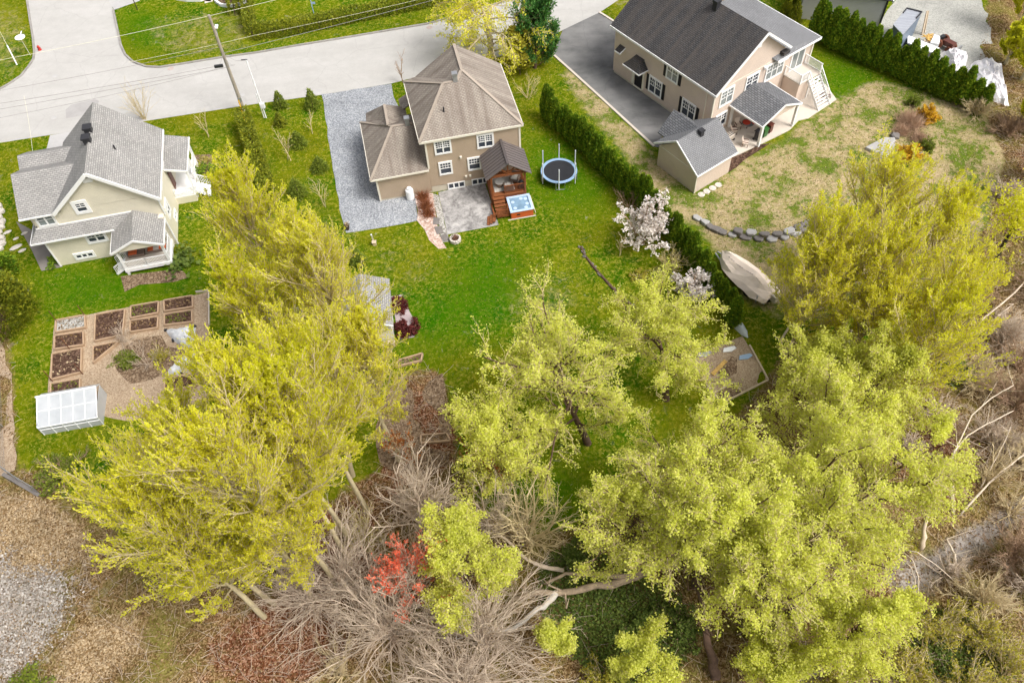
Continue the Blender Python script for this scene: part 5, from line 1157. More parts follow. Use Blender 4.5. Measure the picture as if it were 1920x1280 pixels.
def bed(pix, lbl, soil, hgt=.28):
    c = G(sum(p[0] for p in pix)/len(pix), sum(p[1] for p in pix)/len(pix)); l = [Vector((G(*p).x-c.x, G(*p).y-c.y, hgt/2)) for p in pix]
    t_ = thing('raised_bed', lbl, 'raised bed', tuple(c), 0, 'raised beds of the kitchen garden'); b = MB()
    for i in range(len(l)): b.bar(l[i], l[(i+1) % len(l)], .11, hgt)
    b.build('frame', 'frame_wood', t_); MB().prism([(v.x*.97, v.y*.97) for v in l], 0, hgt*.6).build('soil', soil, t_)
    rg_ = np.random.default_rng(int(pix[0][0])); m = 60; u = rg_.uniform(0, 1, (m, 2)); a, b2, c2 = l[0], l[1], l[-1]
    p = np.array([[a.x+(b2.x-a.x)*x*.92+(c2.x-a.x)*y*.85*(1-x if len(l) == 3 else 1), a.y+(b2.y-a.y)*x*.92+(c2.y-a.y)*y*.85*(1-x if len(l) == 3 else 1), hgt*.6+.03] for x, y in u])
    V, Q = leaves(p, unit(rg_.normal(size=(m, 3))*[1, 1, .4]), .16, .5, rg_); struct(np_mesh('soil_litter', V, Q, 'litter_pale' if 'dark and' in lbl else 'leaf_sapling' if rg_.random() < .25 else 'litter_mat', t_), 'stuff')
for bdd in BEDS: bed(*bdd)
bed([(742, 690), (790, 679), (793, 665), (748, 678)], 'narrow wooden planter of two square cells at the lawn edge by the brown plot', 'mulch_brown', .3)
bed([(789, 833), (790, 818), (838, 815), (845, 828)], 'wooden frame standing in the orange brown leaves', 'mulch_brown', .3)
for i, (a, z_) in enumerate([((108, 604), 1.5), ((161, 594), 1.5), ((133, 657), 1.6), ((156, 702), 1.5), ((99, 715), 1.5)]):
    o = put('garden_stake', ['rusty stake at the far left corner bed', 'rusty stake behind the far left bed', 'rusty stake beside the second left bed', 'rusty stake at the deep left bed', 'rusty stake at the left edge above the greenhouse'][i], 'stake', a, 0, 'rusty stakes in the kitchen garden'); MB().tube([(0, 0, 0), (-.05, .05, z_)], .035, 5).build('stake', 'rusty', o)
b = MB(); cp_ = [G(*p) for p in [(368, 549), (392, 546), (393, 610)]]; b.bar((cp_[0].x, cp_[0].y, .12), (cp_[1].x, cp_[1].y, .12), .06, .24).bar((cp_[1].x, cp_[1].y, .12), (cp_[2].x, cp_[2].y, .12), .06, .24)
o = b.build('garden_edging', 'concrete_pale'); tag(o, 'pale plank edging at the right corner of the kitchen garden', 'edging')
sheet('herb_ring', [(215, 680), (228, 650), (262, 632), (300, 632), (340, 655), (355, 668), (330, 690), (290, 716), (240, 715)], 'mulch_brown', .022, rag=.3)
def cover(lbl, pix, seed):
    c = G(sum(p[0] for p in pix)/len(pix), sum(p[1] for p in pix)/len(pix)); t_ = thing('row_cover', lbl, 'garden cover', (c.x, c.y, 0), 0, 'white covers over the beds')
    P = [G(*p)-c for p in pix]; rg_ = np.random.default_rng(seed); K = 7; M_ = 6*len(P); vs = [(0, 0, .75)]; fs = []
    for k in range(1, K+1):
        for i in range(M_):
            e = P[i//6].lerp(P[(i//6+1) % len(P)], (i % 6)/6); f = k/K
            vs.append((e.x*f+rg_.normal()*.03, e.y*f+rg_.normal()*.03, .75*(1-f**3)+.06+rg_.normal()*.05+.06*math.sin(i*1.7)*f))
    for i in range(M_): fs.append((0, 1+i, 1+(i+1) % M_))
    for k in range(K-1):
        for i in range(M_): j = (i+1) % M_; fs.append((1+k*M_+i, 1+(k+1)*M_+i, 1+(k+1)*M_+j, 1+k*M_+j))
    MB().add(vs, fs).build('fabric', 'row_cover', t_, smooth=True)
    for i, p_ in enumerate(P): MB().box((p_.x*.97, p_.y*.97, .15), (.28, .2, .16), i).build('weight', 'black_plastic', t_, bevel=.03)
cover('upper white fabric cover draped over a bed corner', [(311, 620), (367, 613), (369, 644), (368, 656), (350, 653), (325, 640)], 1)
cover('lower white fabric cover weighted with black bags', [(310, 706), (345, 674), (368, 660), (369, 693), (340, 702)], 2)
# greenhouse
c0_ = G(78, 812); c1_ = G(192, 792)
GH = thing('greenhouse', 'white panelled greenhouse roof partly under the left tree', 'greenhouse', (c0_.x+.3, c0_.y-.2, 0), math.atan2(c1_.y-c0_.y, c1_.x-c0_.x)); gw = (c1_-c0_).length*.97
MB().slab([(0, 0, 1.15), (gw, 0, 1.15), (gw, 2.3, 1.95), (0, 2.3, 1.95)], .04).build('roof', 'poly_sheet', GH); MB().slab([(0, 2.3, 1.95), (gw, 2.3, 1.95), (gw, 3.0, 1.4), (0, 3.0, 1.4)], .04).build('back_roof', 'poly_sheet', GH)
MB().bb(.03, gw-.03, .05, .09, 0, 1.1).bb(.03, .07, .1, 2.9, 0, 1.35).bb(gw-.07, gw-.03, .1, 2.9, 0, 1.35).build('wall', 'poly_sheet', GH)
b = MB()
for x in np.linspace(0, gw, 6): b.bar((x, -.03, 1.17), (x, 2.3, 1.98), .05, .05); b.bar((x, .02, 0), (x, .02, 1.15), .05, .05)
b.bar((0, -.03, 1.16), (gw, -.03, 1.16), .07, .07); b.bar((0, 1.2, 1.58), (gw, 1.2, 1.58), .05, .05); b.bar((-.1, 2.3, 2.0), (gw, 2.3, 2.0), .12, .1); b.bar((0, .02, .7), (gw, .02, .7), .05, .05)
b.build('frame', 'white_plastic', GH)
# bare fence and kerb on the left
FN = put('wire_fence', 'grey wire fence with a pale top rail along the left edge', 'fence', (8, 800)); FN.location = (0, 0, 0)
fp = [G(*p) for p in [(-14, 560), (-4, 640), (2, 720), (6, 800), (11, 884), (40, 905), (75, 926)]]
b = MB(); m_ = MB()
for i, p in enumerate(fp):
    b.tube([(p.x, p.y, -.1), (p.x, p.y, 1.25)], .035, 6)
for a, c in zip(fp, fp[1:]):
    b.tube([(a.x, a.y, 1.2), (c.x, c.y, 1.2)], .03, 6)
    n_ = int((c-a).length/.25)
    for k in range(n_): p = a.lerp(c, k/n_); m_.bar((p.x, p.y, .05), (p.x, p.y, 1.18), .008, .008)
    for z in (.2, .45, .7, .95): m_.bar((a.x, a.y, z), (c.x, c.y, z), .008, .008)
b.build('post', 'steel', FN); m_.build('wire_mesh', 'steel', FN)
BMK = put('timber_beam', 'weathered grey beam lying along the bottom of the fence corner', 'beam', (45, 905)); BMK.location = (0, 0, 0); MB().bar((fp[4].x, fp[4].y-.3, .15), (fp[6].x+.1, fp[6].y-.2, .15), .28, .28).build('beam', 'rock', BMK)
sheet('edge_path', [(-30, 600), (2, 640), (20, 700), (26, 800), (30, 880), (6, 890), (-40, 880)], 'mulch_tan', .02, rag=.15)
# sheds under the left tree
def simple_shed(lbl, p_r, ang, w_, d_, hw, hr, mat):
    t_ = thing('tool_shed', lbl, 'shed', (p_r.x, p_r.y, 0), ang)
    wb_ = MB().bb(.2, w_-.2, .2, d_-.2, 0, hw); wb_.add([(.2, .2, hw), (w_-.2, .2, hw), (w_/2, .2, hr-.1), (.2, .3, hw), (w_-.2, .3, hw), (w_/2, .3, hr-.1)], [(0, 1, 2), (5, 4, 3), (1, 4, 5, 2), (2, 5, 3, 0)])
    wb_.build('wall', 'cream_trim', t_)
    MB().slab([(0, 0, hw), (0, d_, hw), (w_/2, d_, hr), (w_/2, 0, hr)], .1).slab([(w_/2, 0, hr), (w_/2, d_, hr), (w_, d_, hw), (w_, 0, hw)], .1).build('roof', mat, t_)
    facia([(0, -.03, hw), (w_/2, -.03, hr), (w_, -.03, hw)], .16, .06).build('eave_board', 'white_trim', t_); window(t_, (w_/2, .2, 1.3), .8, .7, cols=2, grid=None, trim=.08)
    return t_
shA = G(737, 612, 2.4); SA = simple_shed('pale shed with grey gable roof beside the maroon bushes, half under the tree', Vector((shA.x-4.6, shA.y-.3, 0)), R_(5), 4.6, 5.0, 2.4, 3.5, 'shingle_grey')
shB = G(560, 660, 2.2); simple_shed('grey roofed shed deep under the yellow green trees', Vector((shB.x-3.0, shB.y, 0)), R_(8), 3.6, 4.2, 2.2, 3.2, 'shingle_grey')
sheet('plank_walk', [(733, 556), (752, 553), (776, 600), (777, 632), (748, 637), (742, 600)], 'grey_boards', .05, .1)
BN = put('timber_bench', 'pale wooden bench below the pale shed', 'bench', (722, 650), R_(8), None, 0); MB().bb(-.9, .9, -.2, .2, .4, .48).build('seat', 'pale_wood', BN); 
for x in (-.75, .75): MB().bb(x-.05, x+.05, -.18, .18, 0, .4).build('leg', 'pale_wood', BN)
# poles, wires, lamp, signs
UP = put('utility_pole', 'tall grey wooden utility pole with a white street lamp at the road edge', 'utility pole', (457, 207), 0, None, 0)
MB().tube([(0, 0, -.1), (0, 0, 11.05)], [.2, .13], 12).build('pole', 'pole_wood', UP)
lm = G(405, 52, 9.3)-G(457, 207); MB().tube([(0, 0, 7.2), (lm.x*.5, lm.y*.5, 8.6), (lm.x, lm.y, 9.3)], .04, 6).build('lamp_arm', 'steel', UP)
MB().box((lm.x, lm.y+.15, 9.3), (.3, .6, .14)).build('lamp_head', 'white_plastic', UP, bevel=.03)
MB().tube([(0, 0, 1.2), (0, 0, 1.7)], .21, 10).build('band', 'steel', UP)
gyp = G(459, 224); gb = G(457, 207); t_ = MB().tube([(0, 0, 7.0), (gyp.x-gb.x, gyp.y-gb.y, 0)], .02, 5).build('guy_wire', 'wire', UP)
d_ = Vector((gyp.x-gb.x, gyp.y-gb.y, 0)); MB().tube([d_, d_.lerp(Vector((0, 0, 7)), .3)], .07, 6).build('guy_guard', 'yellow_guard', UP)
SPl = put('service_pole', 'slim galvanised twin tube pole right of the wooden pole', 'service pole', (499, 221), 0, None, 0)
hh = 7.0; MB().tube([(0, 0, 0), (0, 0, hh)], .075, 8).tube([(-.2, .02, 0), (-.2, .02, 3.0)], .06, 8).build('pole', 'white_plastic', SPl); MB().bb(-.15, .3, -.2, .1, 1.3, 1.9).build('meter_box', 'white_plastic', SPl, bevel=.03)
MB().bar((-.5, 0, hh), (.1, 0, hh), .08, .08).build('cross_arm', 'dark_metal', SPl)
def wire(lbl, pts, sag=.6, r=.022, mat='wire'):
    P = []
    for a, c in zip(pts, pts[1:]):
        for k in range(9): f = k/8; p = Vector(a).lerp(Vector(c), f); p.z -= sag*4*f*(1-f); P.append(p)
    o = MB().tube(P, r, 4).build('power_line', mat); tag(o, lbl, 'cable')
T0 = Vector((gb.x, gb.y, 0)); T1 = T0+Vector((0, 0, 10.95))
wire('topmost pale wire from the utility pole to both sides', [G(-80, 128, 10.9), T1, G(980, -120, 10.9)], .15, .018, 'wire_pale')
cb_ = G(410, 124, 6.9)
wire('wire passing through the black splice box', [G(-60, 203, 6.8), cb_, T0+Vector((0, 0, 6.9)), G(1000, -50, 6.9)], .15, .022, 'wire')
wire('lower wire beside the splice box wire', [G(-60, 215, 6.4), G(430, 126, 6.5), T0+Vector((0, 0, 6.5))], .1, .02)
wire('lowest wire over the intersection', [G(-60, 232, 6.0), G(440, 122, 6.2), T0+Vector((0, 0, 6.3))], .3, .016)
wire('wire curving over the road junction above the others', [G(-60, 180, 7.6), T0+Vector((0, 0, 7.6))], .2, .018)
wire('service wire from the wooden pole to the slim pole', [T0+Vector((0, 0, 7.2)), Vector(SPl.location)+Vector((-.4, 0, 7.0))], .5, .016)
wire('dashed pale wire along the clipped hedge', [G(240, 117, 6.5), G(480, 66, 6.5), G(800, -4, 6.5)], .1, .014, 'wire_pale')
wire('slack wire over the lawn in front of the cream house', [G(45, 180, 5), G(62, 293, 3)], .2, .015, 'wire_pale')
SBx = thing('splice_box', 'black splice box hanging on the wires by the utility pole', 'cable box', tuple(cb_), R_(6)); MB().bb(-.42, .42, -.12, .12, -.15, .12).build('box', 'black_plastic', SBx, bevel=.03)
HY = put('round_sign', 'round white sign board on a thin post in the corner lawn', 'sign', (57, 104), 0, None, 0); vv = Vector(G(36, 67, 2.6))-Vector(HY.location)
MB().tube([(0, 0, 0), (0, 0, 2.3)], .03, 6).build('post', 'wire_pale', HY); MB().lathe((0, 0, 2.3), [(.02, -.02), (.55, 0), (.55, .06), (.02, .08)], 20).build('disc', 'white_plastic', HY); MB().bar((0, .3, 2.4), (0, .9, 2.5), .1, .04).build('tail', 'white_plastic', HY)
o = put('guy_marker', 'white and yellow guy wire guard leaning in the corner lawn', 'guy guard', (32, 122), 0, None, 0); tp = G(13, 85, 2.0)-Vector(o.location); MB().tube([(0, 0, 0), tp], .07, 6).build('guard', 'white_plastic', o); MB().tube([tp, tp*3.2], .02, 5).build('guy_wire', 'wire_pale', o)
FH = put('fire_hydrant', 'small red hydrant top at the edge of the side street', 'fire hydrant', (75, 94), 0, None, .01); MB().lathe((0, 0, 0), [(.22, 0), (.22, .06), (.14, .08), (.13, .4), (.16, .42), (.08, .55)], 12).build('body', 'red_paint', FH); MB().tube([(-.2, 0, .3), (.2, 0, .3)], .06, 8).build('outlet', 'red_paint', FH)
for i, (px, lb) in enumerate([((258, 19), 'thin dark green post on the lawn by the side driveway'), ((589, 28), 'thin pale blue post behind the clipped hedge'), ((1201, 40), 'thin dark green sign post on the lawn by the dark roofed house')]):
    o = put('lawn_post', lb, 'post', px, 0, None, 0); MB().tube([(0, 0, 0), (0, 0, 1.9)], .05, 6).build('post', ['pot', 'blue_plastic', 'pot'][i], o); 
    MB().bb(0, .45, -.02, .02, 1.35, 1.6).build('panel', ['pot', 'blue_plastic', 'pot'][i], o)
for i, (px, s_) in enumerate([((103, 143), .3), ((320, 129), .35), ((455, 178), .25), ((805, 52), .35), ((596, 173), .45), ((101, 221), .3)]):
    o = put('manhole_cover', ['round cover in the middle of the junction', 'brownish drain cover by the kerb', 'small cover near the wooden pole', 'drain cover at the kerb by the tall hedge end', 'dark drain cover beside the gravel driveway', 'small dark cover near the cream house lawn'][i], 'manhole cover', px, 0, None, .012)
    MB().lathe((0, 0, 0), [(s_, 0), (s_*1.02, .012), (.02, .014)], 16).build('cover', 'flag_mix' if i in (1, 3) else 'drive_grey', o)
o = thing('road_patch', 'darker square asphalt patch in the road above the cream house', 'road patch', tuple(G(150, 209, .014)), R_(8)); o['kind'] = 'structure'
pm = [G(123, 206)-G(150, 209), G(133, 197)-G(150, 209), G(178, 186)-G(150, 209), G(186, 190)-G(150, 209), G(175, 213)-G(150, 209), G(124, 222)-G(150, 209)]
mm = MB().prism([(p.x, p.y) for p in pm], 0, .006).build('patch', plain('patch_mat', (.33, .32, .31), .9, .12, .8), o); o.rotation_euler = (0, 0, 0)
# fallen trunks
def log(lbl, pts, r, mat='bark_log', name='fallen_tree', branches=0, seed=1):
    P = [G(*p[:2], p[2]) for p in pts]; o0 = P[0].copy(); rr = random.Random(seed)
    t_ = thing(name, lbl, 'fallen tree' if 'fallen' in name else 'dead wood', tuple(o0)); Q_ = []; R2 = []
    n_ = len(P)
    for i in range(n_-1):
        for k in range(4): f = k/4; p = P[i].lerp(P[i+1], f)-o0; Q_.append(p+Vector((rr.uniform(-1, 1), rr.uniform(-1, 1), rr.uniform(-.5, .5)))*r*.4); R2.append(r*(1-.6*(i+f)/n_)*rr.uniform(.85, 1.15))
    Q_.append(P[-1]-o0); R2.append(r*.3); MB().tube(Q_, R2, 8).build('trunk', mat, t_, smooth=True, uv=False)
    if branches:
        b = MB()
        for k in range(branches):
            p = Q_[rr.randrange(2, len(Q_))]; q1 = p+Vector((rr.uniform(-1, 1), rr.uniform(-1, 1), rr.uniform(.2, .9)))*1.2; b.tube([p, q1, q1+Vector((rr.uniform(-.6, .6), rr.uniform(-.6, .6), .3))], [r*.3, r*.2, .01], 5)
        b.build('branch', mat, t_, uv=False)
    return t_
log('thick fallen willow limb reaching left across the green undergrowth', [(1215, 1072, 1.6), (1120, 1100, 1.4), (1040, 1112, 1.2), (1000, 1112, 1.0), (960, 1124, .8)], .30, branches=3)
log('pale broken limb sloping down left from the long fallen one', [(1045, 1112, 1.3), (1010, 1142, .9), (962, 1178, .5), (880, 1190, .4)], .22, 'rock_pale', branches=1)
log('slender brown limb crossing above the long fallen one', [(1195, 1078, 1.9), (1130, 1078, 1.7), (1062, 1074, 1.5), (1020, 1095, 1.0)], .18)
log('curved bare limb rising towards the bare shrubs', [(1058, 1070, .6), (1000, 1055, 1.2), (972, 1035, 2.0), (940, 1004, 3.0)], .16, 'twig_grey', branches=2)
log('big brown trunk lying at the bottom under the willow crown', [(1345, 1275, .2), (1332, 1220, 1.0), (1322, 1160, 2.2), (1306, 1100, 3.6)], .34, 'bark_dark', branches=3)
log('pale standing dead stump leaning beside the stream', [(1728, 1030, 0), (1733, 995, 1.2), (1742, 958, 2.6)], .2, 'pale_wood', 'dead_snag')
log('grey broken stub standing left of the leaning stump', [(1664, 1022, 0), (1665, 1002, .8)], .12, 'pale_wood', 'dead_snag')
log('short fallen log at the edge of the red leaves', [(1695, 754, .3), (1720, 748, .4), (1742, 738, .5)], .2, 'bark_log', branches=1)
for i, pts in enumerate([[(1722, 1115, .1), (1722, 1080, 1.5), (1712, 1050, 2.0), (1690, 1032, 1.6)], [(1712, 1117, .1), (1716, 1085, 1.2), (1708, 1062, 1.6), (1675, 1034, 1.2)], [(1690, 1028, 1.2), (1720, 1035, 1.8), (1755, 1058, 1.4), (1788, 1088, .6)]]):
    log(['outer arching white sapling bent over the mud', 'inner arching white sapling bent over the mud', 'white bent sapling pointing right over the mud'][i], pts, .045, 'twig_white', 'bent_sapling')
for i, pts in enumerate([[(1535, 660, .3), (1560, 648, .6), (1590, 634, 1.0), (1602, 632, 1.2)], [(1462, 642, .3), (1480, 610, 1.2), (1512, 590, 1.6), (1535, 580, 1.7)], [(1550, 670, .4), (1575, 640, 1.6), (1600, 632, 1.8)], [(1605, 570, .8), (1625, 545, 1.5), (1650, 530, 1.6)]]):
    log(['white leaning birch stem over the ribbed pipe', 'white fallen birch stem left of the ribbed pipe', 'thin white birch stem above the pipe', 'short white birch stem in the yellow green crown'][i], pts, .09, 'twig_white', 'birch_sapling')
# ---------------------------------------------------------------- plants
def big(label, cen, zc, Ht, R, spec, seed, lean=(0, 0), name='maple_tree', cat='tree', group=None, **kw):
    """tree whose crown centre (height zc) is seen at pixel cen; lean = sideways offset of the top from the foot"""
    c = G(cen[0], cen[1], zc); f = zc/Ht; x, y = c.x-lean[0]*f, c.y-lean[1]*f
    return tree(name, label, cat, (x, y, gz(x, y)), Ht, R, spec, seed, lean, group, **kw)
GL = 'yellow green maples of the left stand'
L_ = [((462, 455), 11, 16, 3.8, 'top left spire of the left stand, its tip beside the olive hedge row'),
 ((545, 500), 11, 16, 3.8, 'yellow green maple leaning over the small conifers of the side lawn'),
 ((635, 575), 12, 18, 4.0, 'yellow green maple whose crown edge meets the garage gravel lawn'),
 ((530, 582), 11, 16, 3.5, 'yellow green maple right of the white row covers'),
 ((672, 690), 12, 17, 3.5, 'yellow green maple covering the pale shed roof'),
 ((560, 705), 13, 19, 4.4, 'yellow green maple in the middle of the left stand'),
 ((648, 790), 14, 21, 3.9, 'yellow green maple with a bare lower trunk beside the brown plot'),
 ((470, 765), 14, 20, 4.2, 'yellow green maple right of the kitchen garden lower beds'),
 ((270, 838), 12, 17, 4.0, 'yellow green maple over the kitchen garden path'),
 ((555, 875), 15, 23, 4.3, 'yellow green maple with trunk standing in the brown leaves'),
 ((275, 895), 13, 20, 4.5, 'leftmost big maple, low over the tan field'),
 ((400, 900), 15, 23, 4.6, 'yellow green maple with a thick pale slanting trunk'),
 ((350, 1035), 11, 17, 4.2, 'lowest maple of the left stand above the stony field'),
 ((480, 1000), 11, 17, 3.6, 'maple low in the left stand with leafless bushes under it')]
SB = {6: ((690, 962), 21, 4.0, (-.3, .3)), 9: ((656, 1014), 23, 4.2, (-.4, .2)), 7: ((657, 1056), 24, 4.4, (-1.6, .6)), 11: ((628, 1092), 24, 4.5, (-2.2, .2)), 10: ((515, 1132), 21, 4.8, (-4.4, -.4))}
for i, (c, zc, Ht, R, lb) in enumerate(L_):
    lean = (-1.2-(.9 if i in (10, 12) else 0), .3)
    if i in SB:      # stems whose foot shows among the brown leaves
        b_, Ht, R, lean = SB[i]; g = G(*b_)
        tree('maple_tree', lb, 'tree', (g.x, g.y, gz(g.x, g.y)), Ht, R, 'maple', 100+i, lean, GL, leaf='leaf_maple' if i % 3 else 'leaf_maple_deep', thin=.4, t0=.46, r=.2)
        continue
    big(lb, c, zc, Ht, R, 'maple', 100+i, lean, group=GL, leaf='leaf_maple' if i % 3 else 'leaf_maple_deep', thin=.6 if i in (2, 4) else .42)
GR = 'yellow green maples of the right stand'
R__ = [((1550, 480), 8, 12, 4.0, 'yellow green maple reaching over the stone retaining wall'),
 ((1655, 390), 8, 12, 4.0, 'yellow green maple hiding the lower rocks of the dry lawn'),
 ((1750, 455), 8, 12, 4.0, 'yellow green maple nearest the red leaf slope'),
 ((1520, 560), 7, 11, 4.0, 'yellow green maple just right of the covered boat'),
 ((1655, 520), 8, 12, 4.4, 'yellow green maple in the middle of the right stand'),
 ((1760, 590), 8, 12, 4.0, 'yellow green maple left of the black leaning trunk'),
 ((1725, 675), 8, 12, 4.0, 'lowest yellow green maple of the right stand over the red leaves'),
 ((1620, 620), 6, 10, 3.2, 'small maple over the white birch stems')]
for i, (c, zc, Ht, R, lb) in enumerate(R__):
    big(lb, c, zc, Ht, R, 'maple', 200+i, (.5, .2), group=GR, leaf='leaf_maple' if i % 2 else 'leaf_maple_deep', n1=36, elev=(70, 22), thin=.42, t0=.28, prof=.5, r=.16)
GW = 'pale green willows'
W_ = [((1065, 715), 7.5, 10.5, 6.0, (-2.2, 1.0), 'pale green willow with two dark trunks over the lawn', 1),
 ((965, 810), 5.5, 9, 4.2, (-2.6, .5), 'lower left lobe willow leaning over the orange budded shrubs', 1),
 ((1240, 645), 6.5, 10, 4.4, (-1.5, 1.0), 'pale willow at the end of the cedar hedge', 1),
 ((1250, 880), 8, 12, 4.6, (-.5, .5), 'thin pale willow with lawn showing through it', 1),
 ((1395, 935), 8.5, 12, 4.6, (.5, .5), 'pale willow directly below the square sandy plot', 2),
 ((1540, 775), 8, 11, 4.2, (.6, .6), 'pale willow between the sandy plot and the right stand', 1),
 ((1545, 870), 9, 13, 4.6, (.4, 0), 'pale willow reaching right towards the red leaves', 2),
 ((1440, 950), 9, 14, 5.2, (.3, 0), 'pale willow in the centre of the big lower crown', 2),
 ((1320, 1010), 8, 13, 4.8, (-1.0, 0), 'pale willow over the long fallen limb', 1),
 ((1180, 960), 7, 11, 3.8, (-1.5, 0), 'sparse pale willow reaching left over the dark lawn', 1),
 ((1550, 1075), 8, 13, 4.6, (.6, -.3), 'pale willow above the stream mud', 2),
 ((1450, 1120), 7, 12, 4.6, (0, 0), 'pale willow beside the big brown lower trunk', 1),
 ((1520, 690), 5.5, 8, 3.2, (.3, 0), 'small pale willow between the covered boat and the sandy plot', 1),
 ((1640, 740), 6.5, 10, 3.8, (.3, 0), 'pale willow touching the lower edge of the right maple stand', 1),
 ((1590, 1200), 5, 9, 3.6, (.2, 0), 'low pale willow at the bottom right of the trunk', 1)]
for i, (c, zc, Ht, R, ln, lb, nt_) in enumerate(W_):
    big(lb, c, zc, Ht, R, 'willow', 300+i, ln, 'willow_tree', 'tree', GW, trunks=nt_, thin=.6 if i in (3, 8, 9, 11) else .44)
big('small round pale green tree between the red maple and the fallen limbs', (885, 1085), 5, 9, 2.9, 'willow', 331, (.3, .6), 'young_tree', 'tree', leaf='leaf_willow', r=.1, n1=22, thin=.4)
big('slim pale green sapling below the fallen limbs', (1040, 1195), 3, 6, 1.2, 'willow', 332, (0, 0), 'young_tree', 'tree', r=.06, n1=12, n2=8, thin=.4)
big('low pale green shrub tree at the bottom edge left of the brown trunk', (1225, 1265), 2, 5, 2.0, 'willow', 333, (0, 0), 'young_tree', 'tree', r=.08, n1=11, thin=.4)
big('pale green shrub tree at the bottom edge right of the brown trunk', (1440, 1250), 2, 5, 2.4, 'willow', 334, (0, 0), 'young_tree', 'tree', r=.08, n1=11, thin=.4)
# top of the picture
tree('weeping_tree', 'tall pale yellow tree with a thick trunk at the road edge behind the brown house', 'tree', tuple(G(922, 117)), 11, 6.0, 'willow', 341, (-.3, 0), None, leaf='leaf_maple', up=-.06, up2=-.12, n1=26, n2=9, n3=7, nl=8, ls=.24, ratio=.25, thin=.1, r=.42, bark='bark_pale', t0=.12, elev=(88, 50), prof=.4)
pn = tree('pine_tree', 'bushy dark green pine by the asphalt driveway entrance', 'tree', tuple(G(1003, 128)), 7.6, 3.1, 'maple', 342, (0, 0), None, leaf='leaf_pine', n1=34, n2=8, n3=6, nl=10, ls=.34, ratio=.14, t0=.06, elev=(78, 35), up=.1, r=.2, bark='bark_dark', twig='twig_brown', prof=.6, jit=.1, align=.5)
tree('young_tree', 'yellow green leafy small tree against the dark pine', 'tree', tuple(G(975, 140)), 5.2, 1.5, 'willow', 343, (0, 0), None, leaf='leaf_scrub', n1=10, r=.07, ls=.2)
bush('bare_shrub', 'leafless tan shrub in front of the dark pine', 'shrub', tuple(G(990, 185)), 3.2, 1.5, 344, 'twig_tan', stems=7, n2=5, n3=3, elev=(5, 45), nl=1, leaf='leaf_scrub', ls=.12)
# cedars
GC1 = 'cedars of the hedge beside the trampoline lawn'; GC2 = 'cedars of the hedge behind the pink beige house'
def cedar(seed, Ht=4.3, leaf='leaf_cedar'):
    return cone_plant('cedar_tree', 'narrow green cedar standing in the trampoline side hedge', 'cedar', (0, 0, -50), Ht, .78, seed, leaf, n=3600, ls=.25, ratio=.34, prof=lambda t: np.clip(np.minimum((1-t)**.5*1.0, .6+t*1.6), 0, 1), group=GC1, droop=0, updir=.8, lump=.12)
cds = [cedar(s) for s in (1, 2, 3, 4)]
for c in cds: KIDS[c.name] = [k for k in COL.objects if k.parent == c]
used = set()
def place_c(i, loc, sc_, rz, lb, gp):
    src = cds[i % 4]
    if src.name not in used: used.add(src.name); src.location = loc; src.rotation_euler = (0, 0, rz); src.scale = sc_; o = src
    else: o = dup(src, loc, rz, sc_)
    o['label'] = lb; o['group'] = gp
rr = random.Random(11)
def row(pix, step, h0, h1, lb, gp, wid=.78):
    P = [G(*p) for p in pix]; L = [0]
    for a, c in zip(P, P[1:]): L.append(L[-1]+(c-a).length)
    n_ = int(L[-1]/step)
    for k in range(n_+1):
        s_ = k*L[-1]/n_; j = max(i for i in range(len(L)-1) if L[i] <= s_+1e-6); f = (s_-L[j])/(L[j+1]-L[j]); p = P[j].lerp(P[j+1], f)
        h = h0+(h1-h0)*k/n_; q = h/4.3*rr.uniform(.84, 1.12); w_ = rr.uniform(.85, 1.1)*wid/.78
        place_c(k, (p.x+rr.uniform(-.18, .18), p.y+rr.uniform(-.15, .15), 0), (w_, w_, q), rr.uniform(0, 6), lb, gp)
row([(1022, 222), (1060, 256), (1110, 300), (1150, 345), (1200, 385), (1250, 444), (1300, 503), (1342, 560), (1374, 606)], 1.02, 4.2, 3.4, 'narrow green cedar standing in the trampoline side hedge', GC1, .72)
row([(1522, 72), (1560, 92), (1610, 116), (1660, 136), (1710, 158), (1760, 180), (1800, 195), (1835, 208)], .98, 4.6, 3.8, 'dark green cedar in the tall hedge in front of the grey workshop', GC2, .84)
for i, px in enumerate([(1470, 38), (1487, 48), (1482, 20)]):
    cone_plant('cedar_tree', ['olive cedar behind the right corner of the pink beige house', 'golden tipped cedar at the grey workshop corner', 'tallest olive cedar between house and workshop'][i], 'cedar', tuple(G(*px)), 3.0+i*.3, .8, 20+i, 'leaf_cedar_gold', n=1800, ls=.2, droop=0, updir=.75)
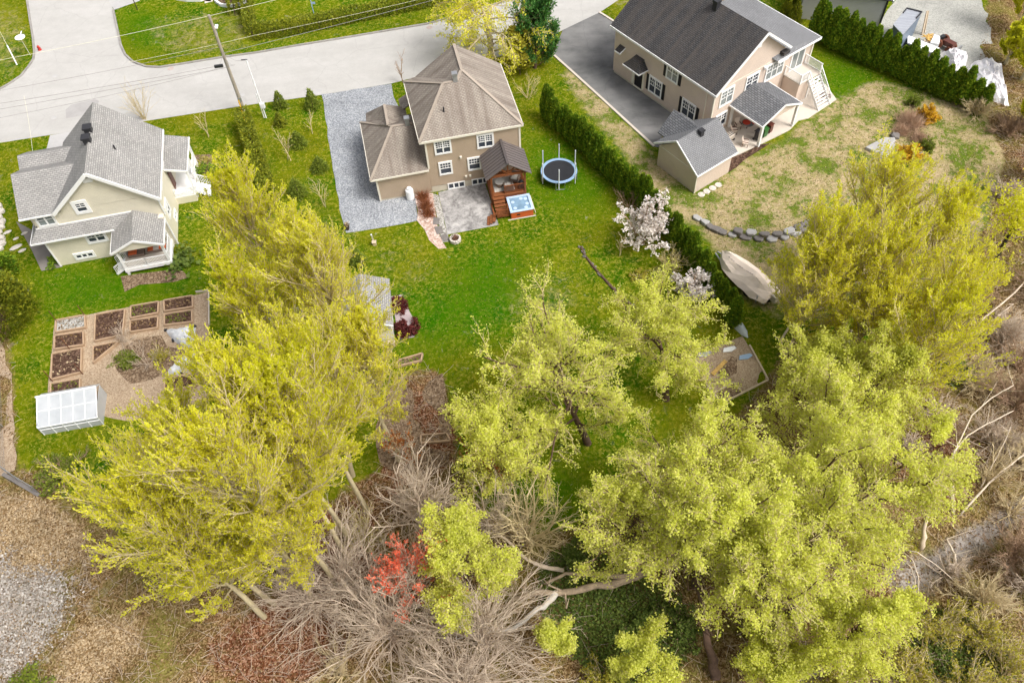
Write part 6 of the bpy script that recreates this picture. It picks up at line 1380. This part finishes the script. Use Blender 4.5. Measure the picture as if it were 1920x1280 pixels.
# clipped hedges
def hedge(lbl, pix, w_, h_, leaf, seed, dens=90, z0=0, mat='bark_dark', lump=.12):
    P = [G(*p) for p in pix]; rg_ = np.random.default_rng(seed); pts = []; dr = []
    for a, c in zip(P, P[1:]):
        L = (c-a).length; n_ = int(L*dens*(w_+2*h_)); t = rg_.uniform(0, 1, n_); d = (c-a).normalized(); nn = np.array([-d.y, d.x])
        side = rg_.uniform(0, w_+2*h_, n_); u = np.where(side < h_, -w_/2, np.where(side < h_+w_, side-h_-w_/2, w_/2)); z = np.where(side < h_, side, np.where(side < h_+w_, h_, w_+2*h_-side))
        u = u*(1+lump*np.sin(t*L*2.1+seed))+rg_.normal(size=n_)*.07; z = z*(1+.08*np.sin(t*L*1.3+2*u))+rg_.normal(size=n_)*.07
        base = np.array([[a.x, a.y]])+np.outer(t, [c.x-a.x, c.y-a.y])+u[:, None]*nn
        pts.append(np.c_[base, np.maximum(z, .02)]); dr.append(np.c_[np.outer(np.sign(u)*.4, nn), np.full(n_, .7)])
    p = np.concatenate(pts); d = np.concatenate(dr); o0 = P[0]
    root = thing('hedge', lbl, 'hedge', (o0.x, o0.y, 0)); p = p-np.array([o0.x, o0.y, 0]); V, Q = leaves(p, unit(d), .2, .35, rg_, .6); np_mesh('foliage', V, Q, leaf, root)
    b = MB()
    for a, c in zip(P, P[1:]):
        n_ = max(1, int((c-a).length/.8))
        for k in range(n_): q = a.lerp(c, k/n_)-o0; b.tube([(q.x, q.y, -.1), (q.x+.08, q.y, h_*.6)], [.06, .03], 5)
    b.build('stems', mat, root, uv=False); return root
hedge('long clipped olive hedge along the lawn across the road', [(474, 72), (560, 60), (650, 42), (730, 26), (815, 8), (870, -10)], 1.05, 1.5, 'leaf_cedar_gold', 1)
hedge('short golden hedge arm running away from the corner of the clipped hedge', [(474, 66), (468, 30), (462, 0), (458, -25)], 1.0, 1.6, 'leaf_cedar_gold', 2)
hedge('narrow golden hedge running up beside the flower bed', [(441, 30), (436, 0), (432, -20)], .9, 1.4, 'leaf_cedar_gold', 3)
hedge('loose olive hedge row between the cream house lawn and the small conifers', [(462, 232), (470, 262), (484, 300), (500, 350), (515, 400)], 1.2, 2.0, 'leaf_cedar_gold', 4, dens=150, lump=.08)
hedge('low dark green hedge below the round mulch bed', [(372, 330), (400, 326), (440, 330), (470, 345)], 1.0, .8, 'leaf_cedar', 5, lump=.3)
# conifer saplings
sapl = lambda t: (1-t)**.9
for i, (px, h_, r_, lf, lb) in enumerate([((527, 201), 2.0, .62, 'leaf_sapling', 'small spruce nearest the slim twin tube pole'), ((588, 202), 2.4, .75, 'leaf_sapling', 'biggest small spruce at the road end of the gravel driveway'),
  ((527, 234), 1.6, .55, 'leaf_cedar_gold', 'small golden spruce below the one by the slim pole'), ((560, 272), 1.7, .85, 'leaf_sapling', 'wide dark spruce in the middle of the side lawn'),
  ((601, 318), 1.6, .78, 'leaf_sapling', 'squat dark spruce beside the gravel driveway'), ((560, 366), 2.2, .85, 'leaf_sapling', 'tall bushy spruce above the left stand of maples'),
  ((580, 420), 1.7, .8, 'leaf_sapling', 'half hidden spruce at the crown edge of the left stand'), ((612, 438), 1.6, .8, 'leaf_sapling', 'dark spruce left of the gravel corner planter'), ((672, 492), 1.6, .7, 'leaf_sapling', 'lone dark spruce above the pale shed roof')]):
    cone_plant('spruce_sapling', lb, 'small conifer', tuple(G(*px)), h_, r_, 40+i, lf, n=1500, ls=.2, ratio=.2, prof=sapl, droop=.35, updir=.35, lump=.16, group='small conifers on the side lawn')
for i, (px, h_, lb) in enumerate([((589, 249), 3.0, 'upright leafless sapling right of the wide dark spruce'), ((544, 300), 3.4, 'leafless yellow sapling left of the middle of the side lawn'), ((611, 385), 2.6, 'leafless sapling with a white trunk guard beside the gravel'),
  ((388, 258), 3.4, 'thin leafless tree on the lawn behind the cream house'), ((757, 155), 3.0, 'tiny leafless tree between the gravel and the brown house front'), ((1163, 479), 2.4, 'thin leafless sapling left of the blossoming tree'), ((1808, 330), 2.0, 'thin dead sapling on the dry lawn edge')]):
    bush('sapling', lb, 'young tree', tuple(G(*px)), h_, .8, 60+i, 'twig_tan' if i != 4 else 'twig_brown', stems=2 if i else 1, n2=9, n3=3, elev=(0, 14), wig=.07, r=.045, tw=.014, nl=1 if i < 3 else 0, leaf='leaf_scrub' if i < 3 else None, ls=.1, group='young leafless trees')
bush('bare_shrub', 'fan shaped leafless shrub behind the cream house at the road edge', 'shrub', tuple(G(272, 224)), 4.2, 2.2, 71, 'twig_tan', stems=16, n2=4, n3=2, elev=(0, 35), droop=.02, wig=.06)
# blossoming trees and hedge side shrubs
def blossom(lb, px, Ht, R, seed, dens=5, stems=12):
    return bush('blossom_tree', lb, 'blossoming tree', tuple(G(*px)), Ht, R, seed, 'twig_brown', 'blossom', stems=stems, n2=8, n3=5, nl=dens, ls=.15, ratio=.7, elev=(3, 50), droop=.03, r=.05, align=.2, group='blossoming trees by the hedge')
blossom('large white blossoming tree in front of the cedar hedge', (1205, 458), 4.8, 3.0, 81, 6, 14)
blossom('smaller white blossoming tree beside the end of the cedar hedge', (1300, 562), 3.2, 1.8, 82, 6, 11)
bush('bare_shrub', 'brown leafless shrub between the cedar hedge and the white blossom', 'shrub', tuple(G(1180, 385)), 2.0, 1.5, 83, 'twig_brown', stems=16, n2=6, n3=4, elev=(5, 60))
bush('bare_shrub', 'greenish grey round shrub between the two blossoming trees', 'shrub', tuple(G(1256, 505)), 2.6, 1.5, 84, 'twig_tan', 'leaf_scrub', stems=18, n2=7, n3=4, elev=(5, 60), nl=1, ls=.09)
bush('low_shrub', 'small sprouting shrub on the lawn below the thin sapling', 'shrub', tuple(G(1200, 520)), .5, 1.4, 85, 'twig_tan', 'leaf_scrub', stems=14, nl=2, ls=.12, elev=(30, 80))
# H3 garden
bush('forsythia', 'yellow bush beside the large flat rock', 'yellow shrub', tuple(G(1703, 297)), 1.1, 1.5, 86, 'twig_tan', 'leaf_forsythia', stems=30, n2=7, n3=5, nl=5, ls=.14, ratio=.6, elev=(5, 75), align=.2)
bush('forsythia', 'yellow bush on the far side of the pink dry grasses', 'yellow shrub', tuple(G(1738, 222)), 1.2, 1.1, 87, 'twig_tan', 'leaf_forsythia', stems=24, n2=6, n3=5, nl=5, ls=.14, ratio=.6, elev=(5, 75), align=.2)
def grasses(lb, px, R, Ht, n_, leaf, seed, name='ornamental_grass', cat='ornamental grass', group=None):
    rg_ = np.random.default_rng(seed); az = rg_.uniform(0, 6.28, n_); el = rg_.uniform(.1, 1.3, n_); d = np.c_[np.sin(el)*np.cos(az), np.sin(el)*np.sin(az), np.cos(el)]
    p = np.c_[rg_.normal(size=(n_, 2))*R*.3, np.full(n_, .0)]; P = polyl(p, d, np.full(n_, 1.0)*rg_.uniform(.5, 1, n_)*np.hypot(R, Ht)*.8, 5, -.12, .08, rg_)
    P[:, :, 2] = np.maximum(P[:, :, 2], .02); V, Q = tubes(P, np.full(n_, .022), np.full(n_, .006), 3); o = np_mesh(name, V, Q, leaf); g = G(*px); o.location = (g.x, g.y, gz(g.x, g.y)); tag(o, lb, cat, group); return o
grasses('large fan of pale pink dry grass between the two yellow bushes', (1706, 232), 1.6, 1.0, 900, 'grass_pale', 1)
grasses('reddish dry grass clump left of the pale pink fan', (1690, 248), .9, .8, 420, 'grass_pale', 2)
grasses('dry grass clump with white tufts above the lower yellow bush', (1722, 262), 1.1, .7, 420, 'grass_pale', 3)
bush('dark_shrub', 'small dark olive shrub at the far end of the rock garden', 'shrub', tuple(G(1712, 196)), .9, .9, 88, 'twig_brown', 'leaf_sapling', stems=22, nl=4, ls=.1, elev=(5, 80))
bush('dark_shrub', 'small dark olive shrub right of the lower yellow bush', 'shrub', tuple(G(1738, 278)), .8, .7, 89, 'twig_brown', 'leaf_sapling', stems=20, nl=4, ls=.1, elev=(5, 80))
# rust coloured grasses by patio, maroon bushes, porch plants
for i, px in enumerate([(794, 372), (799, 388), (803, 402)]):
    grasses(['rust coloured dry grass nearest the brown house wall', 'middle rust coloured dry grass beside the patio', 'rust coloured dry grass at the pink stones'][i], px, .7, 1.0, 230, 'grass_rust', 10+i, group='rust coloured grasses beside the patio')
bush('maroon_shrub', 'round maroon shrub at the far end of the plank walk', 'shrub', tuple(G(747, 575)), .9, .85, 90, 'twig_brown', 'leaf_maroon', stems=26, nl=6, ls=.12, elev=(5, 80), align=.2)
bush('maroon_shrub', 'larger maroon shrub at the near end of the plank walk', 'shrub', tuple(G(761, 622)), 1.0, .95, 91, 'twig_brown', 'leaf_maroon', stems=28, nl=6, ls=.12, elev=(5, 80), align=.2)
V, Q = leaves(np.random.default_rng(3).normal(size=(260, 3))*[.7, .8, .1]+[0, 0, .35], unit(np.random.default_rng(4).normal(size=(260, 3))*[1, 1, .3]), .42, .4, np.random.default_rng(5))
o = np_mesh('rhubarb', V, Q, 'leaf_green'); o.location = tuple(G(337, 492)); tag(o, 'broad leaved green plant at the right corner of the white porch', 'plant')
bush('garden_shrub', 'golden leafless shrub in the round mulch bed', 'shrub', tuple(G(385, 305)), .8, .8, 92, 'twig_tan', 'leaf_scrub', stems=14, nl=1, ls=.1, elev=(10, 75))
bush('bare_shrub', 'small bare tree in the middle of the kitchen garden ring', 'shrub', tuple(G(278, 682)), 2.6, 1.5, 93, 'twig_grey', stems=6, n2=7, n3=4, elev=(5, 45))
bush('bare_shrub', 'pale bare twiggy shrub at the top of the kitchen garden ring', 'shrub', tuple(G(232, 640)), 1.6, 1.5, 94, 'twig_grey', stems=12, n2=6, n3=4, elev=(10, 70))
bush('herb_clump', 'sage green herb clump in the kitchen garden ring', 'herbs', tuple(G(240, 678)), .6, 1.3, 95, 'twig_tan', 'leaf_sapling', stems=26, nl=3, ls=.1, elev=(20, 85))
bush('herb_clump', 'brown green herb clump right in the kitchen garden ring', 'herbs', tuple(G(300, 668)), .5, 1.2, 96, 'twig_tan', 'leaf_scrub', stems=24, nl=1, ls=.1, elev=(20, 85))
bush('low_shrub', 'dark sprawling juniper by the cream house wall', 'shrub', tuple(G(103, 492)), .5, .8, 97, 'twig_brown', 'leaf_cedar', stems=18, nl=3, ls=.12, elev=(20, 85))
# left edge evergreens
cone_plant('round_cedar', 'big round golden green cedar at the left edge', 'cedar', tuple(G(2, 600)), 4.6, 3.1, 30, 'leaf_cedar_gold', n=9000, ls=.26, ratio=.35, prof=lambda t: np.sqrt(np.clip(1-(t*1.15-.25)**2*1.2, 0.02, 1))*np.where(t > .95, .6, 1), droop=0, updir=.5, lump=.08)
cone_plant('round_cedar', 'darker green cedar behind the big round one', 'cedar', tuple(G(8, 512)), 2.2, 1.4, 31, 'leaf_cedar', n=2600, ls=.24, ratio=.35, prof=lambda t: np.sqrt(np.clip(1-t*t, 0, 1)), droop=0, updir=.5, lump=.1)
rr = random.Random(21)
for i in range(9):
    y = 388+i*10; rock_obj('pale rock in the row edging the far left garden' , (2+rr.uniform(-4, 5), y), (.8, .6, .5), i, 'rock_pale', rr.uniform(0, 3), group='rocks in the row at the left edge')
# bare thickets
def fan(lb, px, Ht, R, seed, wood='twig_grey', leaf=None, **kw):
    g = G(*px); k = dict(stems=22, n2=10, n3=6, elev=(5, 75), wig=.10, r=.045, tw=.012); k.update(kw)
    return bush('bare_shrub' if not leaf else 'budding_shrub', lb, 'shrub', (g.x, g.y, gz(g.x, g.y)), Ht, R, seed, wood, leaf, **k)
fan('grey leafless willow bush whose twigs fan out around a dark hollow', (735, 1190), 6.5, 6.0, 400, stems=56, n2=7, n3=5, r=.06, droop=-.02)
fan('grey leafless bush below the small round pale green tree', (905, 1200), 6.0, 5.8, 401, stems=54, n2=7, n3=5, r=.06, droop=-.06)
fan('grey leafless bush spreading to the bottom edge', (870, 1290), 5.0, 5.8, 402, stems=48, n2=7, n3=5, r=.06, droop=-.04)
fan('grey leafless bush between the slanting trunks and the red maple', (640, 1100), 6.5, 4.8, 403, stems=38, n2=7, n3=5, r=.06)
fan('leafless grey tree in the orange brown leaves', (800, 985), 7.5, 3.4, 404, stems=24, elev=(3, 38), droop=.03, r=.09)
fan('dark stemmed leafless tree at the edge of the shaded lawn', (985, 1020), 7.5, 3.0, 405, 'twig_tan', stems=14, elev=(3, 34), droop=.03, r=.1)
fan('leafless multi stemmed tree between the wooden frame and the willow', (930, 1000), 6.5, 2.6, 406, stems=14, elev=(3, 30), droop=.03, r=.07)
fan('low grey brush left of the fanned willow bush', (580, 1130), 4.5, 4.6, 407, stems=36, n2=7, n3=5)
fan('dry brush at the bottom edge left of centre', (640, 1260), 1.5, 3.0, 408, 'twig_tan', stems=22)
fan('tan brush behind the red flowering maple', (680, 1010), 2.2, 2.6, 409, 'twig_tan', 'leaf_scrub', nl=1, ls=.08)
tree('red_maple', 'red flowering maple branches beside the grey bush', 'tree', tuple(G(800, 1125)), 7.0, 3.3, 'maple', 410, (-.6, .4), None, leaf='leaf_red', n1=26, n2=8, n3=5, nl=7, ls=.12, ratio=.45, r=.08, bark='twig_grey', twig='twig_grey', thin=.35, t0=.2, elev=(70, 25))
tree('budding_tree', 'sapling with orange brown buds above the wooden frame', 'tree', tuple(G(905, 905)), 6.0, 1.6, 'maple', 411, (-.8, .6), None, leaf='leaf_rust', n1=16, n2=6, n3=4, nl=3, ls=.14, ratio=.5, r=.06, bark='twig_tan', thin=.3)
tree('budding_tree', 'slim sapling with orange buds at the left of the willow', 'tree', tuple(G(955, 935)), 6.0, 1.5, 'maple', 412, (-1.0, .3), None, leaf='leaf_rust', n1=14, n2=6, n3=4, nl=3, ls=.14, ratio=.5, r=.06, bark='twig_tan', thin=.3)
tree('budding_tree', 'low tree with orange brown leaves in the brown plot', 'tree', tuple(G(770, 880)), 3.5, 1.8, 'maple', 413, (-.3, .3), None, leaf='leaf_rust', n1=14, n2=6, n3=4, nl=3, ls=.14, ratio=.5, r=.06, bark='twig_grey', thin=.3)
# right hand thicket
TH = [((1880, 640), 2.6, 3.0, 'grey twiggy bush beside the black leaning trunk foot'), ((1835, 720), 2.0, 2.8, 'tan twiggy bush on the red leaf slope'), ((1905, 760), 3.0, 3.4, 'grey thicket bush at the right edge above the stream'),
 ((1860, 830), 2.2, 2.8, 'brown thicket bush beside the forked white stems'), ((1930, 865), 2.4, 2.8, 'thicket bush at the right edge beside the stream bank'), ((1900, 1050), 2.8, 3.2, 'pale brown thicket bush below the stream'),
 ((1930, 1100), 3.0, 3.2, 'grey green thicket bush at the right edge below the stream'), ((1835, 1135), 2.2, 2.4, 'dense thicket bush at the lower end of the stream'), ((1960, 560), 3.0, 3.2, 'grey thicket bush at the upper right edge'),
 ((1700, 850), 1.4, 1.6, 'pale bare bush on the red leaves by the willow edge'), ((1830, 215), 1.8, 2.0, 'bare brown bush at the end of the tall cedar hedge'), ((1890, 250), 2.0, 2.4, 'bare tangled bush right of the cedar hedge end'), ((1885, 370), 1.6, 2.2, 'greyish bare bush on the upper red leaf slope'), ((1930, 440), 2.0, 2.4, 'bare bush right of the black leaning trunk')]
for i, (px, h_, r_, lb) in enumerate(TH): fan(lb, px, h_, r_, 420+i, ['twig_grey', 'twig_tan', 'twig_brown'][i % 3], stems=38, n2=10, n3=6, droop=-.03)
TH2 = [((1770, 830), 2.6, 2.2, 'low brown brush between the willow edge and the forked stems'), ((1850, 900), 3.0, 2.4, 'tall brown brush on the near bank above the stream'), ((1760, 780), 2.0, 2.0, 'thin brown brush in the reddest leaves'), ((1910, 690), 3.4, 3.0, 'tall grey brown brush above the right end of the stream'), ((1900, 960), 2.4, 2.2, 'grey brush overhanging the middle of the stream'), ((1780, 1075), 1.8, 1.8, 'low grey brush at the mud bank'), ((1830, 560), 1.8, 2.0, 'brown brush at the foot of the upper red slope')]
for i, (px, h_, r_, lb) in enumerate(TH2): fan(lb, px, h_, r_, 520+i, ['twig_brown', 'twig_tan', 'twig_grey'][i % 3], stems=20, n2=7, n3=4, elev=(5, 65), tw=.012)
SC_ = [((1740, 1190), 2.6, 2.8, 'golden budding scrub left of the bottom right corner'), ((1830, 1200), 2.4, 3.0, 'golden budding scrub nearest the stream thicket'), ((1880, 1270), 2.8, 3.2, 'golden budding scrub in the bottom right corner'), ((1700, 1280), 2.4, 3.0, 'golden budding scrub at the bottom edge'), ((1800, 1300), 2.6, 3.0, 'green golden scrub cut by the bottom edge'), ((1560, 1290), 1.6, 2.4, 'low golden scrub beside the bottom willow'),
 ((1650, 1180), 1.6, 1.8, 'green golden scrub below the arching white saplings'), ((1130, 1290), 1.2, 2.2, 'low yellow green scrub at the bottom edge centre'), ((1780, 880), 1.2, 1.6, 'low scrub at the foot of the forked white stems'), ((1660, 1010), 1.4, 1.8, 'olive scrub at the left end of the stream')]
for i, (px, h_, r_, lb) in enumerate(SC_): fan(lb, px, h_, r_, 450+i, 'twig_tan', 'leaf_scrub', stems=20, n2=8, n3=5, nl=3, ls=.12, ratio=.4)
for i, (px, h_, r_, lb) in enumerate([((120, 895), 1.6, 2.2, 'grey green brush below the greenhouse'), ((60, 1290), 1.0, 2.2, 'green tuft bush at the bottom left corner'), ((1070, 1050), 1.0, 1.8, 'green undergrowth bush above the crossing limbs'), ((1280, 1180), 1.2, 2.2, 'deep green undergrowth bush left of the brown trunk'), ((1205, 1180), .8, 1.6, 'dark green ground bush below the long fallen limb'), ((1790, 700), 1.5, 1.2, 'dark green shrub under the right stand edge')]):
    fan(lb, px, h_, r_, 470+i, 'twig_brown', 'leaf_green' if i > 1 else 'leaf_sapling', stems=20, nl=3, ls=.14, elev=(10, 80))
# top right yellow green wood
for i, (px, h_, r_, lb) in enumerate([((1905, 60), 8, 2.6, 'yellow green tree at the top right corner'), ((1915, 150), 7, 2.4, 'yellow green tree beside the large white tarp'), ((1925, 250), 6, 2.2, 'yellow green tree right of the tarp end'), ((1890, -20), 8, 2.8, 'yellow green tree cut by the top edge'), ((1945, 340), 6, 2.0, 'sparse yellow green tree at the right edge'), ((1885, 120), 4, 1.8, 'low yellow green tree at the edge of the grey yard')]):
    tree('wild_tree', lb, 'tree', tuple(G(*px)), h_, r_, 'maple', 480+i, (.2, .2), 'yellow green trees at the upper right', leaf='leaf_maple_deep', n1=20, thin=.15, elev=(65, 25), ls=.24, t0=.12)
dt = thing('leaning_pine', 'small bright green tree on a black leaning trunk over the red leaves', 'tree', tuple(G(1848, 520)))
tp = G(1900, 425, 4.5)-dt.location; MB().tube([(0, 0, -.2), tp*.5, tp*1.15], [.24, .19, .08], 8).build('trunk', plain('bark_black', (.03, .022, .02), .9, .4, 4), dt, uv=False)
rg_ = np.random.default_rng(9); n_ = 2600; pc = rg_.normal(size=(n_, 3))*[1.0, 1.1, 1.0]+np.array(tp)*1.15+[.3, .3, .4]
V, Q = leaves(pc, unit(rg_.normal(size=(n_, 3))), .24, .3, rg_); np_mesh('crown', V, Q, 'leaf_maple_deep', dt)
# forked bare stems by the stream
for i, (pts, r_) in enumerate([([(1788, 965, 0), (1783, 920, 1.5), (1782, 880, 2.6), (1790, 845, 3.4), (1815, 815, 4.0), (1850, 795, 4.4), (1900, 770, 5.0)], .075), ([(1790, 960, 0), (1784, 890, 2.4), (1795, 835, 3.6), (1822, 778, 4.6), (1860, 745, 5.2), (1900, 722, 5.8)], .07), ([(1800, 965, 0), (1840, 920, .8), (1870, 890, 1.4), (1905, 862, 2.0), (1950, 835, 2.6)], .085), ([(1838, 915, .2), (1862, 868, 1.4), (1880, 835, 2.2), (1895, 800, 3.0)], .05), ([(1795, 1080, .1), (1790, 1040, .3), (1775, 1010, .4)], .1)]):
    log(['pale forked stem curving right over the thicket', 'longer pale stem curving to the upper right', 'thick grey white stem leaning over the stream', 'thin pale stem rising from the leaning one', 'short dark snag standing in the stream mud'][i], pts, r_, 'twig_white', 'bare_sapling', branches=4, seed=i)
for i, (pts, r_) in enumerate([([(1805, 650, .3), (1840, 600, .8), (1890, 560, 1.2), (1940, 510, 1.6)], .1), ([(1770, 680, .2), (1830, 625, .6), (1900, 570, 1.0)], .08), ([(1800, 735, .2), (1850, 700, .5), (1880, 690, .6)], .05)]):
    log(['long grey pole like trunk lying up the red slope', 'thin grey trunk parallel to the long one', 'thin white branch lying below them'][i], pts, r_, 'twig_grey', 'fallen_pole', branches=3, seed=10+i)
# ---------------------------------------------------------------- scattered ground cover
leafmat('grass_mix', [(.02, .075, .001), (.06, .13, .002), (.14, .18, .004), (.34, .33, .06)], .35, .2)
leafmat('straw_mix', [(.30, .23, .11), (.50, .40, .25), (.14, .17, .02), (.20, .22, .03)], .35, .2)
def masked(poly_masks, n_, seed, thr=.5):
    rg_ = np.random.default_rng(seed); out = []
    M_ = poly_masks; ys, xs = np.nonzero(M_ > thr); sel = (np.abs(gx[xs]) < 55) & (gy[ys] > 8) & (gy[ys] < 90); ys, xs = ys[sel], xs[sel]
    k = rg_.integers(0, len(xs), n_); x = gx[xs[k]]+rg_.uniform(-.15, .15, n_); y = gy[ys[k]]+rg_.uniform(-.15, .15, n_); z = ZZ[ys[k], xs[k]]
    return np.c_[x, y, z], rg_
p, rg_ = masked(LIT*(1-GRV), 110000, 1); V, Q = leaves(p+[0, 0, .05], unit(rg_.normal(size=(len(p), 3))*[1, 1, .35]), .11, .55, rg_, .3); struct(np_mesh('leaf_litter', V, Q, 'litter_mat'), 'stuff')
p, rg_ = masked(np.maximum(TAN, GRV*.0)*LIT, 14000, 2); V, Q = leaves(p+[0, 0, .05], unit(rg_.normal(size=(len(p), 3))*[1, 1, .5]), .16, .35, rg_, .3); struct(np_mesh('dry_grass', V, Q, 'litter_pale'), 'stuff')
p, rg_ = masked(GRV, 30000, 3, .25); p[:, :2] += rg_.normal(size=(len(p), 2))*.9*rg_.uniform(0, 1.6, (len(p), 1)); V, Q = leaves(p+[0, 0, .05], unit(rg_.normal(size=(len(p), 3))*[1, 1, .25]), .13, .6, rg_, .2); struct(np_mesh('stony_gravel', V, Q, 'stone_mix'), 'stuff')
p, rg_ = masked(LIT*(1-GRV)*(1-TAN*.8), 7000, 4); n_ = len(p); P = polyl(p+[0, 0, .05], np.c_[rg_.normal(size=(n_, 2)), rg_.uniform(0, .35, n_)], rg_.uniform(.4, 1.6, n_), 4, 0, .15, rg_); V, Q = tubes(P, np.full(n_, .016), np.full(n_, .007), 3); struct(np_mesh('brushwood_litter', V, Q, 'twig_grey'), 'stuff')
p, rg_ = masked(UND*LIT, 14000, 5, .35); V, Q = leaves(p+np.c_[np.zeros((len(p), 2)), rg_.uniform(.03, .3, len(p))], unit(rg_.normal(size=(len(p), 3))), .16, .5, rg_, .3); struct(np_mesh('undergrowth_foliage', V, Q, 'leaf_green'), 'stuff')
pv = np.zeros_like(XX)
for q in PAVED: pv = np.maximum(pv, inpoly(q))
pv = blur(pv, 1) > .02
lawn = np.where(pv, 0, (1-LIT)*(1-np.clip(DRY-.45, 0, 1)*2)); p, rg_ = masked(lawn, 80000, 6, .7)
V, Q = leaves(p+[0, 0, .03], unit(rg_.normal(size=(len(p), 3))*[1, 1, .5]), .12, .3, rg_, .3); struct(np_mesh('lawn_grass', V, Q, 'grass_mix'), 'stuff')
p, rg_ = masked(np.where(pv, 0, DRY*(1-LIT)), 24000, 7, .6)
V, Q = leaves(p+[0, 0, .03], unit(rg_.normal(size=(len(p), 3))*[1, 1, .5]), .13, .3, rg_, .3); struct(np_mesh('straw_grass', V, Q, 'straw_mix'), 'stuff')
